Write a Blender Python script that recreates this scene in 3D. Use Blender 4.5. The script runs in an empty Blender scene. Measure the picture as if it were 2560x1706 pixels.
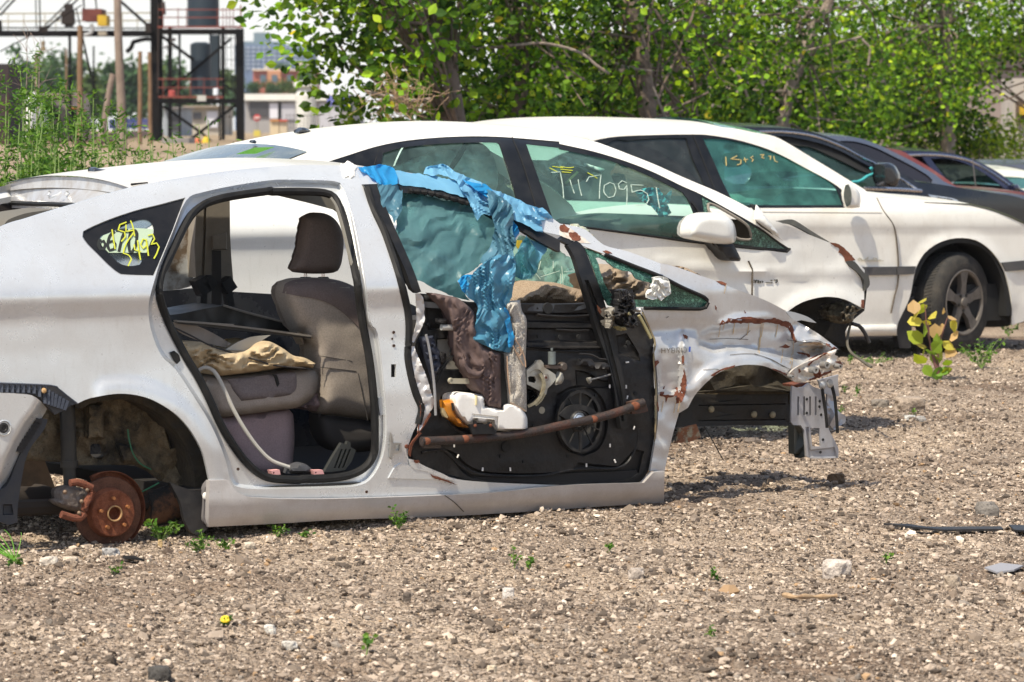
import bpy, bmesh, math, random
import numpy as np
from mathutils import Vector, Matrix, noise
from mathutils.geometry import delaunay_2d_cdt
R = math.radians
random.seed(7); rng = np.random.default_rng(7)
scn = bpy.context.scene
COL = scn.collection
# ------------------------------------------------------------ camera
cam = bpy.data.cameras.new('camera'); camo = bpy.data.objects.new('camera', cam); COL.objects.link(camo)
CAMH = 1.5; FPX = 8704.0; PITCH = math.atan((853 - 326) / FPX)
camo.location = (0, 0, CAMH); camo.rotation_euler = (math.pi / 2 - PITCH, 0, 0)
cam.sensor_width = 36; cam.lens = FPX / 2560 * 36; cam.clip_start = .5; cam.clip_end = 5000
cam.dof.use_dof = True; cam.dof.focus_distance = 14.0; cam.dof.aperture_fstop = 8
scn.camera = camo
# ------------------------------------------------------------ sky, sun, exposure
TH = R(32); UU = np.array([math.cos(TH), math.sin(TH), 0]); NN = np.array([-math.sin(TH), math.cos(TH), 0])
SUN = -UU * .50 - NN * .20 + np.array([0, 0, .84]); SUN /= np.linalg.norm(SUN)
wo = bpy.data.worlds.new("World"); scn.world = wo; wo.use_nodes = True
nt = wo.node_tree; sky = nt.nodes.new('ShaderNodeTexSky'); sky.sky_type = 'NISHITA'; sky.sun_disc = False
sky.sun_elevation = math.asin(SUN[2]); sky.sun_rotation = math.atan2(SUN[0], SUN[1])
sky.air_density = 1.0; sky.dust_density = 1.5; sky.ozone_density = 1.0; sky.altitude = 0
_tc = nt.nodes.new('ShaderNodeTexCoord'); _sx = nt.nodes.new('ShaderNodeSeparateXYZ'); nt.links.new(_tc.outputs['Generated'], _sx.inputs[0])
_mr = nt.nodes.new('ShaderNodeMapRange'); _mr.inputs[1].default_value = .0; _mr.inputs[2].default_value = .30; _mr.inputs[3].default_value = .96; _mr.inputs[4].default_value = .12; _mr.interpolation_type = 'SMOOTHSTEP'; nt.links.new(_sx.outputs[2], _mr.inputs[0])
_mx = nt.nodes.new('ShaderNodeMix'); _mx.data_type = 'RGBA'; _mx.inputs[7].default_value = (6.35, 6.3, 6.05, 1); nt.links.new(_mr.outputs[0], _mx.inputs[0]); nt.links.new(sky.outputs[0], _mx.inputs[6])   # hazy summer sky: a pale veil, thickest low down
nt.links.new(_mx.outputs[2], nt.nodes['Background'].inputs[0]); nt.nodes['Background'].inputs[1].default_value = .15
sl = bpy.data.lights.new('sun', 'SUN'); sl.energy = 4.9; sl.angle = R(.8); sl.color = (1, .905, .735)
so = bpy.data.objects.new('sun', sl); COL.objects.link(so); so.rotation_euler = Vector(SUN).to_track_quat('Z', 'Y').to_euler()
vs = scn.view_settings; vs.view_transform = 'Standard'; vs.look = 'None'; vs.exposure = 0.30; vs.gamma = 1
# ------------------------------------------------------------ materials
MT = {}
SPECK = {'silver_paint', 'silver_skirt', 'fender_silver', 'white_paint', 'white_paint_dusty', 'silver_roof', 'white_roof'}
def srgb(r, g, b):
    return tuple(((c / 255) / 12.92 if c / 255 <= .04045 else (((c / 255) + .055) / 1.055) ** 2.4) for c in (r, g, b))
def pm(name, col=(.5,.5,.5), rough=.6, metal=0., dirt=None, dscale=6., dmix=.4, bump=0., bscale=60., coat=0., spec=.5, fine=0.0, det=6, thr=(.42, .68), sub=0, bdist=.02):
    if name in MT: return MT[name]
    m = bpy.data.materials.new(name); m.use_nodes = True; n = m.node_tree.nodes; l = m.node_tree.links
    b = n['Principled BSDF']; b.inputs['Roughness'].default_value = rough; b.inputs['Metallic'].default_value = metal
    b.inputs['Coat Weight'].default_value = coat; b.inputs['Coat Roughness'].default_value = .12; b.inputs['Specular IOR Level'].default_value = spec
    b.inputs['Base Color'].default_value = (*col, 1)
    tc = n.new('ShaderNodeTexCoord')
    src = None
    if dirt is not None:
        tx = n.new('ShaderNodeTexNoise'); tx.inputs['Scale'].default_value = dscale; tx.inputs['Detail'].default_value = det; tx.inputs['Roughness'].default_value = .65
        l.new(tc.outputs['Object'], tx.inputs['Vector'])
        rp = n.new('ShaderNodeValToRGB'); rp.color_ramp.elements[0].position = thr[0]; rp.color_ramp.elements[1].position = thr[1]
        rp.color_ramp.elements[0].color = (0, 0, 0, 1); rp.color_ramp.elements[1].color = (dmix, dmix, dmix, 1)
        l.new(tx.outputs[0], rp.inputs[0])
        mx = n.new('ShaderNodeMix'); mx.data_type = 'RGBA'; mx.inputs[6].default_value = (*col, 1); mx.inputs[7].default_value = (*dirt, 1)
        l.new(rp.outputs[0], mx.inputs[0]); src = mx.outputs[2]
        mr = n.new('ShaderNodeMath'); mr.operation = 'MULTIPLY_ADD'; mr.inputs[1].default_value = .35; mr.inputs[2].default_value = rough
        l.new(rp.outputs[0], mr.inputs[0]); l.new(mr.outputs[0], b.inputs['Roughness'])
    if fine:
        t2 = n.new('ShaderNodeTexNoise'); t2.inputs['Scale'].default_value = 180; t2.inputs['Detail'].default_value = 3
        l.new(tc.outputs['Object'], t2.inputs['Vector'])
        m2 = n.new('ShaderNodeMapRange'); m2.inputs[1].default_value = .3; m2.inputs[2].default_value = .7; m2.inputs[3].default_value = 1 - fine; m2.inputs[4].default_value = 1 + fine
        l.new(t2.outputs[0], m2.inputs[0])
        vm = n.new('ShaderNodeVectorMath'); vm.operation = 'SCALE'; l.new(m2.outputs[0], vm.inputs['Scale'])
        if src is None: vm.inputs[0].default_value = col
        else: l.new(src, vm.inputs[0])
        src = vm.outputs[0]
    if name in SPECK:      # road dust specks and thin run-down streaks
        mp = n.new('ShaderNodeMapping'); mp.inputs['Scale'].default_value = (1, 1, .22); l.new(tc.outputs['Object'], mp.inputs[0])
        prev = src
        for vec, sc_, lo, hi, am, cl in ((tc.outputs['Object'], 75, .68, .76, .35, (.12, .09, .07)), (mp.outputs[0], 42, .58, .82, .16, (.30, .25, .19)), (tc.outputs['Object'], 2.2, .50, .78, .18, (.42, .38, .33))):
            tq = n.new('ShaderNodeTexNoise'); tq.inputs['Scale'].default_value = sc_; tq.inputs['Detail'].default_value = 3; l.new(vec, tq.inputs['Vector'])
            mq = n.new('ShaderNodeMapRange'); mq.inputs[1].default_value = lo; mq.inputs[2].default_value = hi; mq.inputs[3].default_value = 0; mq.inputs[4].default_value = am; l.new(tq.outputs[0], mq.inputs[0])
            xq = n.new('ShaderNodeMix'); xq.data_type = 'RGBA'; xq.inputs[7].default_value = (*cl, 1); l.new(mq.outputs[0], xq.inputs[0])
            if prev is None: xq.inputs[6].default_value = (*col, 1)
            else: l.new(prev, xq.inputs[6])
            prev = xq.outputs[2]
        src = prev
    if src is not None: l.new(src, b.inputs['Base Color'])
    if bump:
        t3 = n.new('ShaderNodeTexNoise'); t3.inputs['Scale'].default_value = bscale; t3.inputs['Detail'].default_value = 5
        l.new(tc.outputs['Object'], t3.inputs['Vector'])
        bp = n.new('ShaderNodeBump'); bp.inputs['Strength'].default_value = bump; bp.inputs['Distance'].default_value = bdist
        l.new(t3.outputs[0], bp.inputs['Height']); l.new(bp.outputs[0], b.inputs['Normal'])
    MT[name] = m; return m
def glass(name, tint, rough=.02, dust_sheen=.06, sheen_col=(.6, .6, .55), gl=1.0):
    if name in MT: return MT[name]
    m = bpy.data.materials.new(name); m.use_nodes = True; n = m.node_tree.nodes; l = m.node_tree.links; n.clear()
    o = n.new('ShaderNodeOutputMaterial'); tr = n.new('ShaderNodeBsdfTransparent'); tr.inputs[0].default_value = (*tint, 1)
    g = n.new('ShaderNodeBsdfGlossy'); g.inputs['Roughness'].default_value = rough; g.inputs[0].default_value = (gl, gl, gl, 1)
    fr = n.new('ShaderNodeFresnel'); fr.inputs[0].default_value = 1.5
    a = n.new('ShaderNodeMixShader'); l.new(fr.outputs[0], a.inputs[0]); l.new(tr.outputs[0], a.inputs[1]); l.new(g.outputs[0], a.inputs[2])
    d = n.new('ShaderNodeBsdfDiffuse'); d.inputs[0].default_value = (*sheen_col, 1)  # diffuse layer: dust, plus light in the panes put in as colour
    tc = n.new('ShaderNodeTexCoord'); tx = n.new('ShaderNodeTexNoise'); tx.inputs['Scale'].default_value = 9; tx.inputs['Detail'].default_value = 8
    l.new(tc.outputs['Object'], tx.inputs['Vector'])
    mr = n.new('ShaderNodeMapRange'); mr.inputs[1].default_value = .3; mr.inputs[2].default_value = .75; mr.inputs[3].default_value = dust_sheen * .4; mr.inputs[4].default_value = dust_sheen * 1.8
    l.new(tx.outputs[0], mr.inputs[0])
    b = n.new('ShaderNodeMixShader'); l.new(mr.outputs[0], b.inputs[0]); l.new(a.outputs[0], b.inputs[1]); l.new(d.outputs[0], b.inputs[2])
    l.new(b.outputs[0], o.inputs[0]); MT[name] = m; return m
def crackle(name, col, line, scale=120, rough=.25):
    """crazed safety glass: small cells with pale cracks between"""
    m = pm(name, col, rough); n = m.node_tree.nodes; l = m.node_tree.links; b = n['Principled BSDF']
    tc = n.new('ShaderNodeTexCoord'); v = n.new('ShaderNodeTexVoronoi'); v.feature = 'DISTANCE_TO_EDGE'; v.inputs['Scale'].default_value = scale
    l.new(tc.outputs['Object'], v.inputs['Vector'])
    rp = n.new('ShaderNodeValToRGB'); rp.color_ramp.elements[0].position = .03; rp.color_ramp.elements[1].position = .09
    rp.color_ramp.elements[0].color = (*line, 1); rp.color_ramp.elements[1].color = (*col, 1)
    l.new(v.outputs['Distance'], rp.inputs[0])
    t = n.new('ShaderNodeTexNoise'); t.inputs['Scale'].default_value = 60
    l.new(tc.outputs['Object'], t.inputs['Vector'])
    r2 = n.new('ShaderNodeValToRGB'); r2.color_ramp.elements[0].position = .55; r2.color_ramp.elements[1].position = .72
    l.new(t.outputs[0], r2.inputs[0])
    mx = n.new('ShaderNodeMix'); mx.data_type = 'RGBA'; mx.inputs[7].default_value = (.25, .6, .45, 1)
    sc = n.new('ShaderNodeMath'); sc.operation = 'MULTIPLY'; sc.inputs[1].default_value = .4
    l.new(r2.outputs[0], sc.inputs[0]); l.new(sc.outputs[0], mx.inputs[0]); l.new(rp.outputs[0], mx.inputs[6]); l.new(mx.outputs[2], b.inputs['Base Color'])
    return m
# ------------------------------------------------------------ picture measurements -> points in the place
KZ = 2353 / 800
OR = dict(A=(0, 0), B=(0, 380), C=(0, 880), D=(600, 380), E=(900, 680), F=(1400, 500), G=(1400, 260), H=(1760, 260), I=(1760, 740), J=(380, 800), K=(600, 0))
def P(o, *a):
    a = np.array(a, float).reshape(-1, 2)
    if o == 'Z': return a * (2560 / 2353)
    if o == 'S': return a
    return a / KZ + np.array(OR[o])
def PL(*parts): return np.vstack(parts)
cp, sp_ = math.cos(PITCH), math.sin(PITCH)
def raydir(p):
    p = np.asarray(p, float).reshape(-1, 2)
    x = (p[:, 0] - 1280) / FPX; y = -(p[:, 1] - 853) / FPX
    return np.stack([x, cp + y * sp_, -sp_ + y * cp], 1)
C0 = np.array([0, 0, CAMH])
class Frame:
    """a car's own axes: u along its side, v inward from its near side, z up"""
    def __init__(s, x, y, deg=32.0):
        t = R(deg); s.o = np.array([x, y, 0.]); s.u = np.array([math.cos(t), math.sin(t), 0]); s.n = np.array([-math.sin(t), math.cos(t), 0])
    def pt(s, p, v=0.):
        d = raydir(p); den = d @ s.n; base = s.n @ (s.o - C0)
        if not callable(v):
            t = (np.asarray(v) + base) / den; return C0 + d * t[:, None]
        vv = np.zeros(len(d))
        for i in range(7):
            t = (vv + base) / den; q = C0 + d * t[:, None]
            vv = v((q - s.o) @ s.u, q[:, 2])
        return q
    def loc(s, q): q = np.asarray(q) - s.o; return np.stack([q @ s.u, q @ s.n, q[:, 2]], 1)
    def w(s, a):
        a = np.asarray(a, float).reshape(-1, 3)
        return s.o + a[:, :1] * s.u + a[:, 1:2] * s.n + a[:, 2:] * np.array([0, 0, 1.])
def dp(p, depth):
    """points at a distance (metres in front of the camera) for single far things"""
    d = raydir(p); return C0 + d * (np.broadcast_to(depth, len(d)) / d[:, 1])[:, None]
def gz(p, z=0.):
    d = raydir(p); return C0 + d * ((z - CAMH) / d[:, 2])[:, None]
# ------------------------------------------------------------ object making
def tag(o, label=None, cat=None, group=None, kind=None):
    if label: o['label'] = label
    if cat: o['category'] = cat
    if group: o['group'] = group
    if kind: o['kind'] = kind
    return o
WL = {}
def empty(name, loc, label, cat, group=None):
    o = bpy.data.objects.new(name, None); COL.objects.link(o); o.location = tuple(loc); o.empty_display_size = .2
    WL[o.name] = np.array(loc, float); tag(o, label, cat, group); return o
def mk(name, vs_, fs, mat, parent=None, smooth=True, ang=35, label=None):
    vs_ = np.asarray(vs_, float)
    if parent is None: org = vs_.mean(0); org[2] = vs_[:, 2].min()
    else: org = WL[parent.name]
    me = bpy.data.meshes.new(name); me.from_pydata((vs_ - org).tolist(), [], [tuple(int(i) for i in f) for f in fs])
    me.materials.append(mat); me.validate()
    if smooth:
        me.polygons.foreach_set('use_smooth', [True] * len(me.polygons)); me.set_sharp_from_angle(angle=R(ang))
    o = bpy.data.objects.new(name, me); COL.objects.link(o)
    if parent is None: o.location = tuple(org)
    else: o.parent = parent
    WL[o.name] = org
    if label: o['label'] = label
    return o
SPLIT = {'rust_run', 'apron_bolt', 'crease_scratch', 'caliper_bolt', 'door_gap', 'body_bolt', 'headrest_post', 'post_sleeve', 'gutter_rib', 'wheel_nut', 'wheel_stud', 'bracket_hole', 'hose_clamp', 'rail_bolt', 'wire_hose', 'door_cable', 'mount_fin', 'mount_cable', 'glass_crack', 'belt_bracket', 'seat_seam', 'strip_tooth', 'rear_axle', 'chrome_trim', 'cloth_stitching'}
class MB:
    """collects shapes that make one mesh"""
    def __init__(s): s.v = []; s.f = []; s.n = 0
    def add(s, v, f):
        v = np.asarray(v, float).reshape(-1, 3); s.v.append(v); s.f += [tuple(i + s.n for i in q) for q in f]; s.n += len(v); return s
    def tube(s, pts, r, k=8, caps=True):
        pts = np.asarray(pts, float); m = len(pts); r = np.broadcast_to(r, m); V = []
        up = np.array([0.1, .2, 1.]); 
        for i in range(m):
            t = pts[min(i + 1, m - 1)] - pts[max(i - 1, 0)]; t /= (np.linalg.norm(t) + 1e-9)
            a = np.cross(t, up)
            if np.linalg.norm(a) < .05: a = np.cross(t, [1, 0, 0])
            a /= np.linalg.norm(a); b = np.cross(t, a)
            for j in range(k):
                an = 2 * math.pi * j / k; V.append(pts[i] + r[i] * (a * math.cos(an) + b * math.sin(an)))
        F = [(i * k + j, i * k + (j + 1) % k, (i + 1) * k + (j + 1) % k, (i + 1) * k + j) for i in range(m - 1) for j in range(k)]
        if caps: F += [tuple(range(k))[::-1], tuple((m - 1) * k + j for j in range(k))]
        return s.add(V, F)
    def bar(s, p, q, w, h=None, up=(0, 0, 1)):
        p = np.asarray(p, float); q = np.asarray(q, float); h = w if h is None else h; t = q - p; t /= np.linalg.norm(t)
        a = np.cross(t, up)
        if np.linalg.norm(a) < .05: a = np.cross(t, [1, 0, 0])
        a /= np.linalg.norm(a); b = np.cross(a, t)
        V = [c + a * w / 2 * i + b * h / 2 * j for c in (p, q) for i, j in ((-1, -1), (1, -1), (1, 1), (-1, 1))]
        return s.add(V, [(0, 1, 2, 3), (7, 6, 5, 4), (0, 4, 5, 1), (1, 5, 6, 2), (2, 6, 7, 3), (3, 7, 4, 0)])
    def box(s, lo, hi):
        x0, y0, z0 = lo; x1, y1, z1 = hi
        V = [(x0, y0, z0), (x1, y0, z0), (x1, y1, z0), (x0, y1, z0), (x0, y0, z1), (x1, y0, z1), (x1, y1, z1), (x0, y1, z1)]
        return s.add(V, [(3, 2, 1, 0), (4, 5, 6, 7), (0, 1, 5, 4), (1, 2, 6, 5), (2, 3, 7, 6), (3, 0, 4, 7)])
    def lathe(s, c, axis, prof, k=32):
        """prof: (distance along axis, radius)"""
        axis = np.asarray(axis, float); axis /= np.linalg.norm(axis); a = np.cross(axis, [0, 0, 1.]); 
        if np.linalg.norm(a) < .1: a = np.cross(axis, [1., 0, 0])
        a /= np.linalg.norm(a); b = np.cross(axis, a); V = []; m = len(prof)
        for d, r in prof:
            for j in range(k):
                an = 2 * math.pi * j / k; V.append(np.asarray(c) + axis * d + (a * math.cos(an) + b * math.sin(an)) * max(r, 1e-4))
        F = [(i * k + j, i * k + (j + 1) % k, (i + 1) * k + (j + 1) % k, (i + 1) * k + j) for i in range(m - 1) for j in range(k)]
        return s.add(V, F)
    def ball(s, c, r, k=10, m=6, sq=(1, 1, 1)):
        V = []; F = []
        for i in range(m + 1):
            ph = math.pi * i / m
            for j in range(k):
                an = 2 * math.pi * j / k; V.append(np.asarray(c) + r * np.array([math.sin(ph) * math.cos(an) * sq[0], math.sin(ph) * math.sin(an) * sq[1], math.cos(ph) * sq[2]]))
        F = [(i * k + j, (i + 1) * k + j, (i + 1) * k + (j + 1) % k, i * k + (j + 1) % k) for i in range(m) for j in range(k)]
        return s.add(V, F)
    def build(s, name, mat, parent=None, **k):
        if name in SPLIT and parent is not None and len(s.v) > 1:   # every bolt, crack or rib is a part of its own
            o = None; n0 = 0; fi = 0
            for v in s.v:
                fs = []
                while fi < len(s.f) and s.f[fi][0] < n0 + len(v): fs.append(tuple(i - n0 for i in s.f[fi])); fi += 1
                o = mk(name, v, fs, mat, parent, **k); n0 += len(v)
            return o
        return mk(name, np.vstack(s.v), s.f, mat, parent, **k)
def cm(p, step=8, closed=True, corner=48):
    """smooth curve through the points, sharp turns kept"""
    p = np.asarray(p, float); m = len(p); out = []
    def turn(i):
        if not closed and i in (0, m - 1): return True
        a = p[i] - p[(i - 1) % m]; b = p[(i + 1) % m] - p[i]
        c = (a @ b) / (np.linalg.norm(a) * np.linalg.norm(b) + 1e-9); return math.degrees(math.acos(max(-1, min(1, c)))) > corner
    sh = [turn(i) for i in range(m)]
    for i in range(m if closed else m - 1):
        a, b = p[i], p[(i + 1) % m]
        p0 = p[(i - 1) % m] if not sh[i] else 2 * a - b; p3 = p[(i + 2) % m] if not sh[(i + 1) % m] else 2 * b - a
        k = max(1, int(np.linalg.norm(b - a) / step))
        for j in range(k):
            t = j / k; out.append(.5 * ((2 * a) + (b - p0) * t + (2 * p0 - 5 * a + 4 * b - p3) * t * t + (3 * a - p0 - 3 * b + p3) * t ** 3))
    if not closed: out.append(p[-1])
    return np.array(out)
def pip(q, poly):
    x, y = q[:, 0], q[:, 1]; c = np.zeros(len(q), bool); n = len(poly)
    for i in range(n):
        x1, y1 = poly[i]; x2, y2 = poly[(i + 1) % n]
        if y1 == y2: continue
        m = (y1 > y) != (y2 > y); c ^= m & (x < (x2 - x1) * (y - y1) / (y2 - y1) + x1)
    return c
def dist(q, poly, closed=True):
    n = len(poly); d = np.full(len(q), 1e9)
    for i in range(n if closed else n - 1):
        a = poly[i]; b = poly[(i + 1) % n]; ab = b - a; L = ab @ ab + 1e-12
        t = np.clip(((q - a) @ ab) / L, 0, 1); d = np.minimum(d, np.hypot(*(q - a - t[:, None] * ab).T))
    return d
def smooth01(t): t = np.clip(t, 0, 1); return t * t * (3 - 2 * t)
def tri(outer, holes=(), lines=(), step=12):
    loops = [outer] + list(holes); V = []; E = []
    for lp in loops:
        b = len(V); V += list(map(tuple, lp)); E += [(b + i, b + (i + 1) % len(lp)) for i in range(len(lp))]
    for ln, closed in lines:
        b = len(V); V += list(map(tuple, ln)); E += [(b + i, b + i + 1) for i in range(len(ln) - 1)]
        if closed: E.append((b + len(ln) - 1, b))
    lo = outer.min(0); hi = outer.max(0)
    xs = np.arange(lo[0], hi[0], step); ys = np.arange(lo[1], hi[1], step * .87)
    G = np.array([(x + (step / 2 if j % 2 else 0), y) for j, y in enumerate(ys) for x in xs]) if len(xs) and len(ys) else np.zeros((0, 2))
    if len(G):
        m = pip(G, outer)
        for h in holes: m &= ~pip(G, h)
        G = G[m]
    if len(G):
        m = dist(G, outer) > step * .45
        for h in holes: m &= dist(G, h) > step * .45
        for ln, c in lines: m &= dist(G, ln, c) > step * .45
        G = G[m]
    V += list(map(tuple, G))
    r = delaunay_2d_cdt([Vector((float(a), float(b))) for a, b in V], E, [], 0, 1e-3)
    W = np.array([tuple(v) for v in r[0]]); T = np.array([tuple(f) for f in r[2]])
    c = W[T].mean(1); m = pip(c, outer)
    for h in holes: m &= ~pip(c, h)
    T = T[m]; used = np.unique(T); mp = -np.ones(len(W), int); mp[used] = np.arange(len(used))
    return W[used], mp[T]
def inset(poly, d):
    """offset a closed loop inward by d"""
    p = np.asarray(poly); a = p - np.roll(p, 1, 0); b = np.roll(p, -1, 0) - p
    na = np.stack([-a[:, 1], a[:, 0]], 1) / (np.linalg.norm(a, axis=1)[:, None] + 1e-9); nb = np.stack([-b[:, 1], b[:, 0]], 1) / (np.linalg.norm(b, axis=1)[:, None] + 1e-9)
    n = na + nb; n /= (np.linalg.norm(n, axis=1)[:, None] + 1e-9)
    ar = .5 * np.sum(p[:, 0] * np.roll(p[:, 1], -1) - np.roll(p[:, 0], -1) * p[:, 1])
    return p + n * d * (1 if ar > 0 else -1)
def panel(name, fr, outer, mat, parent=None, v=0., holes=(), th=.01, step=12, regions=(), disp=None, lines=(), ang=35, label=None, back=True, flatback=False):
    """sheet of given outline laid on the surface v(u,z); regions are pressed in (depth, over a border width in px); disp(px)->dv"""
    ln = list(lines)
    for poly, depth, wd in regions:
        ln += [(poly, True), (inset(poly, wd), True)] if wd > 0 else [(poly, True)]
    W, T = tri(outer, holes, ln, step)
    dv = np.zeros(len(W))
    for poly, depth, wd in regions:
        ins = pip(W, poly); d = dist(W, poly); dv += np.where(ins, depth * smooth01(d / max(wd, .01)), 0)
    if disp is not None: dv += disp(W)
    if callable(v): q = fr.pt(W, v); vv = fr.loc(q)[:, 1]
    else: vv = np.full(len(W), float(v))
    q = fr.pt(W, vv + dv)
    a = W[T]; ar = (a[:, 1, 0] - a[:, 0, 0]) * (a[:, 2, 1] - a[:, 0, 1]) - (a[:, 1, 1] - a[:, 0, 1]) * (a[:, 2, 0] - a[:, 0, 0])
    T = np.where((ar < 0)[:, None], T[:, ::-1], T)   # one winding (faces the camera side)
    T = T[:, ::-1]
    F = [tuple(t) for t in T]; V = q
    if back:
        bq = q + fr.n * th if not flatback else fr.w(np.stack([fr.loc(q)[:, 0], np.full(len(q), float(vv.mean()) + th), q[:, 2]], 1))
        n = len(q); V = np.vstack([q, bq]); F += [(t[2] + n, t[1] + n, t[0] + n) for t in T]
        cnt = {}
        for t in T:
            for i in range(3):
                e = (t[i], t[(i + 1) % 3]); cnt[e] = cnt.get(e, 0) + 1
        for (a_, b_) in cnt:
            if (b_, a_) not in cnt: F.append((b_, a_, a_ + n, b_ + n))
    return mk(name, V, F, mat, parent, ang=ang, label=label)
def nz(W, sc, seed=0, oct=3):
    return np.array([noise.fractal(Vector((x / sc, y / sc, seed * 7.3)), 1.0, 2.0, oct) for x, y in W])
def rdg(W, sc, seed=0, stretch=(1, 1)):
    """folds: ridged noise"""
    return np.array([1 - 2.2 * abs(noise.noise(Vector((x / sc / stretch[0], y / sc / stretch[1], seed * 3.1)))) for x, y in W])
def pleat(W, per, A=0., seed=1, wob=12, sc=70):
    """long soft folds running across the direction A (degrees)"""
    a = R(A); nn = np.array([noise.noise(Vector((x / sc, y / sc, seed * 4.1))) for x, y in W]); n2 = np.array([noise.noise(Vector((x / sc * 1.7, y / sc * 1.7, seed * 2.3 + 9))) for x, y in W])
    t = (W[:, 0] * math.cos(a) + W[:, 1] * math.sin(a) + wob * 2 * nn) / per * 2 * math.pi
    return (.62 * np.sin(t) + .38 * np.sin(t * .47 + 1.7 + 3 * n2)) * (.75 + .9 * n2) + .8 * nn
def crumple(W, L, A, spread=50, seed=1, n=6, warp=10):
    """flat facets with sharp creases, as in crumpled sheet"""
    g = np.random.default_rng(seed); wx = np.array([noise.noise(Vector((x / 60, y / 60, seed))) for x, y in W]); wy = np.array([noise.noise(Vector((x / 60, y / 60, seed + 7))) for x, y in W]); X_ = W[:, 0] + warp * 2 * wx; Y_ = W[:, 1] + warp * 2 * wy; f = 0
    for i in range(n):
        a = R(A + g.uniform(-spread, spread)); l_ = L * g.uniform(.6, 1.9); t = (X_ * math.cos(a) + Y_ * math.sin(a)) / l_ + g.random() * 9; f = f + (2 * np.abs(2 * (t - np.floor(t + .5))) - 1) * l_ / L * g.uniform(.5, 1)
    return f / n * 1.6
def puff(name, fr, outer, mat, parent=None, v=0., bulge=.05, w=40, th=.06, step=12, wr=None, holes=(), label=None, ang=60, regions=(), lines=()):
    def dsp(W):
        d = dist(W, outer); t = np.clip(d / w, 0, 1); r = -bulge * np.sqrt(np.clip(1 - (1 - t) ** 2, 0, 1))
        if wr is not None: r = r + wr(W) * smooth01(d / (w * .5))
        return r
    return panel(name, fr, outer, mat, parent, v=v, th=th, step=step, disp=dsp, holes=holes, label=label, ang=ang, flatback=not callable(v), regions=regions, lines=lines)
def stroke(mb, fr, p, v, wpx, th=.003, smooth=True, step=5):
    """a flat painted or chromed stroke along a pixel path, width in px"""
    p = cm(p, step, False) if smooth and len(p) > 2 else np.asarray(p, float)
    d = np.gradient(p, axis=0); d /= np.linalg.norm(d, axis=1)[:, None] + 1e-9; nrm = np.stack([-d[:, 1], d[:, 0]], 1) * wpx / 2
    a = fr.pt(p - nrm, v) - fr.n * th; b = fr.pt(p + nrm, v) - fr.n * th; a2 = a + fr.n * th * .9; b2 = b + fr.n * th * .9; m = len(p)
    F = []
    for i in range(m - 1):
        F += [(i, i + 1, m + i + 1, m + i), (2 * m + i, 2 * m + i + 1, i + 1, i), (m + i, m + i + 1, 3 * m + i + 1, 3 * m + i)]
    mb.add(np.vstack([a, b, a2, b2]), F); return mb
def ptube(fr, p, v, r=None, step=10, smooth=True):
    """3-D path from a pixel path and depth(s)"""
    v = np.broadcast_to(v, len(p)) if not callable(v) else v
    if callable(v): q = fr.pt(cm(p, step, False) if smooth else p, v); return q
    pv = np.hstack([p, v[:, None] * 1000.])
    if smooth:
        pv = cm(pv, step, False, corner=200)
    return fr.pt(pv[:, :2], pv[:, 2] / 1000.)
def rough_edge(p, amp, sc=9, seed=1, step=4):
    p = cm(p, step, True); n = np.array([[noise.noise(Vector((x / sc, y / sc, seed))), noise.noise(Vector((x / sc, y / sc, seed + 9)))] for x, y in p]); return p + n * amp * 2
def bridge(name, fr, near, W, crown, mat, parent, n=14, th=0, ubow=0., ang=40, label=None, flip=False, power=2.0, s0=0., s1_=1., dz=0.):
    """skin from a near edge across to its mirror image at the far side; near = world points"""
    L = fr.loc(near); m = len(L); crown = np.broadcast_to(crown, m); V = []
    for j in range(n + 1):
        s = s0 + (s1_ - s0) * j / n; k = 1 - abs(2 * s - 1) ** power
        V.append(np.stack([L[:, 0] + ubow * k, L[:, 1] + (W - 2 * L[:, 1]) * s, L[:, 2] + crown * k + dz], 1))
    V = fr.w(np.vstack(V)); F = [(j * m + i, (j + 1) * m + i, (j + 1) * m + i + 1, j * m + i + 1) for j in range(n) for i in range(m - 1)]
    if flip: F = [f[::-1] for f in F]
    return mk(name, V, F, mat, parent, ang=ang, label=label)
def mirror_obj(o, fr, W, parent, name=None):
    org = WL[parent.name]; q = np.array([tuple(v.co) for v in o.data.vertices]) + org; q = mirror(fr, q, W)
    return mk(name or o.name.split('.')[0], q, [tuple(p.vertices)[::-1] for p in o.data.polygons], o.data.materials[0], parent)
def mirror(fr, q, W):
    L = fr.loc(q); L[:, 1] = W - L[:, 1]; return fr.w(L)
def copy_tree(o, loc=None, rz=None, parent=None, label=None):
    c = o.copy(); COL.objects.link(c); c.parent = parent
    for ch in [x for x in bpy.data.objects if x.parent == o]: copy_tree(ch, parent=c)
    if loc is not None: c.location = tuple(loc)
    if rz is not None: c.rotation_euler[2] = rz
    if label: c['label'] = label
    return c
# shared colours
silver = pm('silver_paint', (.68, .70, .71), .26, .40, dirt=(.42, .36, .30), dscale=3.5, dmix=.22, coat=.6, fine=.03)
white1 = pm('white_paint', (.80, .79, .74), .35, 0, dirt=(.58, .54, .46), dscale=4, dmix=.22, coat=.5, fine=.02)
black = pm('black_rubber', (.008, .008, .008), .6, 0, dirt=(.035, .032, .03), dscale=14, dmix=.4, spec=.3)
bplas = pm('black_plastic', (.014, .014, .016), .45, 0, spec=.35, dirt=(.07, .062, .055), dscale=10, dmix=.4, bump=.15, bscale=30)
dark = pm('dark_void', (.010, .010, .010), .8)
trimgrey = pm('grey_trim', (.26, .23, .19), .75, 0, dirt=(.16, .14, .12), dscale=8, dmix=.5)
seatgrey = pm('seat_cloth', (.31, .265, .225), .92, 0, dirt=(.30, .26, .22), dscale=7, dmix=.5, bump=.3, bscale=500, bdist=.002, fine=.15)
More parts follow.
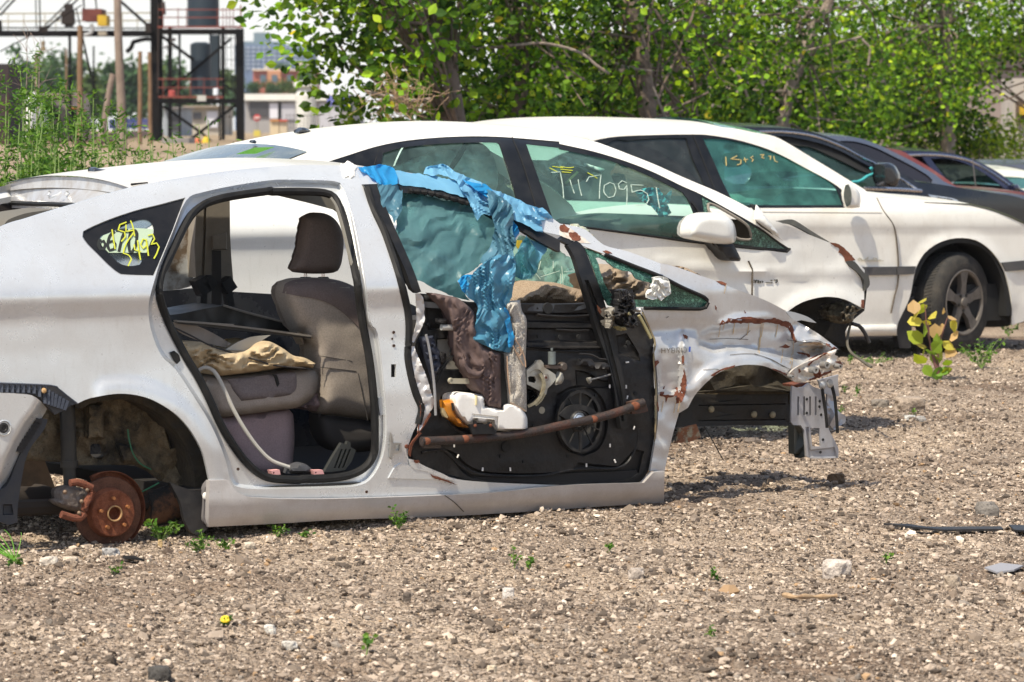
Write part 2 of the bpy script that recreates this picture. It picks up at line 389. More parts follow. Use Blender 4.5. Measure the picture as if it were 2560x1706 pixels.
seatdark = pm('seat_dark_cloth', (.165, .125, .115), .92, 0, dirt=(.10, .08, .07), dscale=9, dmix=.5, bump=.3, bscale=500, bdist=.002, fine=.15)
seatmauve = pm('seat_mauve_cloth', (.30, .22, .225), .9, 0, dirt=(.22, .17, .17), dscale=6, dmix=.5, bump=.25, bscale=400, bdist=.002, fine=.12)
rust = pm('rust', (.17, .055, .028), .85, .0, dirt=(.08, .022, .012), dscale=25, dmix=.9, bump=.6, bscale=120, bdist=.004, fine=.3)
rustl = pm('rust_stain', (.42, .25, .10), .7, 0, dirt=(.55, .45, .33), dscale=30, dmix=.9, fine=.2)
steel = pm('dull_steel', (.42, .42, .41), .4, .7, dirt=(.2, .15, .1), dscale=25, dmix=.6)
foamw = pm('white_foam', (.82, .80, .76), .85, 0, dirt=(.6, .55, .48), dscale=9, dmix=.4, bump=.2, bscale=150, bdist=.003)
chrome = pm('chrome', (.7, .7, .72), .18, 1.0, dirt=(.3, .3, .3), dscale=30, dmix=.6)
# ============================================================ the stripped silver hatchback in front
F1 = Frame(-1.458, 12.6); W1 = 1.745
def table(z, v, sm_=.02):
    zz = np.linspace(-.2, 1.9, 600); vv = np.interp(zz, z, v); k = int(sm_ / (zz[1] - zz[0])) + 1; ker = np.hanning(2 * k + 1); ker /= ker.sum()
    vp = np.convolve(np.pad(vv, k, mode='edge'), ker, 'valid'); return zz, vp
_z, _v = table([0, .2, .35, .5, .7, .82, .86, .89, .93, 1.0, 1.1, 1.2, 1.27, 1.31, 1.36], [.045, .03, .018, .018, .032, .034, .026, .014, .022, .065, .14, .21, .265, .315, .42], .035)
def s1(u, z): return np.interp(z, _z, _v)
def s1d(k): return lambda u, z: np.interp(z, _z, _v) + k
hb = F1.w([[0, 0, 0]])[0]; hb = np.array([-.2, 13.9, 0])
car1 = empty('stripped_hatchback', hb, 'stripped silver hatchback without wheels, rear door gone, rusty dented fender, nearest to the camera', 'car')
top1 = PL(P('S', -250, 735, -120, 640), P('B', 0, 555, 200, 487, 415, 420, 585, 372, 760, 318, 950, 265, 1100, 232, 1400, 182, 1700, 139, 2000, 110), P('D', 420, 98, 600, 98, 750, 101, 900, 108, 1140, 138, 1400, 180, 1650, 240, 1900, 310, 2100, 385, 2300, 490), P('F', 0, 175, 180, 215, 320, 330, 500, 380, 740, 468))
under = PL(P('F', 735, 560, 530, 480, 330, 400, 160, 335, 0, 262), P('D', 2240, 590, 2100, 520, 1900, 440, 1680, 335, 1450, 272, 1170, 235, 905, 240))
bpil = PL(P('D', 960, 420, 1060, 640, 1140, 850, 1190, 1050, 1225, 1250, 1218, 1400, 1212, 1500), P('E', 350, 640, 385, 800, 450, 960, 440, 1080, 390, 1180, 352, 1300, 360, 1390, 420, 1440, 620, 1500, 900, 1545), P('Z', 1400, 1118, 1480, 1110, 1500, 1090, 1527, 1083))
arch1 = P('C', 1540, 942, 1530, 900, 1515, 830, 1490, 740, 1440, 640, 1380, 550, 1300, 465, 1200, 395, 1100, 345, 1000, 318, 900, 308, 800, 315, 650, 345, 575, 378, 500, 320, 430, 265, 370, 242, 0, 225)
out1 = PL(cm(top1, 14, False), cm(under, 14, False), cm(bpil, 12, False), P('Z', 1525, 1140, 1000, 1165), P('J', 600, 1330, 428, 1340), cm(arch1, 8, False), P('S', -250, 935))
ropen = PL(P('B', 2353, 186, 2000, 208, 1700, 252, 1480, 300, 1395, 330, 1345, 400, 1290, 520, 1235, 660, 1180, 800, 1140, 930, 1100, 1080, 1092, 1180, 1104, 1280, 1140, 1400, 1192, 1505), P('C', 1290, 130, 1400, 290, 1520, 480, 1600, 640, 1660, 800, 1690, 930), P('J', 600, 1215, 690, 1240, 850, 1246, 1100, 1243, 1350, 1236, 1500, 1222, 1600, 1180, 1680, 1060, 1720, 900, 1725, 700, 1700, 400, 1660, 100), P('D', 960, 1250, 930, 1000, 890, 750, 840, 500, 790, 340, 750, 250, 690, 215, 400, 205, 150, 205))
seal = PL(P('B', 2000, 285, 1750, 320, 1600, 350, 1500, 388, 1420, 450, 1365, 530, 1305, 650, 1240, 790, 1190, 890, 1172, 980, 1178, 1080, 1205, 1170, 1250, 1280, 1310, 1400, 1375, 1520), P('C', 1450, 170, 1540, 350, 1620, 530, 1710, 680, 1800, 800, 1900, 890, 2000, 930, 2200, 942), P('J', 1100, 1170, 1300, 1165, 1450, 1142, 1560, 1090, 1622, 1010, 1640, 900, 1632, 600, 1600, 300, 1560, 80), P('D', 880, 1120, 860, 950, 820, 750, 780, 560, 735, 410, 690, 335, 620, 302, 450, 292, 200, 295))
ropc = cm(ropen, 10); sealc = cm(seal, 10)
qwin = P('B', 1365, 335, 1180, 385, 1000, 430, 820, 490, 680, 548, 610, 585, 605, 625, 640, 680, 720, 760, 800, 840, 870, 895, 920, 908, 1130, 915, 1190, 780, 1280, 560)
qwc = cm(qwin, 8)
def body_disp(W):
    # flared lip round the rear arch, panel waves
    a = cm(arch1[:12], 8, False); d = dist(W, a, False); lip = -.016 * (1 - smooth01((d - 16) / 30)) * (W[:, 1] < 1250)
    return lip * (W[:, 0] < 560) + .0012 * nz(W, 120, 3, 2)
slot = [P('E', 229, 680, 265, 680, 265, 775, 229, 775)]
panel('body_side', F1, out1, silver, car1, v=s1, holes=[inset(sealc, -2), inset(qwc, 5)] + slot, th=.012, step=13, regions=[(ropc, .045, 9), (qwc, .012, 3)], disp=body_disp)
# the painted flange shows inside the step; the rubber seal sits on the opening's edge
sv = lambda u, z: s1(u, z) + .04
q = F1.pt(sealc, sv); q = np.vstack([q, q[:1], q[1:2]])
MB().tube(q, .0155, 8, False).build('door_seal', black, car1)
# fixing holes and bolts on the pillar and flange
mb = MB()
for x, y, r in ((245, 445, .006), (235, 492, .004), (247, 543, .006)): 
    c = F1.pt(P('E', x, y), s1)[0]; mb.lathe(c - F1.n * .004, F1.n, [(0, r), (.003, r * .9), (.003, 0)], 10)
for x, y in ((348, 440), (655, 1100), (80, 100)): 
    c = F1.pt(P('J', x - 20, y), s1)[0]
c = F1.pt(P('J', 1560, 1262), s1)[0]; mb.lathe(c - F1.n * .02, F1.n, [(0, .006), (.003, .0055), (.003, 0)], 10)
c = F1.pt(P('J', 628, 1097), s1)[0]; mb.lathe(c - F1.n * .006, F1.n, [(0, .006), (.003, .0055), (.003, 0)], 10)
mb.build('body_bolt', pm('bolt_rust', (.10, .05, .03), .8), car1)
panel('door_latch_bracket', F1, P('J', 1758, 830, 1768, 850, 1775, 905, 1835, 905, 1838, 970, 1772, 985, 1765, 1030, 1752, 1010), steel, car1, v=s1d(-.014), th=.01, step=20, holes=[P('J', 1790, 918, 1822, 918, 1822, 962, 1790, 962)])
mb = MB().lathe(F1.pt(P('J', 1870, 930), s1)[0] - F1.n * .008, F1.n, [(0, 0), (0, .008), (.008, .008)], 10); mb.build('hinge_bolt', rust, car1)
panel('sill_step', F1, cm(P('J', 1740, 1165, 1790, 1080, 1830, 1056, 1900, 1075, 2150, 1150, 2100, 1172), 8), silver, car1, v=s1d(-.006), th=.02, step=14)
panel('catch_plate', F1, cm(P('J', 135, 240, 165, 228, 200, 260, 210, 300, 185, 325, 165, 300), 5), black, car1, v=s1d(.036), th=.006, step=10)
panel('hinge_patch', F1, cm(P('J', 1665, 575, 1700, 575, 1722, 610, 1720, 690, 1680, 705, 1668, 640), 5), pm('dull_silver', (.34, .36, .40), .4, .4), car1, v=s1d(.035), th=.01, step=14)
# sill cover
skirt = PL(P('J', 425, 1181, 568, 1179, 600, 1235, 660, 1282, 800, 1310, 1300, 1317, 2353, 1280), P('Z', 1300, 1116, 1480, 1110, 1502, 1086, 1527, 1083, 1526, 1155, 1400, 1163, 1200, 1177, 1000, 1188), P('J', 1400, 1470, 900, 1500, 415, 1523))
def sk_disp(W): return .003 * nz(W, 60, 5, 2) - .006
so_ = panel('side_skirt', F1, cm(skirt, 12, corner=30), pm('silver_skirt', (.50, .48, .47), .4, .2, dirt=(.36, .30, .25), dscale=5, dmix=.5, coat=.4, fine=.05), car1, v=lambda u, z: np.interp(z, [0, .06, .12, .2, .3], [.06, .012, -.004, .0, .025]), th=.03, step=13, disp=sk_disp)
mb = MB(); stroke(mb, F1, P('J', 2150, 1290, 2220, 1340, 2290, 1410), lambda u, z: np.interp(z, [0, .06, .12, .2, .3], [.06, .012, -.004, .0, .025]) - .008, 2); mb.build('scratch', pm('scratch_dark', (.1, .09, .08), .8), so_)
panel('skirt_end', F1, cm(P('C', 1500, 1130, 1508, 1000, 1542, 946, 1548, 1100, 1535, 1282, 1495, 1240), 6), pm('grey_end', (.16, .15, .15), .5), car1, v=.035, th=.03, step=12)
mb = MB().ball(F1.pt(P('C', 1510, 1060), .03)[0], .011, sq=(1, .4, 1.3)); mb.build('clip', foamw, car1)
panel('mud_flap', F1, cm(P('C', 1250, 960, 1380, 1010, 1460, 1030, 1500, 1100, 1500, 1230, 1535, 1290, 1470, 1355, 1400, 1320, 1350, 1220, 1330, 1120), 8), bplas, car1, v=.05, th=.02, step=14)
# quarter window: black border, clear middle and the far window behind it
inner = cm(P('B', 730, 645, 745, 620, 800, 595, 880, 560, 980, 515, 1060, 500, 1110, 520, 1132, 570, 1125, 620, 1090, 700, 1060, 780, 1030, 830, 960, 840, 880, 820, 800, 750, 750, 690), 6)
qg = panel('quarter_window', F1, qwc, pm('window_frit', (.007, .008, .010), .12, 0, spec=.3, dirt=(.05, .045, .042), dscale=5, dmix=.3), car1, v=s1d(.008), holes=[inner], th=.004, step=12)
panel('window_pane', F1, inner, glass('clear_glass', (.96, .99, .97), dust_sheen=.012, sheen_col=(.5, .62, .5)), qg, v=s1d(.009), th=.003, step=14)
ye = pm('yellow_marker', (.48, .52, .03), .6, dirt=(.5, .5, .05), dscale=60, dmix=.8)
mb = MB()
for s_ in ([822, 570, 832, 640, 845, 715], [928, 517, 880, 535, 868, 575, 915, 590, 920, 625, 890, 660], [925, 535, 925, 585, 985, 575], [958, 505, 975, 550, 988, 620], [985, 590, 940, 650, 915, 700, 905, 745, 945, 760, 965, 790, 940, 840], [985, 680, 990, 720, 1035, 735], [1010, 650, 1020, 730, 1032, 795], [1080, 650, 1050, 640, 1032, 680, 1050, 710, 1075, 690, 1075, 640, 1090, 765], [1085, 615, 1120, 605, 1135, 640, 1110, 680, 1150, 670, 1168, 700, 1150, 750, 1130, 785]):
    stroke(mb, F1, P('B', *s_), s1d(.004), 2.8, smooth=len(s_) > 4)
mb.build('marker_writing', ye, qg)
# number board seen through the pane, painted on the next window
mb = MB()
bd = panel('number_board', F1, P('B', 733, 648, 760, 615, 830, 588, 900, 572, 985, 560, 1125, 568, 1124, 622, 1092, 700, 1078, 742, 800, 742, 752, 694), pm('board_green', (.40, .50, .36), .6, dirt=(.30, .38, .28), dscale=8, dmix=.4), car1, v=s1d(.0078), th=.001, step=14)
for s_ in ([735, 640, 722, 680, 735, 715, 762, 715, 772, 680, 760, 655, 738, 665], [842, 585, 805, 620, 790, 690, 805, 725, 838, 715, 845, 680, 830, 655, 800, 665], [850, 578, 930, 572, 900, 620, 872, 735], [985, 575, 960, 580, 945, 660, 950, 730, 970, 735, 995, 690, 1005, 600, 985, 575]):
    stroke(mb, F1, P('B', *s_), s1d(.0092), 7, smooth=True)
mb.build('digits', pm('ink', (.012, .014, .012), .6), bd)
# roof, antenna, rear opening
ridge = PL(P('B', 960, 263, 1100, 232, 1400, 182, 1700, 139, 2000, 110), P('D', 420, 98, 600, 98, 750, 101, 900, 108, 1140, 140, 1400, 183))
rn = F1.pt(cm(ridge, 16, False), s1)
roofm = pm('silver_roof', (.64, .62, .58), .42, .1, dirt=(.50, .44, .36), dscale=5, dmix=.4, coat=.35, fine=.05)
cr_ = np.linspace(.040, .018, len(rn))
bridge('roof', F1, rn + F1.n * .004 + [0, 0, -.002], W1, cr_, roofm, car1, n=20, power=2.2, ubow=-.0)
bridge('headliner', F1, rn + F1.n * .03 + [0, 0, -.03], W1, cr_ * .5, pm('headliner', (.16, .145, .12), .9, dirt=(.1, .09, .07), dscale=5, dmix=.4), car1, n=8, flip=True)
# far body side: mirror of the near rail with its door openings, seen through the car
far = F1.pt(cm(top1[2:], 16, False), s1); farm = mirror(F1, far, W1)
mb = MB()
mb.tube(farm - F1.n * .02 - [0, 0, .06], .03, 8); L = F1.loc(farm)
mb.build('far_roof_rail', silver, car1)
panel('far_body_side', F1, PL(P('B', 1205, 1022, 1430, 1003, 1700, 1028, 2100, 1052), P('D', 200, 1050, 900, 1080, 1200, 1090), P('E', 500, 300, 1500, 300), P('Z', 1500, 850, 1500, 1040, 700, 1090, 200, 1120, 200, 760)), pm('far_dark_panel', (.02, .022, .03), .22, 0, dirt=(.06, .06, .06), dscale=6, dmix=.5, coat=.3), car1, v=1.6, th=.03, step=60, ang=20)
panel('far_pillar_metal', F1, cm(P('B', 1500, 350, 1440, 440, 1380, 520, 1300, 680, 1230, 850, 1205, 960, 1205, 1022, 1330, 1008, 1400, 990, 1420, 960, 1440, 700, 1460, 440), 10, corner=30), pm('dirty_white_metal', (.55, .56, .56), .5, .1, dirt=(.16, .10, .05), dscale=7, dmix=.9, thr=(.5, .62)), car1, v=1.45, th=.02, step=16, disp=lambda W: .012 * nz(W, 30, 2))
cpl = panel('pillar_trim', F1, PL(P('B', 1445, 430, 1500, 380, 1690, 340, 1692, 600, 1700, 760, 1715, 945, 1640, 940, 1560, 935, 1440, 925, 1430, 700)), trimgrey, car1, v=1.38, th=.08, step=16, regions=[(P('B', 1500, 400, 1520, 400, 1500, 930, 1480, 930), .02, 2), (P('B', 1560, 620, 1670, 590, 1670, 720, 1560, 725), -.02, 4)])
panel('seat_belt', F1, P('B', 1560, 725, 1625, 725, 1630, 1180, 1560, 1180), pm('belt', (.035, .03, .028), .8), car1, v=1.34, th=.004, step=20)
mb = MB()
for a in ((1450, 930, 1500, 1040), (1505, 940, 1560, 990), (1640, 940, 1690, 1020)):
    p = F1.pt(P('B', a[0], a[1], a[2], a[3]), 1.36); mb.bar(p[0], p[1], .06, .05)
p = F1.pt(P('B', 1490, 1000, 1480, 1150, 1665, 1000, 1690, 1140), 1.37); mb.bar(p[0], p[1], .035, .03); mb.bar(p[2], p[3], .035, .03)
mb.build('belt_bracket', bplas, car1)
panel('roof_side_lining', F1, P('D', 230, 308, 300, 325, 500, 372, 700, 425, 800, 500, 900, 560, 860, 200, 230, 200), pm('lining', (.20, .18, .14), .9, dirt=(.13, .11, .08), dscale=5, dmix=.5), car1, v=1.33, th=.02, step=40)
mb = MB(); stroke(mb, F1, P('D', 660, 335, 700, 400, 740, 520, 790, 720, 830, 880, 866, 1020), .10, 5.5, th=.01); mb.build('pillar_edge_trim', pm('edge_trim', (.36, .34, .28), .7), car1)
# rear gutter of the missing tailgate
ga = PL(P('A', 950, 1385, 700, 1346, 400, 1334, 100, 1357)); gl_ = PL(P('A', 585, 1490, 400, 1482, 240, 1478, 75, 1472))
def lay(pa, v0, v1): return F1.pt(pa, np.linspace(v0, v1, len(pa)))
Lr = F1.loc(rn[:1])[0]; _s = np.linspace(0, 1, 40); A_ = F1.w(np.stack([np.full(40, Lr[0] + .012), Lr[1] + (W1 - 2 * Lr[1]) * _s, Lr[2] + cr_[0] * (1 - abs(2 * _s - 1) ** 2.2) - .006], 1)); B_ = lay(cm(gl_, 12, False), .34, 1.44); k = 30
def rs(q, k): 
    t = np.linspace(0, len(q) - 1, k); i = np.minimum(t.astype(int), len(q) - 2); f = (t - i)[:, None]; return q[i] * (1 - f) + q[i + 1] * f
A_, B_ = rs(A_, k), rs(B_, k); gut = []
for s_, dz in ((0, 0), (.06, -.035), (.5, -.045), (.94, -.02), (1, 0), (1.02, -.03)):
    gut.append(A_ * (1 - s_) + B_ * s_ + [0, 0, dz])
mk('tailgate_gutter', np.vstack(gut), [(j * k + i, j * k + i + 1, (j + 1) * k + i + 1, (j + 1) * k + i) for j in range(5) for i in range(k - 1)], pm('gutter_paint', (.50, .51, .53), .35, .3, dirt=(.25, .19, .13), dscale=9, dmix=.6, coat=.3), car1)
mb = MB()
for x in (365, 495, 575, 710):
    p = lay(P('A', x, 1405, x, 1420, x - 8, 1440), .8, .8); mb.tube(p, .006, 6)
for x in (450, 660): p = lay(P('A', x, 1415, x - 30, 1435, x - 90, 1455), .8, .8); mb.tube(p, .005, 6)
mb.build('gutter_rib', silver, car1)
lip = lay(cm(PL(gl_), 12, False), .34, 1.44); MB().tube(lip + [0, 0, -.012], .010, 6).build('tailgate_seal', black, car1)
fr_ = [lay(P('A', 100, 1357, 0, 1375, -200, 1430, -500, 1560), 1.40, 1.45), lay(P('A', 75, 1472, 0, 1510, -150, 1590, -400, 1700), 1.44, 1.47)]
fq = np.vstack([rs(fr_[0], 10), rs(fr_[1], 10)]); mk('far_tailgate_frame', fq, [(i, i + 1, 11 + i, 10 + i) for i in range(9)], silver, car1)
panel('parcel_trim', F1, cm(P('B', -300, 700, 0, 555, 60, 500, 180, 455, 300, 435, 415, 420, 300, 480, 0, 600, -200, 700), 8), pm('cargo_trim', (.13, .12, .10), .85), car1, v=.55, th=.25, step=20)
panel('cargo_dark_side', F1, P('A', 70, 1478, 590, 1492, 700, 1600, 500, 1900, -300, 2000, -300, 1650), pm('cargo_dark', (.02, .014, .013), .9), car1, v=1.42, th=.02, step=60)
# roof antenna with shadowed base
an = puff('roof_antenna', F1, cm(P('A', 636, 1300, 645, 1272, 675, 1262, 678, 1240, 700, 1230, 725, 1240, 780, 1248, 840, 1250, 878, 1266, 850, 1278, 760, 1292, 690, 1303), 4), pm('antenna', (.03, .035, .045), .3, coat=.3), car1, v=.86, bulge=.03, w=9, th=.03, step=5)
MB().tube(F1.pt(P('A', 965, 1368, 1085, 1358), .33) + [0, 0, .004], .006, 6).build('ditch_clip', black, car1)
# ------------------------------------------------------------ front fender
fo = PL(P('F', 745, 468, 850, 492, 1000, 545, 1140, 595, 1250, 640, 1500, 735, 1660, 815, 1665, 835, 1720, 882, 1800, 925, 1900, 985, 2000, 1060, 2048, 1098, 1985, 1125, 1850, 1175, 1720, 1245, 1672, 1302))
fa = P('F', 1672, 1302, 1600, 1260, 1500, 1222, 1400, 1212, 1300, 1222, 1200, 1255, 1120, 1305, 1050, 1370, 990, 1440, 940, 1530)
fb = PL(P('Z', 1560, 950, 1543, 1010, 1527, 1083, 1494, 1083), P('E', 2170, 1250, 2190, 1100, 2192, 900, 2180, 700, 2165, 600, 2170, 500, 2130, 400, 2085, 295, 2070, 268), P('F', 625, 800, 900, 803, 1040, 805, 1072, 795, 1092, 760, 1062, 718, 900, 645, 735, 562))
fend = PL(cm(fo, 10, False), cm(fa, 8, False)[1:], cm(fb, 9, False))
dz_, dv_ = table([.0, .3, .5, .62, .70, .74, .86, .92, 1.0, 1.1], [.02, .01, .005, .01, .055, .03, .02, .05, .12, .2], .03)
def sf(u, z): return np.interp(z, dz_, dv_) + .02 * smooth01((u - 2.0) / .7) + .10 * smooth01((u - 2.75) / .5) ** 2
dent = P('F', 1180, 905, 1300, 880, 1600, 885, 1700, 920, 1740, 1040, 1900, 1060, 1900, 1130, 1700, 1200, 1400, 1130, 1100, 1080, 1000, 1040, 930, 1010)
dent2 = P('F', 930, 1000, 985, 1100, 930, 1400, 850, 1500, 740, 1450, 830, 1350, 900, 1200, 905, 1080)
def fdisp(W):
    d1 = np.where(pip(W, dent), .045 * smooth01(dist(W, dent) / 34), 0); d2 = np.where(pip(W, dent2), .03 * smooth01(dist(W, dent2) / 16), 0)
    d = dist(W, cm(fa, 8, False), False); lip = -.022 * (1 - smooth01((d - 12) / 24))
    c1 = dist(W, P('F', 905, 985, 915, 1150, 930, 1300, 925, 1400), False); c1 = -.016 * np.exp(-(c1 / 7) ** 2)
    c2 = dist(W, P('F', 1740, 1040, 1850, 1030, 1990, 1100), False); c2 = -.02 * np.exp(-(c2 / 7) ** 2)
    c3 = dist(W, P('F', 700, 1400, 780, 1430, 850, 1440, 900, 1480), False); c3 = -.02 * np.exp(-(c3 / 8) ** 2)
    c4 = dist(W, P('F', 1165, 925, 1280, 885, 1500, 872, 1650, 895), False); c4 = -.018 * np.exp(-(c4 / 9) ** 2)
    cr = smooth01((W[:, 0] - 1930) / 120); wv = .007 * nz(W, 42, 11, 3) * smooth01((W[:, 1] - 780) / 80) + cr * .028 * nz(W, 26, 4, 3)
    yF = (W[:, 1] - 500) * KZ; ra_ = P('F', 1000, 960, 1180, 905, 1450, 885, 1700, 915, 1745, 1030, 1960, 1060, 1990, 1110, 1760, 1200, 1560, 1150, 1330, 1110, 1120, 1130, 1000, 1080); rb_ = P('F', 712, 1030, 895, 1020, 905, 1200, 895, 1400, 820, 1440, 712, 1420)
    d1 = np.where(pip(W, ra_), .085 * np.clip((yF - 880) / 260, 0, 1) * smooth01(dist(W, ra_) / 17), 0); d2 = np.where(pip(W, rb_), .055 * np.clip((yF - 1020) / 400, 0, 1) * smooth01(dist(W, rb_) / 9), 0)
    return d1 + d2 + lip + c1 + c2 + c3 + c4 + wv
fsilver = pm('fender_silver', (.58, .595, .61), .30, .42, dirt=(.40, .33, .26), dscale=5, dmix=.45, coat=.5, fine=.03)
fen = panel('front_fender', F1, fend, fsilver, car1, v=sf, th=.012, step=9, disp=fdisp, ang=50)
def rp(name, pts, o='F', mat=rust, amp=1.6, par=None, off=-.0025, seed=1):
    pl = rough_edge(P(o, *pts), amp, 7, seed, 3); return panel(name, F1, pl, mat, par or fen, v=sf, th=.0015, step=7, disp=lambda W: fdisp(W) + off, back=True)
rp('rust_patch', (1170, 925, 1195, 885, 1215, 900, 1240, 872, 1300, 875, 1370, 862, 1450, 872, 1530, 880, 1580, 870, 1640, 890, 1690, 900, 1720, 950, 1725, 1010, 1745, 1045, 1720, 1052, 1700, 1000, 1680, 950, 1630, 925, 1560, 905, 1470, 912, 1400, 905, 1300, 908, 1240, 905, 1200, 915))
rp('rust_patch', (910, 985, 945, 1005, 940, 1020, 912, 1022), seed=2)
rp('rust_patch', (895, 1150, 910, 1140, 913, 1200, 897, 1210), seed=3, amp=.8)
rp('rust_patch', (915, 1245, 930, 1330, 925, 1400, 895, 1480, 850, 1500, 860, 1440, 800, 1455, 780, 1490, 770, 1450, 730, 1445, 745, 1400, 775, 1362, 770, 1400, 760, 1435, 840, 1440, 850, 1390, 890, 1350), seed=4)
rp('rust_patch', (1150, 598, 1190, 600, 1225, 618, 1215, 632, 1170, 612), seed=5, amp=.8)
rp('rust_patch', (1355, 812, 1368, 830, 1362, 836), seed=6, amp=.5); rp('rust_patch', (1140, 775, 1155, 795, 1150, 815, 1142, 800), seed=7, amp=.8)
rp('rust_patch', (1740, 1120, 1800, 1125, 1845, 1140, 1838, 1158, 1790, 1140, 1750, 1132), seed=8, amp=1)
rp('rust_patch', (1612, 1085, 1660, 1062, 1695, 1078, 1660, 1092), seed=9, amp=1)
rp('rust_patch', (696, 1185, 735, 1180, 715, 1215, 700, 1235), seed=12, amp=1)
rp('rust_patch', (1110, 1290, 1180, 1248, 1290, 1216, 1280, 1230, 1180, 1262, 1130, 1300), seed=10, amp=.8)
rp('rust_patch', (2046, 1098, 2020, 1080, 1960, 1052, 1952, 1060, 2000, 1095, 1990, 1112, 2020, 1108), seed=21, amp=1)
rp('rust_patch', (1990, 1125, 1940, 1135, 1860, 1170, 1800, 1205, 1806, 1192, 1860, 1155, 1930, 1128), seed=22, amp=1.1)
rp('rust_patch', (1668, 1300, 1640, 1282, 1600, 1262, 1560, 1244, 1570, 1240, 1630, 1262, 1680, 1286), seed=23, amp=.9)
rp('rust_patch', (712, 1470, 722, 1500, 732, 1550, 722, 1560, 712, 1520), seed=24, amp=.9)
rp('scraped_patch', (1760, 1060, 1880, 1050, 1960, 1075, 1900, 1120, 1820, 1130, 1770, 1105), mat=pm('scraped_primer', (.55, .47, .38), .7, dirt=(.34, .2, .1), dscale=22, dmix=.8, thr=(.48, .62)), seed=25, amp=2.2)
mb = MB(); fv = lambda u, z: sf(u, z) 
def fstroke(mb, pts, w, off=.0035, o='F', sm=True):
    p = cm(P(o, *pts), 5, False); d = np.gradient(p, axis=0); d /= np.linalg.norm(d, axis=1)[:, None] + 1e-9; n_ = np.stack([-d[:, 1], d[:, 0]], 1) * w / 2
    def ev(W): q = F1.pt(W, sf); vv = F1.loc(q)[:, 1]; return F1.pt(W, vv + fdisp(W) - off)
    a, b = ev(p - n_), ev(p + n_); m = len(p); mb.add(np.vstack([a, b]), [(i, i + 1, m + i + 1, m + i) for i in range(m - 1)])
for x, y0, y1 in ((1180, 925, 1010), (1285, 905, 990), (1210, 905, 960), (1390, 905, 1000), (1480, 905, 1130), (1495, 910, 1010), (1600, 920, 1010), (1718, 1040, 1240), (1705, 1130, 1210), (1640, 1095, 1200), (1470, 1010, 1120), (850, 1490, 1568), (880, 1480, 1560), (760, 1480, 1560), (1222, 625, 690)):
    fstroke(mb, (x, y0, x - 6, (y0 + y1) / 2, x - 14, y1), 1.5)
mb.build('rust_run', pm('rust_run', (.50, .33, .12), .6, dirt=(.55, .45, .35), dscale=40, dmix=.9), fen)
mb = MB()
for s_ in ((1100, 1025, 1250, 1020, 1385, 1028), (1400, 960, 1360, 1000, 1320, 1030), (1670, 1030, 1760, 1040, 1870, 1030, 1960, 1060, 2010, 1090), (1250, 1140, 1400, 1130, 1520, 1160, 1620, 1210, 1690, 1245), (1050, 1250, 1150, 1245, 1180, 1260), (1430, 1130, 1560, 1175, 1650, 1230), (1700, 1240, 1660, 1290, 1610, 1265), (780, 870, 800, 858)):
    fstroke(mb, s_, 1.3)
mb.build('crease_scratch', pm('scratch_dark', (.1, .09, .08), .8), fen)
# chromed letters
mb = MB(); LT = {'H': ['0,0,0,1', '1,0,1,1', '0,.5,1,.5'], 'Y': ['0,0,.5,.5,.5,1', '1,0,.5,.5'], 'B': ['0,0,0,1', '0,0,.8,0,1,.2,.8,.48,0,.5', '.8,.5,1,.75,.8,1,0,1'], 'R': ['0,0,0,1', '0,0,.8,0,1,.25,.8,.5,0,.5', '.5,.5,1,1'], 'I': ['.5,0,.5,1'], 'D': ['0,0,0,1', '0,0,.7,0,1,.3,1,.7,.7,1,0,1']}
x = 748
for ch, wd in (('H', 34), ('Y', 32), ('B', 32), ('R', 32), ('I', 12), ('D', 30)):
    for sg in LT[ch]:
        a = np.array([float(t) for t in sg.split(',')]).reshape(-1, 2); pp = np.stack([x + a[:, 0] * (wd - 10), 1092 + a[:, 1] * 36 - (x - 748) * .03], 1)
        fstroke(mb, pp.ravel(), 2.2, off=.008)
    x += wd + 4
mb.build('badge_lettering', pm('badge', (.22, .19, .16), .3, .8, dirt=(.5, .5, .5), dscale=80, dmix=.6), fen)
mb = MB(); fstroke(mb, (955, 1080, 952, 1118), 4.5, off=.010); mb.build('badge_accent', pm('badge_blue', (.05, .10, .40), .3, .3), fen)
# hood edge and head lamp corner
panel('hood_corner', F1, cm(P('F', 1660, 822, 1700, 822, 1760, 838, 1830, 865, 1887, 905, 1840, 898, 1780, 885, 1735, 895, 1700, 868), 6), pm('corner_grey', (.42, .44, .46), .35, .4), car1, v=.16, th=.02, step=12)
# crumpled apron at the nose
ap = cm(P('F', 1672, 1302, 1720, 1245, 1850, 1175, 1985, 1118, 2035, 1100, 2020, 1140, 2045, 1150, 2030, 1185, 2078, 1195, 2082, 1225, 2045, 1245, 2000, 1262, 1950, 1295, 1850, 1322, 1760, 1345, 1715, 1330), 6)
apd = lambda W: .035 * rdg(W, 34, 3, (1.6, .8)) + .012 * nz(W, 14, 5)
apo = panel('crumpled_apron', F1, ap, pm('apron_paint', (.62, .59, .54), .45, .15, dirt=(.30, .16, .08), dscale=16, dmix=.7, coat=.3, thr=(.5, .66)), car1, v=.07, th=.01, step=6, disp=apd, ang=60)
for i, s_ in enumerate([(1820, 1215, 1850, 1190, 1960, 1120, 1975, 1125, 1870, 1185, 1835, 1220), (1860, 1230, 1885, 1225, 1915, 1260, 1925, 1300, 1900, 1310, 1870, 1300, 1860, 1260), (2025, 1190, 2060, 1185, 2080, 1210, 2070, 1245, 2050, 1235, 2055, 1205), (1750, 1250, 1760, 1240, 1775, 1262, 1760, 1275), (1830, 1320, 1900, 1290, 2000, 1255, 1990, 1268, 1900, 1310, 1840, 1332)]):
    panel('rust_patch', F1, rough_edge(P('F', *s_), 1.4, 6, i, 3), rust, apo, v=.07, th=.001, step=5, disp=lambda W: apd(W) - .0035)
mb = MB()
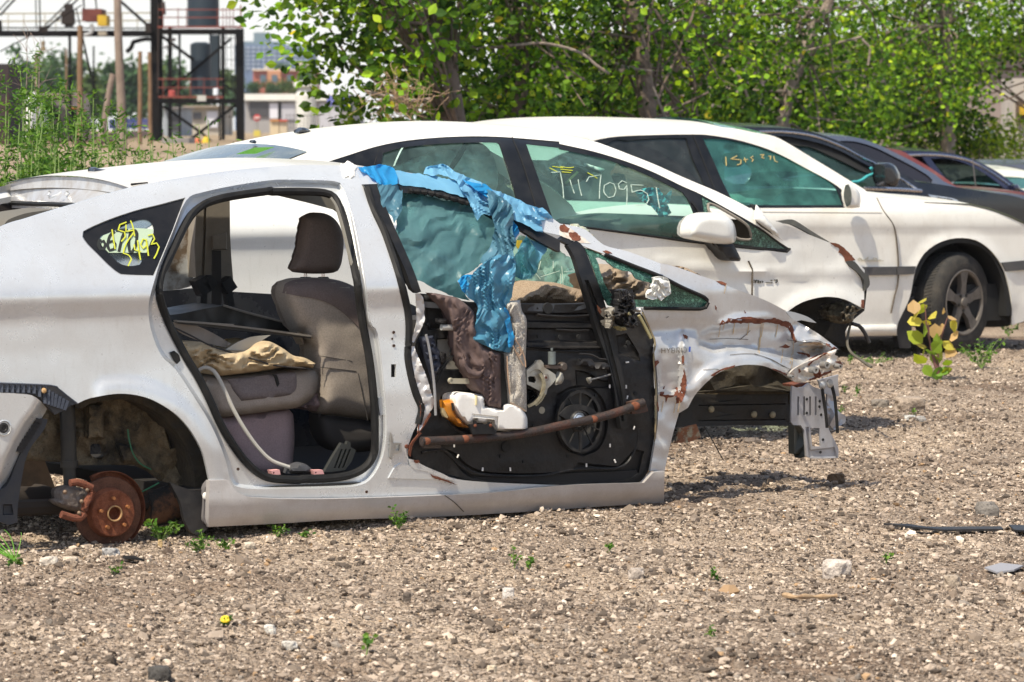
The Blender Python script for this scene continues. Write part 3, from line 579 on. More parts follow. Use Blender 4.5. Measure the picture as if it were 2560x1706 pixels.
for x, y, r in ((1958, 1215, .015), (1875, 1252, .014), (2055, 1225, .010), (1705, 1300, .008)):
    c = F1.pt(P('F', x, y), .045)[0]; mb.lathe(c, F1.n, [(0, r * .45), (-.008, r * .5), (-.008, r), (.03, r)], 12)
mb.build('apron_bolt', steel, apo)
# pressed bracket hanging at the nose
br = P('I', 650, 662, 690, 678, 735, 668, 770, 640, 800, 668, 868, 690, 900, 850, 912, 960, 932, 1010, 962, 1065, 990, 1130, 985, 1193, 790, 1197, 752, 1180, 745, 1080, 738, 990, 712, 952, 660, 950, 642, 930, 645, 700)
brm = pm('bracket_grey', (.40, .40, .42), .4, .35, dirt=(.22, .17, .12), dscale=9, dmix=.4, coat=.3)
rib = [(cm(P('I', x - 7, 740, x + 7, 740, x + 8, 880, x - 8, 880), 5), .012, 2) for x in (692, 736, 780, 822)]
bk = panel('front_bracket', F1, cm(br, 8, corner=40), brm, car1, v=.10, holes=[P('I', 782, 972, 850, 972, 860, 1108, 796, 1108)], th=.01, step=9, regions=rib + [(cm(P('I', 745, 965, 770, 962, 790, 1130, 960, 1110, 985, 1190, 770, 1190), 6), .012, 4)])
mb = MB()
for x, y in ((757, 760), (757, 862), (852, 775), (850, 815), (862, 875), (876, 1058), (858, 1150)):
    c = F1.pt(P('I', x, y), .098)[0]; mb.lathe(c, F1.n, [(0, 0), (0, .006), (.003, .006)], 8)
mb.build('bracket_hole', dark, bk)
for s_, v_ in (((660, 952, 712, 955, 738, 990, 748, 1080, 755, 1180, 710, 1195, 700, 1165, 664, 1165), .16),):
    panel('bracket_back', F1, P('I', *s_), pm('olive_grey', (.07, .072, .06), .5, .2), bk, v=v_, th=.04, step=25, disp=lambda W: .02 * np.sin(W[:, 0] * .8))
panel('bracket_wing', F1, cm(P('I', 905, 722, 945, 735, 985, 842, 1045, 885, 1040, 935, 985, 965, 962, 988, 925, 950, 908, 880), 6), brm, bk, v=.22, th=.01, step=10, disp=lambda W: .02 * rdg(W, 30, 2))
panel('bracket_wing', F1, cm(P('I', 840, 620, 990, 580, 985, 620, 995, 740, 950, 735, 880, 720), 6), brm, bk, v=.25, th=.01, step=10)
mb = MB(); mb.tube(ptube(F1, P('I', 868, 670, 880, 760, 895, 860, 905, 970), .07, .01), .0075, 6); mb.tube(ptube(F1, P('I', 940, 660, 960, 740, 972, 860, 982, 1008), .07, .01), .0075, 6)
mb.build('wire_hose', black, car1)
mb = MB()
for x, y in ((870, 660), (925, 645)): mb.ball(F1.pt(P('I', x, y), .07)[0], .015, 8, 5, (1, .6, 1.3))
mb.build('hose_clamp', steel, car1)
panel('pipe_stub', F1, P('I', 680, 655, 760, 640, 760, 668, 685, 672), rust, car1, v=.2, th=.1, step=20)
# engine bay side behind the wheel arch
bay = panel('wheel_liner', F1, P('Z', 1545, 960, 1570, 900, 1640, 860, 1700, 830, 1790, 832, 1835, 880, 1825, 930, 1822, 900, 1540, 905), pm('dirty_liner', (.055, .045, .028), .85, dirt=(.018, .015, .012), dscale=9, dmix=.9, bump=.4, bscale=40), car1, v=.34, th=.04, step=14, disp=lambda W: .03 * nz(W, 40, 8))
ra = panel('frame_rail', F1, P('I', -60, 722, 300, 728, 655, 716, 655, 958, 300, 950, -30, 960, -200, 965, -160, 800), pm('rail_black', (.018, .018, .018), .6, dirt=(.05, .04, .03), dscale=8, dmix=.6, bump=.3, bscale=30), car1, v=.40, th=.12, step=20, regions=[(P('I', -40, 800, 600, 790, 600, 800, -40, 810), .015, 2), (P('I', -40, 912, 600, 905, 600, 915, -40, 922), .01, 2)], disp=lambda W: .01 * nz(W, 50, 2))
panel('strut_tower', F1, P('I', 0, 520, 60, 520, 330, 560, 655, 640, 655, 722, 0, 728), pm('tower_brown', (.09, .068, .038), .85, dirt=(.03, .024, .018), dscale=9, dmix=.9), car1, v=.38, th=.3, step=20, disp=lambda W: .03 * rdg(W, 60, 5))
mb = MB()
for x, y in ((378, 872), (63, 835), (515, 875)): mb.lathe(F1.pt(P('I', x, y), .385)[0], F1.n, [(0, 0), (0, .008), (.006, .014), (.014, .014)], 10)
mb.build('rail_bolt', pm('pale_bolt', (.35, .30, .20), .7), ra)
MB().tube(ptube(F1, P('I', -5, 950, 60, 1060, 140, 1205), .3, .01), .0022, 5).build('loose_wire', dark, car1)
panel('splash_shield', F1, P('Z', 1560, 985, 1600, 975, 1612, 1005, 1580, 1018, 1552, 1018), pm('greenish_scrap', (.28, .26, .18), .7, dirt=(.2, .07, .03), dscale=20, dmix=.9, thr=(.4, .5)), car1, v=.12, th=.01, step=8, disp=lambda W: .01 * nz(W, 10))
# triangle window with its crazed remains
tw = cm(P('F', 160, 335, 330, 402, 530, 482, 735, 562, 900, 645, 1062, 718, 1090, 757, 1070, 793, 1030, 803, 620, 797, 400, 795, 345, 780, 300, 690, 250, 540, 200, 410), 8)
hole = rough_edge(P('F', 262, 425, 320, 440, 400, 500, 460, 520, 520, 530, 560, 580, 620, 600, 660, 610, 700, 640, 720, 700, 700, 735, 560, 735, 440, 745, 390, 700, 345, 650, 310, 570, 290, 500), 1.5, 10, 2, 6)
sgl = lambda u, z: s1(u, z) + .012
crz = crackle('crazed_green_glass', (.012, .045, .035), (.10, .24, .18), 170)
tg = panel('front_corner_window', F1, inset(tw, 3), crz, car1, v=sgl, holes=[hole], th=.006, step=9)
q = F1.pt(cm(P('F', 330, 402, 530, 482, 735, 562, 900, 645, 1062, 718, 1090, 757, 1070, 793, 1030, 803, 620, 797), 8, False), s1); MB().tube(q, .008, 6).build('window_rubber', black, car1)
# debris of the windscreen on the pillar
deb = puff('windscreen_remains', F1, rough_edge(P('F', 60, 190, 130, 185, 200, 215, 250, 270, 310, 330, 325, 395, 300, 415, 262, 380, 235, 330, 180, 300, 120, 260, 80, 230), 4, 9, 3, 4), pm('crushed_glass', (.40, .46, .36), .7, dirt=(.30, .20, .12), dscale=60, dmix=.9, fine=.4), car1, v=.19, bulge=.03, w=10, th=.03, step=4, wr=lambda W: .03 * nz(W, 8, 3, 3), ang=180)
for i, s_ in enumerate([(0, 185, 40, 190, 70, 210, 60, 240, 20, 235, 0, 215), (60, 245, 110, 240, 160, 285, 130, 300, 90, 290), (320, 375, 350, 378, 390, 395, 340, 392)]):
    panel('rust_patch', F1, rough_edge(P('F', *s_), 2, 7, i, 3), rust, car1, v=s1d(-.004), th=.003, step=6)
panel('bare_primer', F1, rough_edge(P('F', 0, 190, 60, 200, 130, 250, 200, 300, 225, 320, 130, 310, 0, 265), 1.5, 8, 4, 4), pm('primer_white', (.6, .56, .5), .7, dirt=(.35, .2, .12), dscale=30, dmix=.7), car1, v=s1d(-.002), th=.002, step=7)
# ------------------------------------------------------------ floor and cabin
L1 = []
mb = MB()
fl = F1.w([[.35, .06, .13], [2.35, .06, .10], [2.35, 1.66, .10], [.35, 1.66, .13], [.35, .06, .17], [2.35, .06, .14], [2.35, 1.66, .14], [.35, 1.66, .17]])
mb.add(fl, [(3, 2, 1, 0), (4, 5, 6, 7), (0, 1, 5, 4), (1, 2, 6, 5), (2, 3, 7, 6), (3, 0, 4, 7)])
fl = F1.w([[-.85, .5, .34], [.45, .5, .34], [.45, 1.6, .34], [-.85, 1.6, .34], [-.85, .5, .40], [.45, .5, .40], [.45, 1.6, .40], [-.85, 1.6, .40]])
mb.add(fl, [(3, 2, 1, 0), (4, 5, 6, 7), (0, 1, 5, 4), (1, 2, 6, 5), (2, 3, 7, 6), (3, 0, 4, 7)])
mb.build('floor_pan', pm('floor_black', (.014, .012, .011), .85), car1, smooth=False)
# firewall, dash
mb = MB(); a = F1.w([[2.0, .22, .2], [2.0, 1.55, .2], [2.0, 1.55, .70], [2.0, .22, .70], [2.25, .22, .2], [2.25, 1.55, .2], [2.35, 1.55, .70], [2.35, .22, .70]])
mb.add(a, [(0, 1, 2, 3), (7, 6, 5, 4), (3, 2, 6, 7), (0, 3, 7, 4), (1, 5, 6, 2)]); mb.build('dashboard', pm('dash', (.03, .027, .025), .8), car1, smooth=False)
# front seat
seat = puff('front_seat', F1, cm(PL(P('D', 312, 1010, 330, 965, 400, 935, 520, 928, 640, 930, 760, 955, 870, 1010, 960, 1100), P('J', 1700, 60, 1720, 400, 1700, 745, 1600, 742, 1400, 712, 1215, 685, 1208, 560, 1195, 420, 1170, 300, 1160, 190, 1100, 90), P('D', 470, 1420, 400, 1290, 345, 1160, 316, 1080)), 10, corner=80), seatgrey, car1, v=.52, bulge=.11, w=46, th=.06, step=14, wr=lambda W: .006 * nz(W, 60, 4, 2))
dzone = cm(PL(P('D', 318, 1040, 400, 1058, 560, 1085, 690, 1135, 800, 1220, 900, 1320, 960, 1350, 960, 1100, 870, 1012, 760, 957, 640, 934, 520, 932, 400, 940, 335, 970)), 10)
so2 = cm(PL(P('D', 312, 1010, 330, 965, 400, 935, 520, 928, 640, 930, 760, 955, 870, 1010, 960, 1100), P('J', 1700, 60, 1720, 400, 1700, 745, 1600, 742, 1400, 712, 1215, 685, 1208, 560, 1195, 420, 1170, 300, 1160, 190, 1100, 90), P('D', 470, 1420, 400, 1290, 345, 1160, 316, 1080)), 10, corner=80)
panel('seat_shoulder', F1, inset(dzone, 1), seatdark, seat, v=.52, th=.01, step=14, disp=lambda W: -.114 * np.sqrt(np.clip(1 - (1 - np.clip(dist(W, so2) / 46, 0, 1)) ** 2, 0, 1)) + .006 * nz(W, 60, 4, 2))
mb = MB(); stroke(mb, F1, P('J', 1195, 262, 1300, 275, 1470, 305), .412, 1.5, th=.003); stroke(mb, F1, P('J', 1200, 350, 1300, 355, 1500, 378), .412, 1.5, th=.003); stroke(mb, F1, P('J', 1515, 395, 1550, 560, 1585, 738), .412, 1.5, th=.003)
mb.build('seat_seam', pm('seam', (.06, .055, .05), .9), seat)
puff('seat_cushion', F1, cm(P('J', 1222, 692, 1400, 718, 1700, 760, 1700, 950, 1500, 975, 1380, 970, 1300, 930, 1245, 840), 10), pm('seat_underside', (.045, .04, .038), .9), seat, v=.5, bulge=.06, w=26, th=.08, step=14)
hr = puff('headrest', F1, cm(P('D', 478, 475, 540, 448, 620, 452, 690, 488, 740, 560, 762, 650, 756, 760, 735, 850, 690, 888, 540, 897, 410, 885, 385, 862, 405, 810, 435, 730, 455, 600), 7), pm('headrest_cloth', (.15, .115, .10), .92, 0, dirt=(.11, .085, .075), dscale=7, dmix=.5, bump=.3, bscale=500, bdist=.002, fine=.15), seat, v=.55, bulge=.06, w=26, th=.03, step=9)
mb = MB()
for x in (482, 612): p = F1.pt(P('D', x, 885, x, 950), .56); mb.tube(p, .007, 8)
mb.build('headrest_post', chrome, seat)
mb = MB()
for x in (482, 612): mb.lathe(F1.pt(P('D', x, 935), .56)[0], (0, 0, 1), [(-.01, .022), (0, .026), (.008, .02), (.008, 0)], 12)
mb.build('post_sleeve', bplas, seat)
# rear bench
rb = puff('rear_seat_base', F1, cm(P('J', 500, 760, 515, 735, 620, 702, 800, 678, 940, 660, 1010, 660, 1036, 690, 1048, 850, 1040, 1000, 1030, 1080, 980, 1130, 800, 1150, 700, 1100, 600, 950), 9, corner=80), seatmauve, car1, v=.42, bulge=.05, w=22, th=.9, step=14, wr=lambda W: .005 * nz(W, 60, 6))
fs = puff('folded_seatback', F1, cm(P('J', 380, 445, 500, 425, 760, 400, 1000, 378, 1150, 364, 1200, 375, 1222, 420, 1210, 520, 1165, 590, 1060, 648, 930, 662, 800, 682, 640, 700, 505, 708, 440, 600), 9, corner=80), pm('seat_side_grey', (.33, .28, .24), .9, 0, dirt=(.25, .22, .19), dscale=7, dmix=.6, bump=.3, bscale=500, bdist=.002, fine=.1), car1, v=.36, bulge=.06, w=24, th=.9, step=11, wr=lambda W: .004 * rdg(W, 22, 7, (.7, 2)))
puff('seatback_inlay', F1, cm(P('J', 560, 436, 700, 425, 900, 400, 1050, 388, 1062, 400, 1062, 500, 1030, 540, 980, 560, 800, 580, 660, 596, 600, 520), 8), pm('inlay_cloth', (.16, .135, .135), .92, 0, dirt=(.2, .17, .17), dscale=9, dmix=.6, fine=.2), fs, v=.300, bulge=.008, w=8, th=.02, step=11, wr=lambda W: .008 * nz(W, 30, 3))
panel('seat_release', F1, P('J', 880, 398, 915, 402, 925, 420, 938, 470, 925, 492, 912, 450, 900, 415), dark, fs, v=.285, th=.01, step=20)
puff('seat_bolster', F1, cm(P('J', 1110, 640, 1180, 590, 1215, 540, 1260, 580, 1278, 620, 1250, 660, 1190, 672), 8), seatmauve, car1, v=.5, bulge=.04, w=14, th=.2, step=12)
panel('cargo_board', F1, P('B', 1300, 1238, 1500, 1252, 1720, 1268, 1722, 1274, 2000, 1308, 2290, 1348, 2290, 1362, 2000, 1322, 1700, 1286, 1500, 1266, 1305, 1252), pm('board_edge', (.19, .17, .145), .7), car1, v=.40, th=.03, step=16)
tb = F1.pt(P('B', 1305, 1240, 2290, 1352), .41); tb2 = tb + F1.n * .7 + [0, 0, .0]
mk('cargo_board_top', np.vstack([tb, tb2, tb - [0, 0, .012], tb2 - [0, 0, .012]]), [(0, 1, 3, 2), (4, 6, 7, 5), (0, 4, 5, 1)], pm('board_dark', (.03, .027, .025), .6), car1, smooth=False)
panel('cargo_cover', F1, cm(P('B', 1240, 1200, 1330, 1190, 1500, 1155, 1650, 1130, 1800, 1170, 2100, 1245, 2250, 1290, 2290, 1345, 2000, 1320, 1720, 1268, 1340, 1245, 1260, 1235), 14, corner=20), pm('black_cover', (.010, .010, .010), .35, dirt=(.04, .04, .035), dscale=6, dmix=.5), car1, v=.62, th=.25, step=20, disp=lambda W: .03 * nz(W, 70, 2))
MB().tube(F1.pt(cm(P('B', 1645, 1130, 1800, 1178, 2000, 1230, 2190, 1280), 10, False), .6), .005, 5).build('cover_edge', pm('board_edge', (.19, .17, .145), .7), car1)
panel('torn_trim', F1, cm(P('B', 1262, 1252, 1340, 1255, 1430, 1272, 1560, 1330, 1700, 1412, 1660, 1440, 1500, 1400, 1330, 1330), 8), pm('flap_beige', (.24, .20, .165), .85), car1, v=.42, th=.01, step=12, disp=lambda W: .02 * nz(W, 40, 1))
panel('trim_flap', F1, cm(P('B', 1660, 1455, 1750, 1400, 1850, 1362, 1990, 1348, 1930, 1385, 1860, 1430, 1820, 1462), 8), pm('flap_grey', (.33, .32, .29), .7), car1, v=.33, th=.006, step=12, disp=lambda W: .03 * smooth01((W[:, 0] - 600) / 60))
MB().tube(ptube(F1, PL(P('B', 1285, 1295, 1400, 1350, 1560, 1430, 1750, 1490, 1900, 1535), P('J', 900, 335, 1120, 357)), np.array([.3, .29, .28, .27, .25, .24, .25])), .0035, 5).build('strap', pm('belt', (.035, .03, .028), .8), car1)
MB().tube(ptube(F1, P('J', 345, 372, 380, 352, 430, 358, 480, 410, 540, 530, 600, 660, 680, 800, 780, 940, 880, 1035, 1010, 1085), np.linspace(.28, .14, 10)), .0078, 8).build('belt_cord', pm('cord_grey', (.42, .40, .36), .7), car1)
puff('belt_buckle', F1, cm(P('J', 1000, 1130, 1010, 1085, 1050, 1065, 1100, 1050, 1130, 1060, 1170, 1090, 1195, 1125, 1120, 1138), 6), pm('buckle', (.06, .06, .065), .5), car1, v=.14, bulge=.03, w=8, th=.04, step=8)
for s_ in ((875, 1108, 938, 1102, 946, 1138, 885, 1140), (1185, 1106, 1255, 1104, 1266, 1134, 1195, 1138)):
    panel('pink_clip', F1, P('J', *s_), pm('pink_plastic', (.75, .38, .36), .5), car1, v=.10, th=.03, step=12, holes=[P('J', s_[0] + 14, s_[1] + 12, s_[0] + 26, s_[1] + 12, s_[0] + 26, s_[1] + 24, s_[0] + 14, s_[1] + 24)])
tb_ = panel('trim_bracket', F1, P('J', 1268, 1120, 1330, 1010, 1395, 905, 1430, 918, 1440, 893, 1462, 905, 1460, 935, 1500, 958, 1470, 1040, 1420, 1105, 1315, 1120), pm('bracket_black', (.035, .037, .035), .5), car1, v=.16, th=.02, step=14, regions=[(P('J', x, 950, x + 14, 950, x - 40, 1090, x - 54, 1090), .01, 2) for x in (1390, 1420, 1450)])
panel('far_light_scrap', F1, P('J', 1188, 838, 1225, 835, 1228, 862, 1200, 866), foamw, car1, v=1.2, th=.01, step=12)
# ------------------------------------------------------------ rear wheel housing
hd = lambda W: .035 * rdg(W, 55, 3, (1, 1.5)) + .018 * nz(W, 14, 3)
ho = panel('wheel_housing', F1, P('C', 40, 240, 575, 300, 900, 270, 1330, 400, 1530, 680, 1590, 950, 1560, 1290, 1400, 1330, 1360, 1230, 1330, 1130, 1262, 970, 1190, 950, 1100, 880, 1000, 835, 830, 832, 560, 835, 450, 810, 200, 800, 100, 820), pm('housing_dirt', (.15, .115, .07), .9, dirt=(.014, .012, .010), dscale=5.5, dmix=1, bump=.7, bscale=35, fine=.25, thr=(.46, .66)), car1, v=.24, th=.03, step=9, holes=[cm(P('C', 665, 690, 680, 678, 750, 678, 765, 700, 765, 765, 745, 778, 690, 775, 662, 750), 5)], regions=[(cm(P('C', 640, 380, 760, 380, 770, 640, 640, 640), 8), -.06, 5), (cm(P('C', 1180, 470, 1260, 480, 1300, 700, 1250, 720), 8), .05, 6), (cm(P('C', 840, 660, 1000, 700, 1120, 860, 1190, 940, 1050, 860, 900, 820), 8), -.05, 8)], disp=hd, ang=60)
panel('wheel_arch_lining', F1, cm(P('C', 575, 378, 650, 345, 800, 315, 900, 308, 1000, 318, 1100, 345, 1200, 395, 1300, 465, 1380, 550, 1440, 640, 1490, 740, 1515, 830, 1530, 940, 1545, 1290, 1490, 1320, 1440, 1100, 1430, 900, 1380, 720, 1290, 580, 1180, 460, 1060, 390, 900, 350, 700, 370, 600, 420), 9, corner=60), pm('housing_dirt2', (.03, .025, .018), .9, dirt=(.075, .058, .036), dscale=9, dmix=.8, bump=.5, bscale=40), car1, v=.13, th=.16, step=12, disp=lambda W: .015 * nz(W, 25, 1))
MB().tube(ptube(F1, P('C', 1060, 1150, 1180, 1140, 1310, 1090), .25, .01), .07, 14).build('trailing_arm', pm('arm_rust', (.13, .06, .03), .9, dirt=(.02, .018, .016), dscale=10, dmix=1, bump=.5, bscale=60, thr=(.45, .55)), car1)
mb = MB(); mb.tube(F1.pt(P('C', 493, 370, 508, 845), .2), .029, 16); mb.tube(F1.pt(P('C', 508, 800, 509, 850), .2), .033, 16); mb.tube(F1.pt(P('C', 509, 850, 515, 1010), .2), .024, 14)
mb.build('shock_absorber', pm('shock_black', (.016, .016, .016), .5, dirt=(.06, .05, .035), dscale=14, dmix=.6), car1)
mb = MB(); p = F1.pt(P('C', 120, 800, 330, 800, 440, 1090, 150, 1090), .45); mb.add(np.vstack([p, p + F1.n * .5]), [(0, 1, 2, 3), (4, 5, 1, 0), (3, 2, 6, 7), (7, 6, 5, 4), (0, 3, 7, 4), (1, 5, 6, 2)]); mb.build('spring_seat', pm('arm_rust2', (.05, .03, .018), .9, dirt=(.012, .011, .01), dscale=8, dmix=1), car1, smooth=False)
mb = MB(); mb.tube(F1.w([[-.5, .3, .16], [-.1, .35, .14], [-.0, 1.4, .14]]), .045, 10); mb.tube(F1.w([[-.45, .2, .13], [.62, .26, .10]]), .03, 8); mb.build('rear_axle', pm('axle', (.03, .022, .016), .9), car1)
dc = F1.pt(P('C', 803, 1180), .15)[0]; ax = -F1.n
rotm = pm('rotor_rust', (.135, .055, .030), .7, .25, dirt=(.06, .03, .02), dscale=18, dmix=.8, bump=.35, bscale=140, bdist=.002, fine=.2)
hatm = pm('hat_rust', (.21, .068, .030), .8, .1, dirt=(.13, .038, .018), dscale=30, dmix=.9, bump=.5, bscale=160, bdist=.003, fine=.25)
ro = MB().lathe(dc, ax, [(-.022, .06), (-.022, .128), (-.020, .131), (-.002, .131), (0, .129), (0, .088)], 56).build('brake_disc', rotm, car1, ang=40)
MB().lathe(dc, ax, [(0, .092), (.004, .090), (.034, .087), (.038, .083), (.038, .030), (.046, .029), (.046, .024), (.020, .022), (.018, 0)], 48).build('disc_hat', hatm, ro, ang=35)
pitch = lambda an, r, d: dc + ax * d + r * (math.cos(an) * F1.u + math.sin(an) * np.array([0, 0, 1]))
mb = MB()
for i in range(5): an = R(95 - 72 * i); mb.tube([pitch(an, .057, .036), pitch(an, .057, .056)], .0065, 10)
mb.build('wheel_stud', pm('stud_rust', (.42, .17, .06), .7, .3, dirt=(.2, .08, .03), dscale=60, dmix=.8), ro)
mb = MB().lathe(dc, ax, [(.046, .024), (.052, .026), (.052, .029), (.046, .030)], 32); mb.build('hub_ring', pm('hub_pale', (.40, .25, .12), .7, .3), ro)
# thin shield behind the disc, open at the caliper
V = []; n_ = 44
for i in range(n_ + 1):
    an = R(118 - 225 * i / n_); rr = .143 if an > R(-60) else .138
    for r_, d_ in ((.05, -.040), (rr, -.040), (rr + .003, -.010), (rr + .0005, -.008), (rr - .004, -.042)): V.append(pitch(an, r_, d_) + .006 * F1.u + [0, 0, .006])
MB().add(V, [(i * 5 + j, i * 5 + j + 1, i * 5 + j + 6, i * 5 + j + 5) for i in range(n_) for j in range(4)]).build('dust_shield', hatm, ro, ang=50)
cal = puff('brake_caliper', F1, cm(P('C', 412, 1092, 440, 1085, 440, 1030, 470, 1000, 500, 988, 560, 995, 620, 1012, 648, 1045, 640, 1080, 612, 1110, 605, 1160, 560, 1175, 520, 1165, 435, 1132, 415, 1115), 6), pm('caliper_alloy', (.19, .16, .14), .55, .4, dirt=(.10, .07, .05), dscale=25, dmix=.8, bump=.3, bscale=90), car1, v=.12, bulge=.05, w=9, th=.05, step=6, wr=lambda W: .006 * nz(W, 12, 2))
mb = MB().tube(ptube(F1, P('C', 515, 965, 560, 958, 620, 975, 672, 1000, 682, 1030, 655, 1075, 625, 1130, 620, 1190, 590, 1222, 540, 1222, 450, 1195), .045, .01), .014, 10)
mb.build('caliper_bracket', rust, cal)
mb = MB()
for x, y in ((640, 1015), (478, 1030), (582, 1185), (600, 1100)): mb.ball(F1.pt(P('C', x, y), .038)[0], .008, 8, 6)
mb.build('caliper_bolt', pm('bolt_brown', (.22, .15, .10), .6, .3), cal)
for i, s_ in enumerate(((940, 570, 945, 620, 975, 740, 1030, 820, 1110, 865), (1040, 1030, 1100, 1000, 1170, 962))):
    MB().tube(ptube(F1, P('C', *s_), .2, .01), .0028, 5).build('brake_wire', pm('green_wire', (.03, .16, .08), .6), car1)
# rear bumper and its holder
bo = PL(P('S', -260, 990), P('C', 0, 305, 130, 308, 235, 320, 300, 365, 345, 420, 312, 480, 245, 560, 170, 690, 120, 800, 75, 930, 30, 990, 0, 1010), P('S', -100, 1260, -260, 1290))
def bdisp(W):
    d = dist(W, P('C', 345, 420, 312, 480, 245, 560, 170, 690, 120, 800, 75, 930, 30, 990), False); return .07 * (1 - smooth01(d / 34)) + .03 * smooth01((W[:, 1] - 1130) / 120)
bu = panel('rear_bumper', F1, cm(bo, 9, corner=55), silver, car1, v=-.01, th=.01, step=9, disp=bdisp)
c = F1.pt(P('C', 28, 560), -.012)[0]; MB().lathe(c, ax, [(.002, .030), (.004, .026), (-.004, .021), (-.008, .019)], 20).build('sensor_ring', silver, bu)
MB().lathe(c, ax, [(-.002, .019), (.004, .017), (.004, .010), (.001, .008), (.001, 0)], 20).build('parking_sensor', bplas, bu)
hol = cm(P('C', -200, 215, 0, 225, 370, 242, 430, 265, 500, 320, 575, 378, 520, 395, 470, 430, 405, 462, 330, 372, 300, 340, 240, 315, 0, 300, -200, 295), 8, corner=30)
bh = panel('bumper_holder', F1, hol, pm('holder_black', (.022, .026, .036), .5, dirt=(.07, .06, .05), dscale=14, dmix=.5), car1, v=.015, th=.02, step=10)
mb = MB()
for x in range(-150, 340, 40): mb.bar(*F1.pt(P('C', x, 240 if x > 0 else 232, x, 300 + max(0, (x - 240) * .6)), .008), .003, .012)
for i in range(7): mb.bar(*F1.pt(P('C', 330 + i * 28, 262 + i * 16, 350 + i * 20 - 20 + i * 4, 380 + i * 8), .008), .003, .012)
mb.tube(F1.pt(cm(P('C', -200, 262, 0, 268, 300, 280, 380, 320, 480, 400), 10, False), .008), .002, 4); mb.tube(F1.pt(cm(P('C', -200, 222, 0, 231, 370, 247, 430, 272, 500, 328, 570, 382), 10, False), .005), .003, 4)
mb.build('holder_rib', pm('holder_edge', (.055, .065, .09), .5), bh)
MB().ball(F1.pt(P('C', 323, 285), .002)[0], .010, sq=(1, .5, 1)).build('holder_screw', rustl, bh)
st = panel('bumper_side_strip', F1, cm(P('C', 255, 505, 300, 490, 352, 496, 330, 560, 290, 620, 235, 690, 200, 760, 175, 850, 150, 1000, 130, 1150, 130, 1250, 70, 1272, 0, 1250, -100, 1240, -100, 1060, 30, 1000, 80, 930, 130, 800, 180, 690, 230, 570), 8, corner=60), pm('holder_black', (.02, .02, .02)), car1, v=.05, th=.03, step=11, regions=[(cm(P('C', 20, 1120, 90, 1120, 100, 1200, 20, 1200), 6), .015, 3)])
mb = MB()
for t in range(9):
    x, y = 262 - t * 17, 505 + t * 26; mb.bar(*F1.pt(P('C', x, y, x + 45, y + 14), .04), .004, .02)
mb.build('strip_tooth', bplas, st)
# ============================================================ front door: bare inner shell, torn skin, frame
dl = F1
door = bpy.data.objects.new('front_door', None); COL.objects.link(door); door.parent = car1; WL[door.name] = WL[car1.name]
door['label'] = 'front door stripped to its black inner shell'
dsf = lambda u, z: s1(u, z) + .022
sh = PL(P('E', 470, 215, 640, 225, 900, 235, 1180, 237, 1400, 240, 1660, 236, 1720, 300, 1800, 330, 1960, 330, 2060, 300, 2095, 350, 2140, 450, 2162, 520, 2158, 700, 2168, 950, 2165, 1200, 2150, 1380, 2100, 1500, 2050, 1545), P('Z', 1450, 1110, 1400, 1113, 1300, 1114, 1140, 1113, 1080, 1103, 1010, 1085), P('E', 620, 1490, 480, 1430, 390, 1385, 380, 1330, 385, 1260, 440, 1180, 520, 1040, 500, 900, 450, 700, 425, 540, 470, 420))
shm = pm('inner_shell_black', (.008, .008, .009), .45, 0, spec=.35, dirt=(.042, .037, .033), dscale=8, dmix=.6, bump=.2, bscale=50, fine=.15)
hole_l = cm(P('E', 560, 490, 690, 480, 720, 600, 760, 720, 600, 725, 560, 640), 8)
low_l = cm(P('E', 590, 920, 620, 890, 720, 870, 900, 880, 1060, 900, 1200, 1000, 1235, 1120, 1200, 1190, 900, 1200, 760, 1180, 640, 1090, 595, 1020), 9)
opn = cm(P('E', 1226, 860, 1290, 870, 1310, 920, 1226, 985), 6)
regs = [(cm(P('E', 480, 250, 640, 250, 680, 300, 680, 420, 500, 430), 9), .02, 4), (hole_l, .05, 4), (low_l, .045, 6), (opn, .06, 3),
        (cm(P('E', 1200, 300, 1700, 300, 1740, 380, 1220, 370), 9), .014, 5), (cm(P('E', 1220, 410, 1760, 410, 1790, 520, 1230, 520), 9), .018, 5),
        (cm(P('E', 1230, 540, 1780, 545, 1800, 570, 1500, 575, 1230, 562), 9), -.015, 4),
        (cm(P('E', 1580, 720, 1680, 740, 1760, 790, 1840, 800, 1850, 860, 1590, 850), 9), .02, 4),
        (cm(P('E', 1880, 470, 1960, 450, 2050, 600, 2060, 660, 1900, 600), 9), .02, 4),
        (cm(P('E', 620, 1300, 700, 1330, 800, 1420, 950, 1470, 1300, 1480, 1560, 1450, 1600, 1400, 1900, 1430, 2020, 1300, 2090, 1320, 2050, 1480, 1900, 1540, 1300, 1545, 900, 1530, 760, 1480), 10), .018, 6),
        (cm(P('E', 1440, 900, 1560, 840, 1700, 850, 1800, 960, 1820, 1150, 1760, 1300, 1640, 1360, 1520, 1310, 1440, 1180), 9), .015, 6)]
shell = panel('inner_shell', F1, cm(sh, 10, corner=45), shm, door, v=dsf, th=.02, step=11, regions=regs, disp=lambda W: .005 * nz(W, 60, 3, 3) - .03 * smooth01((W[:, 0] - 1560) / 60) * (1 - smooth01((W[:, 0] - 1620) / 30)) * (W[:, 1] > 900) * .3)
# pale cabin lining seen through the left opening
panel('door_lining', F1, P('E', 570, 500, 680, 490, 700, 600, 740, 715, 610, 715, 570, 630), pm('lining_pale', (.30, .28, .25), .85, dirt=(.2, .18, .15), dscale=20, dmix=.5), door, v=.075, th=.01, step=18, disp=lambda W: -.0 + 0 * W[:, 0])
puff('door_top_felt', F1, cm(P('E', 455, 160, 560, 170, 700, 200, 830, 222, 1180, 225, 1180, 245, 640, 240, 470, 222), 8, corner=50), black, door, v=.06, bulge=.01, w=5, th=.02, step=9)
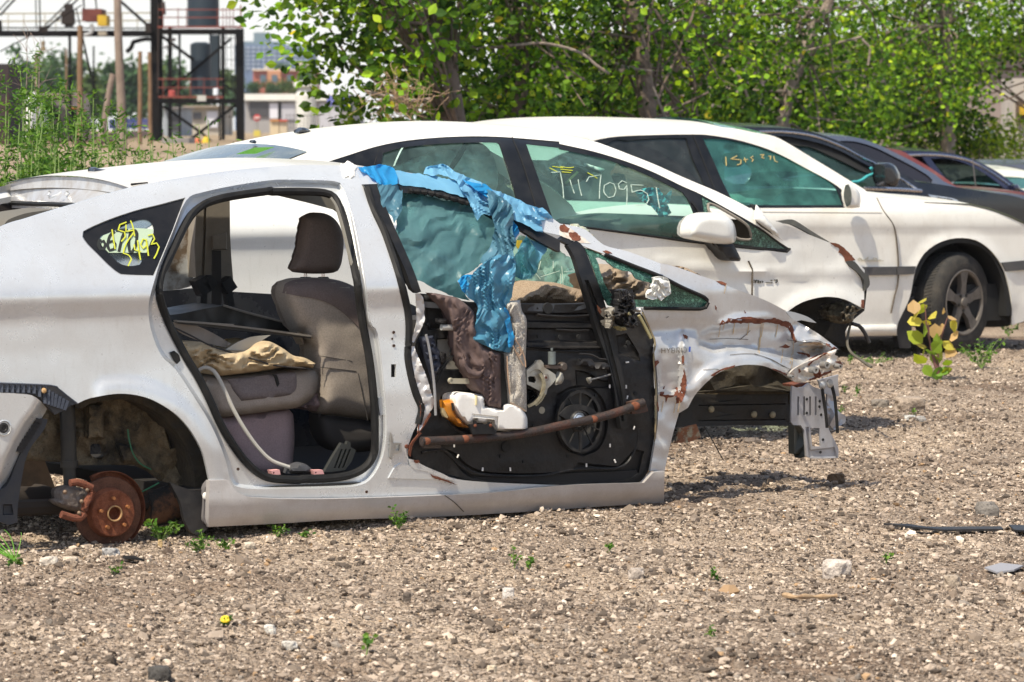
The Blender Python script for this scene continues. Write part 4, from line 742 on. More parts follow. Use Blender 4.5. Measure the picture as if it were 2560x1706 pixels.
# ring stamped round the lower edge
for nm, pts, r in (('pressed_ridge', (450, 1330, 600, 1310, 680, 1370, 760, 1440, 900, 1490, 1300, 1500, 1600, 1450, 1900, 1440, 2010, 1330, 2050, 1150), .006), ('pressed_ridge', (620, 1000, 640, 1100, 760, 1190, 900, 1215, 1200, 1205), .006), ('pressed_ridge', (1210, 560, 1500, 585, 1800, 580), .005), ('pressed_ridge', (1300, 315, 1500, 330, 1700, 320), .006), ('pressed_ridge', (1440, 425, 1560, 432, 1680, 430), .005)):
    MB().tube(F1.pt(cm(P('E', *pts), 10, False), dsf) - F1.n * .002, r, 6).build(nm, shm, shell)
for x, y, r in ((1312, 470, .009), (1468, 480, .009), (1605, 478, .010), (1272, 1128, .006), (1968, 522, .010), (1948, 552, .007), (1033, 1356, .006), (1200, 1396, .006), (1527, 1355, .006), (1070, 1285, .02), (1730, 905, .006), (2022, 893, .007), (568, 1318, .006), (1378, 268, .022), (497, 385, .007)):
    c = F1.pt(P('E', x, y), lambda u, z: dsf(u, z) - .0012)[0]; MB().lathe(c - F1.n * .006, F1.n, [(0, 0), (0, r), (.006, r * 1.05)], 12).build('shell_hole', dark, shell)
for x, y, a in ((720, 1356, .5), (902, 1452, .1), (1105, 1452, -.1), (1665, 1422, 0), (1875, 1392, -.5), (1838, 1277, 0), (1836, 842, 0), (1957, 845, 0), (1965, 665, 1.5), (1965, 922, .3), (2015, 1147, .5), (692, 1276, 0), (1052, 845, 0)):
    c = F1.pt(P('E', x, y), lambda u, z: dsf(u, z) - .012)[0]; d_ = F1.u * math.sin(a) * .007 + np.array([0, 0, .007 * math.cos(a)]); MB().tube([c - d_, c + d_], .0035, 6).build('trim_clip', foamw, shell)
# upper rail strip under the glass line
us = panel('window_sill_strip', F1, cm(P('E', 1183, 232, 1400, 234, 1560, 232, 1668, 225, 1672, 262, 1600, 283, 1440, 290, 1300, 290, 1186, 285), 9, corner=40), pm('sill_strip', (.055, .062, .075), .4, .1, dirt=(.03, .03, .03), dscale=20, dmix=.6), door, v=.055, th=.01, step=12, holes=[P('E', 1298, 262, 1312, 262, 1312, 277, 1298, 277), P('E', 1530, 258, 1544, 258, 1544, 273, 1530, 273)])
panel('door_hinge_edge', F1, cm(P('E', 470, 218, 628, 232, 630, 272, 475, 262), 9, corner=40), pm('edge_steel', (.13, .135, .15), .4, .4), door, v=.05, th=.02, step=14)
# torn silver skin along the rear edge
tsf = lambda u, z: s1(u, z) - .004
td = lambda W: .014 * nz(W, 18, 7, 2)
for s_ in ((410, 160, 440, 158, 458, 180, 470, 215, 474, 300, 472, 370, 430, 455, 395, 520, 372, 512, 395, 450, 415, 370, 416, 250), (378, 545, 400, 550, 425, 620, 460, 700, 500, 800, 520, 880, 545, 955, 530, 1010, 515, 1030, 480, 1100, 445, 1165, 425, 1185, 430, 1120, 452, 1040, 445, 960, 420, 860, 385, 700)):
    sk = panel('torn_skin', F1, rough_edge(P('E', *s_), .8, 8, 2, 4), pm('torn_silver', (.62, .61, .60), .4, .2, dirt=(.35, .25, .18), dscale=14, dmix=.5, thr=(.5, .7)), door, v=tsf, th=.004, step=7, disp=td)
for i, s_ in enumerate(((410, 850, 425, 880, 445, 950, 470, 1000, 460, 1060, 440, 1110, 430, 1190, 425, 1180, 445, 1050, 440, 970, 420, 900), (520, 1035, 525, 1045, 490, 1110, 455, 1160, 430, 1185, 470, 1120), (365, 1290, 375, 1260, 440, 1180, 455, 1185, 400, 1250, 385, 1290, 372, 1360, 360, 1340), (395, 1385, 430, 1385, 440, 1405, 410, 1408), (520, 1490, 620, 1525, 720, 1568, 560, 1520))):
    panel('rust_edge', F1, rough_edge(P('E', *s_), 1.2, 6, i, 3), rust, door, v=s1d(-.012), th=.005, step=6)
panel('torn_corner', F1, cm(P('E', 360, 1375, 400, 1385, 480, 1430, 620, 1490, 700, 1540, 600, 1515, 480, 1465, 400, 1450, 365, 1415), 7), silver, door, v=s1d(-.008), th=.005, step=8)
MB().tube(F1.pt(cm(PL(P('E', 2075, 300, 2140, 440, 2170, 520, 2160, 640, 2178, 900, 2172, 1180, 2158, 1380, 2105, 1510, 2040, 1560)), 9, False), s1d(.002)), .004, 5).build('bent_edge', pm('edge_sealant', (.30, .25, .15), .8, dirt=(.12, .06, .03), dscale=20, dmix=.9), door)
MB().tube(F1.pt(cm(P('E', 2050, 320, 2100, 410, 2140, 490), 9, False), s1d(-.012)), .007, 6).build('hose_piece', pm('hose_yellowed', (.35, .31, .16), .6), door)
# seals and frame
sq = F1.pt(cm(PL(P('D', 935, 270, 985, 430, 1070, 620, 1155, 870, 1215, 1090, 1238, 1250, 1236, 1420), P('E', 350, 560, 350, 640, 375, 780, 410, 900, 448, 1000, 425, 1120)), 9, False), s1d(.002))
MB().tube(sq, .016, 8).build('pillar_seal', black, door)
fb_ = P('D', 905, 240, 1002, 236, 1040, 330, 1130, 540, 1220, 740, 1280, 880, 1332, 1028, 1300, 1040, 1265, 1010, 1225, 890, 1170, 765, 1060, 520, 985, 380, 928, 275)
panel('frame_post', F1, cm(fb_, 9, corner=45), pm('frame_black', (.010, .0105, .012), .42, spec=.3, dirt=(.035, .032, .03), dscale=12, dmix=.5), door, v=s1d(-.012), th=.03, step=12)
panel('frame_gap', F1, P('D', 905, 275, 960, 370, 1060, 530, 1160, 770, 1240, 960, 1250, 1000, 1200, 940, 1100, 680, 1000, 460), black, door, v=s1d(.03), th=.01, step=20)
uf = PL(P('D', 1165, 238, 1450, 274, 1680, 340, 1900, 445, 2100, 528, 2353, 650), P('F', 40, 262, 120, 310, 165, 345, 200, 400, 215, 470, 180, 480, 160, 420, 120, 372, 60, 330, 0, 300), P('D', 2353, 740, 2200, 660, 2050, 570, 1880, 500, 1700, 392, 1450, 320, 1190, 300))
panel('frame_top', F1, cm(uf, 9, corner=40), pm('frame_black'), door, v=s1d(.0), th=.03, step=11, disp=lambda W: .004 * nz(W, 16, 4))
mb = MB(); rt = F1.pt(cm(P('D', 1240, 288, 1400, 305, 1560, 345, 1675, 380), 6, False), s1d(-.004)); mb.tube(rt, [.010 + .003 * math.sin(i * 2.1) for i in range(len(rt))], 7); mb.build('frame_seal', black, door)
vf = P('E', 1580, -20, 1690, -20, 1740, 150, 1812, 300, 1842, 440, 1900, 620, 1945, 850, 1968, 1150, 1922, 1155, 1895, 980, 1840, 700, 1760, 470, 1700, 280, 1640, 100)
vfo = PL(P('F', 120, 300, 165, 335, 215, 440, 270, 590, 330, 760), P('E', 1830, 350, 1845, 440, 1900, 620, 1948, 850, 1968, 1150, 1922, 1155, 1890, 980, 1835, 700, 1755, 470, 1700, 290), P('F', 190, 690, 150, 560, 110, 430, 60, 340))
panel('frame_channel', F1, cm(vfo, 9, corner=45), pm('frame_black'), door, v=s1d(-.008), th=.03, step=10, regions=[(cm(P('E', 1650, 60, 1680, 60, 1790, 350, 1870, 640, 1930, 900, 1945, 1100, 1925, 1100, 1890, 900, 1830, 650, 1750, 360), 8), .012, 3)])
panel('rust_patch', F1, rough_edge(P('E', 1740, 240, 1770, 270, 1810, 265, 1800, 300, 1790, 330, 1760, 300), 1.5, 6, 2, 3), pm('rust_bright', (.19, .062, .03), .8, dirt=(.1, .04, .02), dscale=40, dmix=.9), door, v=s1d(-.0135), th=.003, step=6)
# crash bar, bolted across
bp = ptube(F1, P('E', 452, 1246, 700, 1236, 900, 1222, 1100, 1203, 1300, 1170, 1500, 1125, 1700, 1085, 1900, 1030, 2085, 960), -.035, .01)
barm = pm('bar_rusty', (.038, .028, .025), .6, .2, dirt=(.12, .045, .028), dscale=9, dmix=.9, bump=.3, bscale=100, thr=(.50, .70))
bar = MB().tube(bp, .0175, 14).build('crash_bar', barm, door, ang=60)
for x, y, r in ((488, 1245, .016), (772, 1228, .017), (1718, 1082, .016), (2022, 985, .019)):
    c = F1.pt(P('E', x, y), -.047)[0]; MB().ball(c, r, 12, 6, (1.1, .5, .9)).build('weld_spot', pm('rust_bright'), bar)
panel('bar_plate', F1, cm(P('E', 1985, 960, 2070, 938, 2100, 950, 2118, 1025, 2060, 1040, 2000, 1045), 7, corner=40), pm('bar_plate', (.05, .035, .03), .6, .3, dirt=(.2, .08, .04), dscale=20, dmix=.8), bar, v=-.025, th=.03, step=9)
panel('bar_foot', F1, P('E', 452, 1270, 595, 1275, 595, 1298, 465, 1298), barm, bar, v=.0, th=.02, step=14)
# loudspeaker
sc_ = F1.pt(P('E', 1618, 1098), .03)[0]
def ell(cx, cy, rx, ry, n=40): a = np.linspace(0, 2 * math.pi, n, endpoint=False); return P('E', *np.stack([cx + rx * np.cos(a), cy + ry * np.sin(a)], 1).ravel())
spm = pm('speaker_black', (.012, .012, .013), .45, spec=.35, dirt=(.06, .055, .05), dscale=20, dmix=.6)
spk = panel('loudspeaker', F1, ell(1622, 1100, 162, 228), spm, door, v=.012, th=.03, step=12, holes=[ell(1622, 1100, 144, 208)])
panel('speaker_cone', F1, ell(1622, 1100, 146, 210), pm('cone', (.028, .028, .028), .6, dirt=(.08, .075, .07), dscale=10, dmix=.6), spk, v=.035, th=.01, step=12, disp=lambda W: .02 * (1 - np.clip(np.hypot((W[:, 0] - 900 - 1622 / KZ) / 50, (W[:, 1] - 680 - 1100 / KZ) / 71), 0, 1)))
mb = MB(); cc = P('E', 1618, 1088)
for i in range(10):
    a = R(90 + 36 * i); e = P('E', 1622 + 150 * math.cos(a), 1100 + 215 * math.sin(a)); p0 = F1.pt(cc, .01)[0]; p1 = F1.pt(e, .012)[0]; mb.bar(p0, p1, .004 if i else .013, .007, up=F1.n)
mb.build('speaker_rib', spm, spk, smooth=False)
panel('speaker_web', F1, cm(P('E', 1465, 1050, 1530, 990, 1600, 975, 1700, 1000, 1762, 1060, 1700, 1090, 1680, 1040, 1620, 1015, 1560, 1040, 1540, 1100), 7), spm, spk, v=.004, th=.01, step=10)
MB().lathe(F1.pt(P('E', 1615, 1098), -.004)[0], F1.n, [(.01, .042), (0, .040), (-.004, .036)], 28).build('magnet_ring', spm, spk)
MB().lathe(F1.pt(P('E', 1612, 1085), -.006)[0], F1.n, [(.02, .031), (.004, .030), (-.002, .024), (0, .018), (-.004, .012), (-.004, 0)], 28).build('magnet', pm('magnet_zinc', (.62, .66, .70), .25, .7, dirt=(.3, .35, .4), dscale=60, dmix=.7), spk)
# window winder: toothed sector, arms and motor
zinc = pm('winder_zinc', (.46, .46, .42), .42, .45, dirt=(.25, .20, .13), dscale=18, dmix=.7)
wr = panel('window_winder', F1, cm(P('E', 1225, 725, 1290, 672, 1300, 652, 1330, 648, 1350, 672, 1352, 700, 1400, 730, 1438, 755, 1442, 790, 1410, 830, 1380, 858, 1370, 900, 1350, 918, 1330, 905, 1345, 850, 1355, 790, 1345, 750, 1322, 720, 1290, 716, 1226, 752), 7, corner=45), zinc, door, v=.0, th=.012, step=8)
panel('winder_web', F1, P('E', 1226, 752, 1290, 716, 1322, 720, 1345, 780, 1340, 850, 1330, 880, 1226, 825), zinc, wr, v=.006, th=.006, step=10, holes=[cm(P('E', 1235, 775, 1250, 768, 1285, 770, 1295, 800, 1285, 818, 1240, 808), 5)])
mb = MB(); stroke(mb, F1, P('E', 1318, 745, 1348, 820, 1330, 900, 1290, 955, 1228, 990), -.002, 7, th=.008); mb.build('toothed_sector', pm('sector_brass', (.42, .38, .26), .45, .5, dirt=(.2, .15, .08), dscale=40, dmix=.7), wr)
mb = MB()
for t in range(15):
    a = R(20 + 4.6 * t * 1.15); x, y = 1210 + 150 * math.cos(a), 848 + 150 * math.sin(a); x2, y2 = 1210 + 162 * math.cos(a), 848 + 162 * math.sin(a)
    if y2 < 990: mb.bar(*F1.pt(P('E', x, y, x2, y2), -.004), .005, .006)
mb.build('sector_tooth', pm('sector_brass'), wr)
MB().lathe(F1.pt(P('E', 1368, 778), -.004)[0], F1.n, [(.01, .016), (0, .015), (0, .011), (-.002, .010), (-.002, .004)], 18).build('winder_pivot', steel, wr)
MB().lathe(F1.pt(P('E', 1370, 778), -.008)[0], F1.n, [(.01, .005), (0, .005), (0, 0)], 12).build('pivot_bolt', rust, wr)
mb = MB(); p = F1.pt(P('E', 1411, 560, 1411, 580, 1411, 588, 1411, 680), .0); mb.tube([p[0], p[1]], .005, 10); mb.tube([p[2] - [0, 0, 0], p[3]], .0155, 16); mb.build('winder_motor', pm('motor_grey', (.16, .19, .19), .45, .2, dirt=(.1, .09, .08), dscale=20, dmix=.6), door)
panel('motor_mount', F1, P('E', 1370, 688, 1500, 690, 1500, 705, 1440, 715, 1372, 708), pm('mount_brown', (.10, .07, .055), .6), door, v=.0, th=.03, step=12)
MB().lathe(F1.pt(P('E', 1498, 700), .005)[0], F1.n, [(.02, .019), (0, .018), (-.006, .012), (-.006, 0)], 18).build('gear_cover', pm('gear_cover', (.07, .055, .045), .5), door)
puff('winder_bracket', F1, cm(P('E', 1440, 800, 1470, 735, 1490, 745, 1500, 790, 1480, 825, 1440, 833), 5), zinc, door, v=.0, bulge=.012, w=5, th=.02, step=6)
puff('wiring_block', F1, cm(P('E', 1615, 640, 1700, 640, 1730, 670, 1800, 665, 1835, 690, 1830, 718, 1740, 725, 1660, 700, 1612, 690), 6, corner=40), bplas, door, v=.01, bulge=.02, w=5, th=.02, step=7, wr=lambda W: .012 * nz(W, 9, 3))
mb = MB(); mb.tube(ptube(F1, P('E', 1610, 605, 1700, 610, 1760, 640, 1810, 645), .01), .004, 5); mb.build('wiring_loom', bplas, door)
MB().tube(ptube(F1, P('E', 1690, 795, 1760, 778, 1840, 755), .0), .004, 6).build('lock_rod', pm('rod_grey', (.12, .12, .12), .5), door)
puff('lock_knob', F1, cm(P('E', 1675, 780, 1700, 775, 1705, 810, 1690, 825, 1676, 800), 4), zinc, door, v=.0, bulge=.01, w=3, th=.01, step=4)
MB().lathe(F1.pt(P('E', 1336, 1018), dsf)[0] - F1.n * .002, F1.n, [(0, 0), (0, .014), (.004, .014)], 16).build('grommet', pm('grommet', (.32, .29, .22), .8), door)
# left side fittings
MB().tube(ptube(F1, P('E', 485, 462, 505, 540, 530, 700, 548, 860, 557, 1055), -.005), .0055, 7).build('guide_rail', pm('rail_grey', (.36, .37, .39), .4, .4, dirt=(.2, .15, .1), dscale=20, dmix=.5), door)
p = F1.pt(P('E', 598, 408, 685, 410), -.005); MB().tube(p, .012, 12).build('handle_barrel', pm('barrel', (.52, .52, .50), .35, .4), door)
puff('handle_base', F1, cm(P('E', 570, 345, 640, 345, 645, 388, 600, 390, 572, 375), 5, corner=40), bplas, door, v=.0, bulge=.02, w=4, th=.02, step=6)
mb = MB(); stroke(mb, F1, P('E', 672, 802, 735, 803, 795, 804), -.0, 13, th=.01, smooth=False); lb = mb.build('latch_bar', pm('bar_cream', (.42, .39, .30), .6, .2), door)
MB().lathe(F1.pt(P('E', 675, 802), -.008)[0], F1.n, [(.012, .012), (0, .011), (0, .006), (.003, .006), (.003, 0)], 16).build('latch_eye', pm('bar_cream'), lb)
mb = MB()
for s_ in ((690, 520, 640, 640, 570, 745), (700, 600, 620, 700, 575, 800), (600, 590, 585, 700, 575, 760), (540, 810, 560, 840, 575, 800)): mb.tube(ptube(F1, P('E', *s_), .02), .0035, 5)
mb.build('door_cable', black, door)
puff('wire_bundle', F1, cm(P('E', 450, 480, 540, 470, 560, 540, 590, 600, 600, 700, 570, 760, 540, 820, 520, 740, 490, 640), 6), pm('bundle_navy', (.03, .035, .055), .6), door, v=.03, bulge=.02, w=6, th=.02, step=6, wr=lambda W: .02 * nz(W, 8, 2))
puff('lock_cylinder', F1, cm(P('E', 572, 600, 610, 588, 632, 600, 632, 660, 600, 690, 575, 670), 5), bplas, door, v=.03, bulge=.02, w=6, th=.02, step=7)
hb_ = panel('door_bracket', F1, P('E', 806, 1122, 840, 1120, 840, 1092, 858, 1095, 862, 1120, 945, 1122, 950, 1104, 968, 1110, 970, 1128, 1002, 1165, 1002, 1190, 830, 1196), pm('frame_black'), door, v=-.062, th=.012, step=10)
for x, y in ((847, 1132), (960, 1130)): MB().ball(F1.pt(P('E', x, y), -.064)[0], .007, 8, 5).build('bracket_bolt', rust, hb_)
# mirror mount left after the mirror went
for s_, v_, m_, sd in (((430, 665, 470, 655, 500, 670, 540, 680, 550, 740, 560, 800, 540, 850, 560, 880, 575, 930, 540, 945, 500, 935, 450, 920, 420, 880, 400, 860, 390, 820, 420, 790, 425, 730), -.05, bplas, 1), ((355, 820, 400, 790, 420, 800, 425, 840, 400, 880, 380, 940, 360, 945, 365, 880), -.03, pm('rag_grey', (.30, .28, .24), .8, dirt=(.1, .08, .06), dscale=30, dmix=.9), 2), ((490, 835, 515, 825, 525, 850, 500, 860), -.085, pm('hose_yellowed'), 3), ((430, 930, 480, 935, 490, 955, 450, 960), -.05, pm('hose_yellowed'), 4), ((545, 790, 590, 800, 610, 820, 590, 825), -.03, foamw, 5)):
    puff('mirror_mount' if sd == 1 else 'mount_scrap', F1, rough_edge(P('F', *s_), 1.5, 6, sd, 3), m_, door, v=v_, bulge=.035, w=6, th=.03, step=4, wr=lambda W: .035 * nz(W, 7, 5, 3), ang=30)
mb = MB()
for i in range(7): x = 432 + i * 16; mb.bar(*F1.pt(P('F', x, 662, x + 12, 735), -.09), .004, .006)
mb.build('mount_fin', bplas, door, smooth=False)
mb = MB()
for s_ in ((460, 880, 500, 900, 545, 915, 575, 895), (500, 840, 520, 900, 570, 930)): mb.tube(ptube(F1, P('F', *s_), -.09), .0035, 5)
mb.build('mount_cable', black, door)
# ------------------------------------------------------------ loose things on and in the car
def film(name, col, dens, tint, bump=.5, bs=22, rough=.22):
    m = bpy.data.materials.new(name); m.use_nodes = True; n = m.node_tree.nodes; l = m.node_tree.links; b = n['Principled BSDF']; o = n['Material Output']
    b.inputs['Base Color'].default_value = (*col, 1); b.inputs['Roughness'].default_value = rough; b.inputs['Coat Weight'].default_value = .25; b.inputs['Coat Roughness'].default_value = .3; rough = max(rough, .38); b.inputs['Roughness'].default_value = rough
    tc = n.new('ShaderNodeTexCoord'); tx = n.new('ShaderNodeTexNoise'); tx.inputs['Scale'].default_value = bs; tx.inputs['Detail'].default_value = 4; tx.inputs['Distortion'].default_value = 1.2
    l.new(tc.outputs['Object'], tx.inputs['Vector']); bp_ = n.new('ShaderNodeBump'); bp_.inputs['Strength'].default_value = bump; bp_.inputs['Distance'].default_value = .02
    l.new(tx.outputs[0], bp_.inputs['Height']); l.new(bp_.outputs[0], b.inputs['Normal'])
    tr = n.new('ShaderNodeBsdfTransparent'); tr.inputs[0].default_value = (*tint, 1); tl = n.new('ShaderNodeBsdfTranslucent'); tl.inputs[0].default_value = (*col, 1)
    a = n.new('ShaderNodeMixShader'); a.inputs[0].default_value = .35; l.new(b.outputs[0], a.inputs[1]); l.new(tl.outputs[0], a.inputs[2])
    mr = n.new('ShaderNodeMapRange'); mr.inputs[1].default_value = .3; mr.inputs[2].default_value = .7; mr.inputs[3].default_value = max(0, dens - .18); mr.inputs[4].default_value = min(1, dens + .18)
    l.new(tx.outputs[0], mr.inputs[0]); x = n.new('ShaderNodeMixShader'); l.new(mr.outputs[0], x.inputs[0]); l.new(tr.outputs[0], x.inputs[1]); l.new(a.outputs[0], x.inputs[2]); l.new(x.outputs[0], o.inputs[0]); MT[name] = m; return m
blue = film('blue_film', (.03, .35, .68), .90, (.2, .6, .85), bs=7, bump=.25); bluep = film('blue_film_pale', (.24, .54, .74), .86, (.4, .7, .85), bs=6, bump=.2)
teal = film('film_sheet', (.13, .27, .29), .58, (.42, .66, .68), bs=7, bump=.6, rough=.35); greyb = film('film_grey', (.12, .28, .37), .80, (.3, .55, .65), bs=8, bump=.3)
fo_ = F1.pt(P('D', 1500, 600), .05)[0]
pf = empty('plastic_film', fo_, 'torn crumpled blue plastic film draped over the front window frame of the silver car', 'plastic sheet')
def rot(W, A): a = R(A); return np.stack([W[:, 0] * math.cos(a) + W[:, 1] * math.sin(a), -W[:, 0] * math.sin(a) + W[:, 1] * math.cos(a)], 1)
def fold(nm, pts, m, v, w=10, b=.03, sc=11, st=(.5, 2.2), amp=.03, seed=1, step=5, o='D', th=.002):
    pl = rough_edge(rough_edge(P(o, *pts), 2.6, 26, seed, 6), 1.2, 7, seed, 4); A = 0 if st[0] < st[1] else (115 if nm != 'film_sheet' else 75); per = {True: 11, False: 17}[A == 0] if nm != 'film_sheet' else 30
    if nm == 'film_sheet': dsp = lambda W: .016 * crumple(W, 80, 62, 14, 3, 4, 30) + .008 * crumple(W, 42, 35, 25, 9, 3, 18) + .016 * nz(W, 80, 2, 2)
    else: dsp = lambda W: amp * (.34 * crumple(W, 17, A, 7, seed, 3, 22) + .16 * crumple(W, 26, A + 30, 20, seed + 3, 2, 12) + .45 * nz(W, 60, seed, 2))
    return panel(nm, F1, pl, m, pf, v=v, th=th, step=min(step, 5), ang=22, disp=dsp)
fold('film_sheet', (1190, 285, 1400, 330, 1680, 395, 1870, 500, 1875, 700, 1760, 830, 1600, 950, 1650, 1040, 1690, 1095, 1550, 1055, 1330, 960, 1250, 900, 1130, 880, 1085, 700, 1140, 640, 1150, 500, 1150, 330), teal, s1d(0.035), b=.0, amp=.05, sc=36, st=(1.9, .75), seed=3, step=6, th=.001)
fold('film_rail_wrap', (1140, 133, 1345, 165, 1500, 190, 1600, 235, 1670, 330, 1680, 345, 1450, 278, 1175, 238, 1130, 180), bluep, s1d(-.006), b=.004, amp=0.005, sc=52, st=(2, .6), seed=5, step=7)
fold('film_fold', (870, 105, 940, 112, 1000, 98, 1060, 98, 1120, 110, 1155, 160, 1152, 230, 1120, 245, 1060, 250, 1010, 232, 970, 190, 900, 140), blue, s1d(-0.020), b=.06, amp=0.038, sc=24, st=(.7, 1.6), seed=2)
fold('film_fold', (1010, 232, 1060, 248, 1150, 228, 1195, 290, 1192, 400, 1165, 470, 1140, 525, 1110, 470, 1060, 420, 1030, 330), greyb, s1d(-0.015), b=.02, amp=0.038, sc=21, st=(.5, 2), seed=4)
fold('film_strip', (1025, 490, 1060, 540, 1100, 650, 1085, 672, 1060, 640, 1040, 570), blue, s1d(0.020), b=.005, amp=0.015, sc=28, seed=5)
fold('film_fold', (1345, 160, 1370, 120, 1410, 100, 1500, 95, 1590, 140, 1700, 200, 1800, 240, 1860, 285, 1850, 330, 1840, 430, 1860, 470, 1800, 462, 1745, 500, 1705, 430, 1670, 330, 1610, 245, 1560, 200, 1480, 170, 1400, 175), bluep, s1d(-0.020), b=.07, amp=0.045, sc=28, st=(1.7, .8), seed=6)
fold('film_fold', (1640, 200, 1800, 240, 1860, 285, 1830, 340, 1800, 330, 1740, 280), blue, s1d(-0.045), b=.03, amp=0.030, sc=21, st=(1.7, .8), seed=16)
fold('film_fold', (1830, 260, 1880, 290, 1990, 325, 2160, 405, 2230, 415, 2300, 480, 2280, 495, 2210, 508, 2232, 600, 2150, 560, 2060, 520, 2000, 480, 1960, 400, 1880, 350), bluep, s1d(-0.020), b=.045, amp=0.038, sc=26, st=(1.8, .8), seed=7)
fold('film_fold', (1810, 290, 1860, 290, 1940, 350, 2005, 390, 2015, 480, 2010, 560, 2030, 660, 2010, 740, 2030, 820, 1960, 880, 1820, 850, 1770, 800, 1835, 700, 1862, 620, 1858, 480, 1835, 420), greyb, s1d(-0.050), b=.05, amp=0.045, sc=19, st=(.5, 3), seed=8)
fold('film_fold', (1990, 470, 2025, 520, 2060, 585, 2035, 640, 2000, 720, 1985, 640, 1960, 580, 1975, 520), blue, s1d(-0.015), b=.04, amp=0.038, sc=21, st=(.6, 2), seed=9)
fold('film_tail', (1850, 780, 1960, 760, 2025, 790, 2025, 920, 1990, 1080, 1950, 1155, 1985, 1240, 2008, 1350, 2000, 1440, 1982, 1478, 1930, 1470, 1850, 1440, 1770, 1410, 1700, 1372, 1722, 1320, 1745, 1200, 1740, 1130, 1700, 1080, 1640, 1030, 1600, 960, 1690, 905, 1760, 850), film('film_blue_grey', (.12, .36, .52), .82, (.35, .62, .75), bs=7, bump=.3), -.035, b=.035, amp=0.038, sc=31, st=(.55, 2.4), seed=10, step=5)
fold('film_tail', (1948, 1150, 1975, 1180, 2005, 1320, 2004, 1430, 1975, 1440, 1960, 1300, 1940, 1200), blue, s1d(-0.075), b=.02, amp=0.022, sc=21, st=(.5, 2), seed=13)
fold('film_tail', (1600, 955, 1650, 915, 1710, 905, 1680, 960, 1690, 1040, 1660, 1035, 1625, 1000), blue, s1d(-0.060), b=.02, amp=0.022, sc=21, st=(.6, 1.6), seed=14)
fold('film_strip', (2098, 615, 2140, 665, 2190, 740, 2198, 850, 2140, 935, 2060, 940, 2000, 890, 2020, 780), film('film_thin', (.12, .33, .42), .6, (.5, .8, .85), bs=8, bump=.3), .05, b=.01, amp=0.030, sc=33, seed=11, th=.001)
fold('film_strip', (2125, 640, 2270, 690, 2250, 740, 2200, 800, 2180, 720), bluep, s1d(0.050), b=.0, amp=0.022, sc=33, seed=12)
cr1 = puff('torn_liner', F1, rough_edge(P('D', 745, 90, 770, 92, 800, 66, 830, 85, 860, 100, 850, 140, 845, 180, 800, 184, 760, 182, 752, 140), 2, 6, 3, 3), foamw, car1, v=s1d(-.006), bulge=.012, w=6, th=.008, step=5)
def cloth(nm, pts, mat, v, b, w, th, sc, st, amp, seed, label, o='E', step=6, sub=None):
    q = F1.pt(P(o, *pts), v if not callable(v) else v); r_ = empty(nm, [*q.mean(0)[:2], q[:, 2].min()], label, 'cloth') if sub is None else sub
    pl = cm(P(o, *pts), 6)
    A = 0 if st[1] > 2 else 78; puff('folded_cloth', F1, pl, mat, r_, v=v, bulge=b, w=w, th=th, step=step, wr=lambda W: amp * .45 * pleat(W, 15 if A == 0 else 17, A, seed, 14, 50) + amp * .45 * nz(W, 45, seed, 2) + amp * .16 * rdg(W, 12, seed + 3, st), ang=80)
    return r_
br_ = pm('brown_jersey', (.10, .066, .060), .85, 0, dirt=(.16, .11, .10), dscale=10, dmix=.5, bump=.2, bscale=400, bdist=.002)
bc = cloth('brown_cloth', (510, 155, 560, 158, 640, 175, 710, 190, 770, 230, 840, 300, 852, 400, 870, 470, 905, 545, 960, 570, 1034, 600, 1036, 700, 1036, 850, 1042, 1005, 990, 1005, 930, 985, 895, 910, 830, 860, 795, 790, 745, 700, 705, 600, 690, 520, 680, 430, 650, 320, 600, 250), br_, -.005, .04, 14, .03, 34, (.5, 3.2), .030, 4, 'dark brown jersey cloth hanging over the inside of the stripped front door', step=6)
puff('cloth_fold', F1, cm(P('E', 760, 600, 800, 700, 860, 735, 905, 715, 910, 600, 925, 640, 925, 730, 870, 790, 800, 770, 750, 680), 6), br_, bc, v=-.045, bulge=.02, w=7, th=.02, step=6, ang=80)
def knit(name, c1, c2, sx=260):
    m = pm(name, c1, .95); n = m.node_tree.nodes; l = m.node_tree.links; b = n['Principled BSDF']; tc = n.new('ShaderNodeTexCoord'); v = n.new('ShaderNodeTexVoronoi'); v.inputs['Scale'].default_value = sx
    l.new(tc.outputs['Object'], v.inputs['Vector']); rp_ = n.new('ShaderNodeValToRGB'); rp_.color_ramp.elements[0].color = (*c1, 1); rp_.color_ramp.elements[1].color = (*c2, 1); rp_.color_ramp.elements[0].position = .15; rp_.color_ramp.elements[1].position = .7
    l.new(v.outputs['Distance'], rp_.inputs[0]); l.new(rp_.outputs[0], b.inputs['Base Color']); bp_ = n.new('ShaderNodeBump'); bp_.invert = True; bp_.inputs['Strength'].default_value = .8; bp_.inputs['Distance'].default_value = .004; l.new(v.outputs['Distance'], bp_.inputs['Height']); l.new(bp_.outputs[0], b.inputs['Normal']); return m
kc = cloth('knitted_cloth', (1075, 225, 1120, 215, 1178, 210, 1192, 290, 1225, 350, 1222, 520, 1216, 700, 1224, 860, 1226, 1030, 1160, 1000, 1100, 965, 1090, 850, 1078, 740, 1068, 600, 1110, 590, 1128, 480, 1112, 350, 1070, 280), knit('knit_grey', (.66, .62, .56), (.34, .31, .27)), -.012, .025, 10, .02, 36, (.6, 3), .02, 6, 'pale grey knitted cloth hanging down the door beside the brown one')
mb = MB()
for s_ in ((1135, 490, 1180, 560, 1210, 640, 1216, 700), (1120, 540, 1160, 620, 1200, 690), (1150, 560, 1170, 555, 1185, 600, 1170, 620, 1155, 590), (1080, 620, 1085, 760, 1100, 900), (1100, 960, 1160, 990, 1215, 1025)): stroke(mb, F1, P('E', *s_), -.045, 1.8, th=.004)
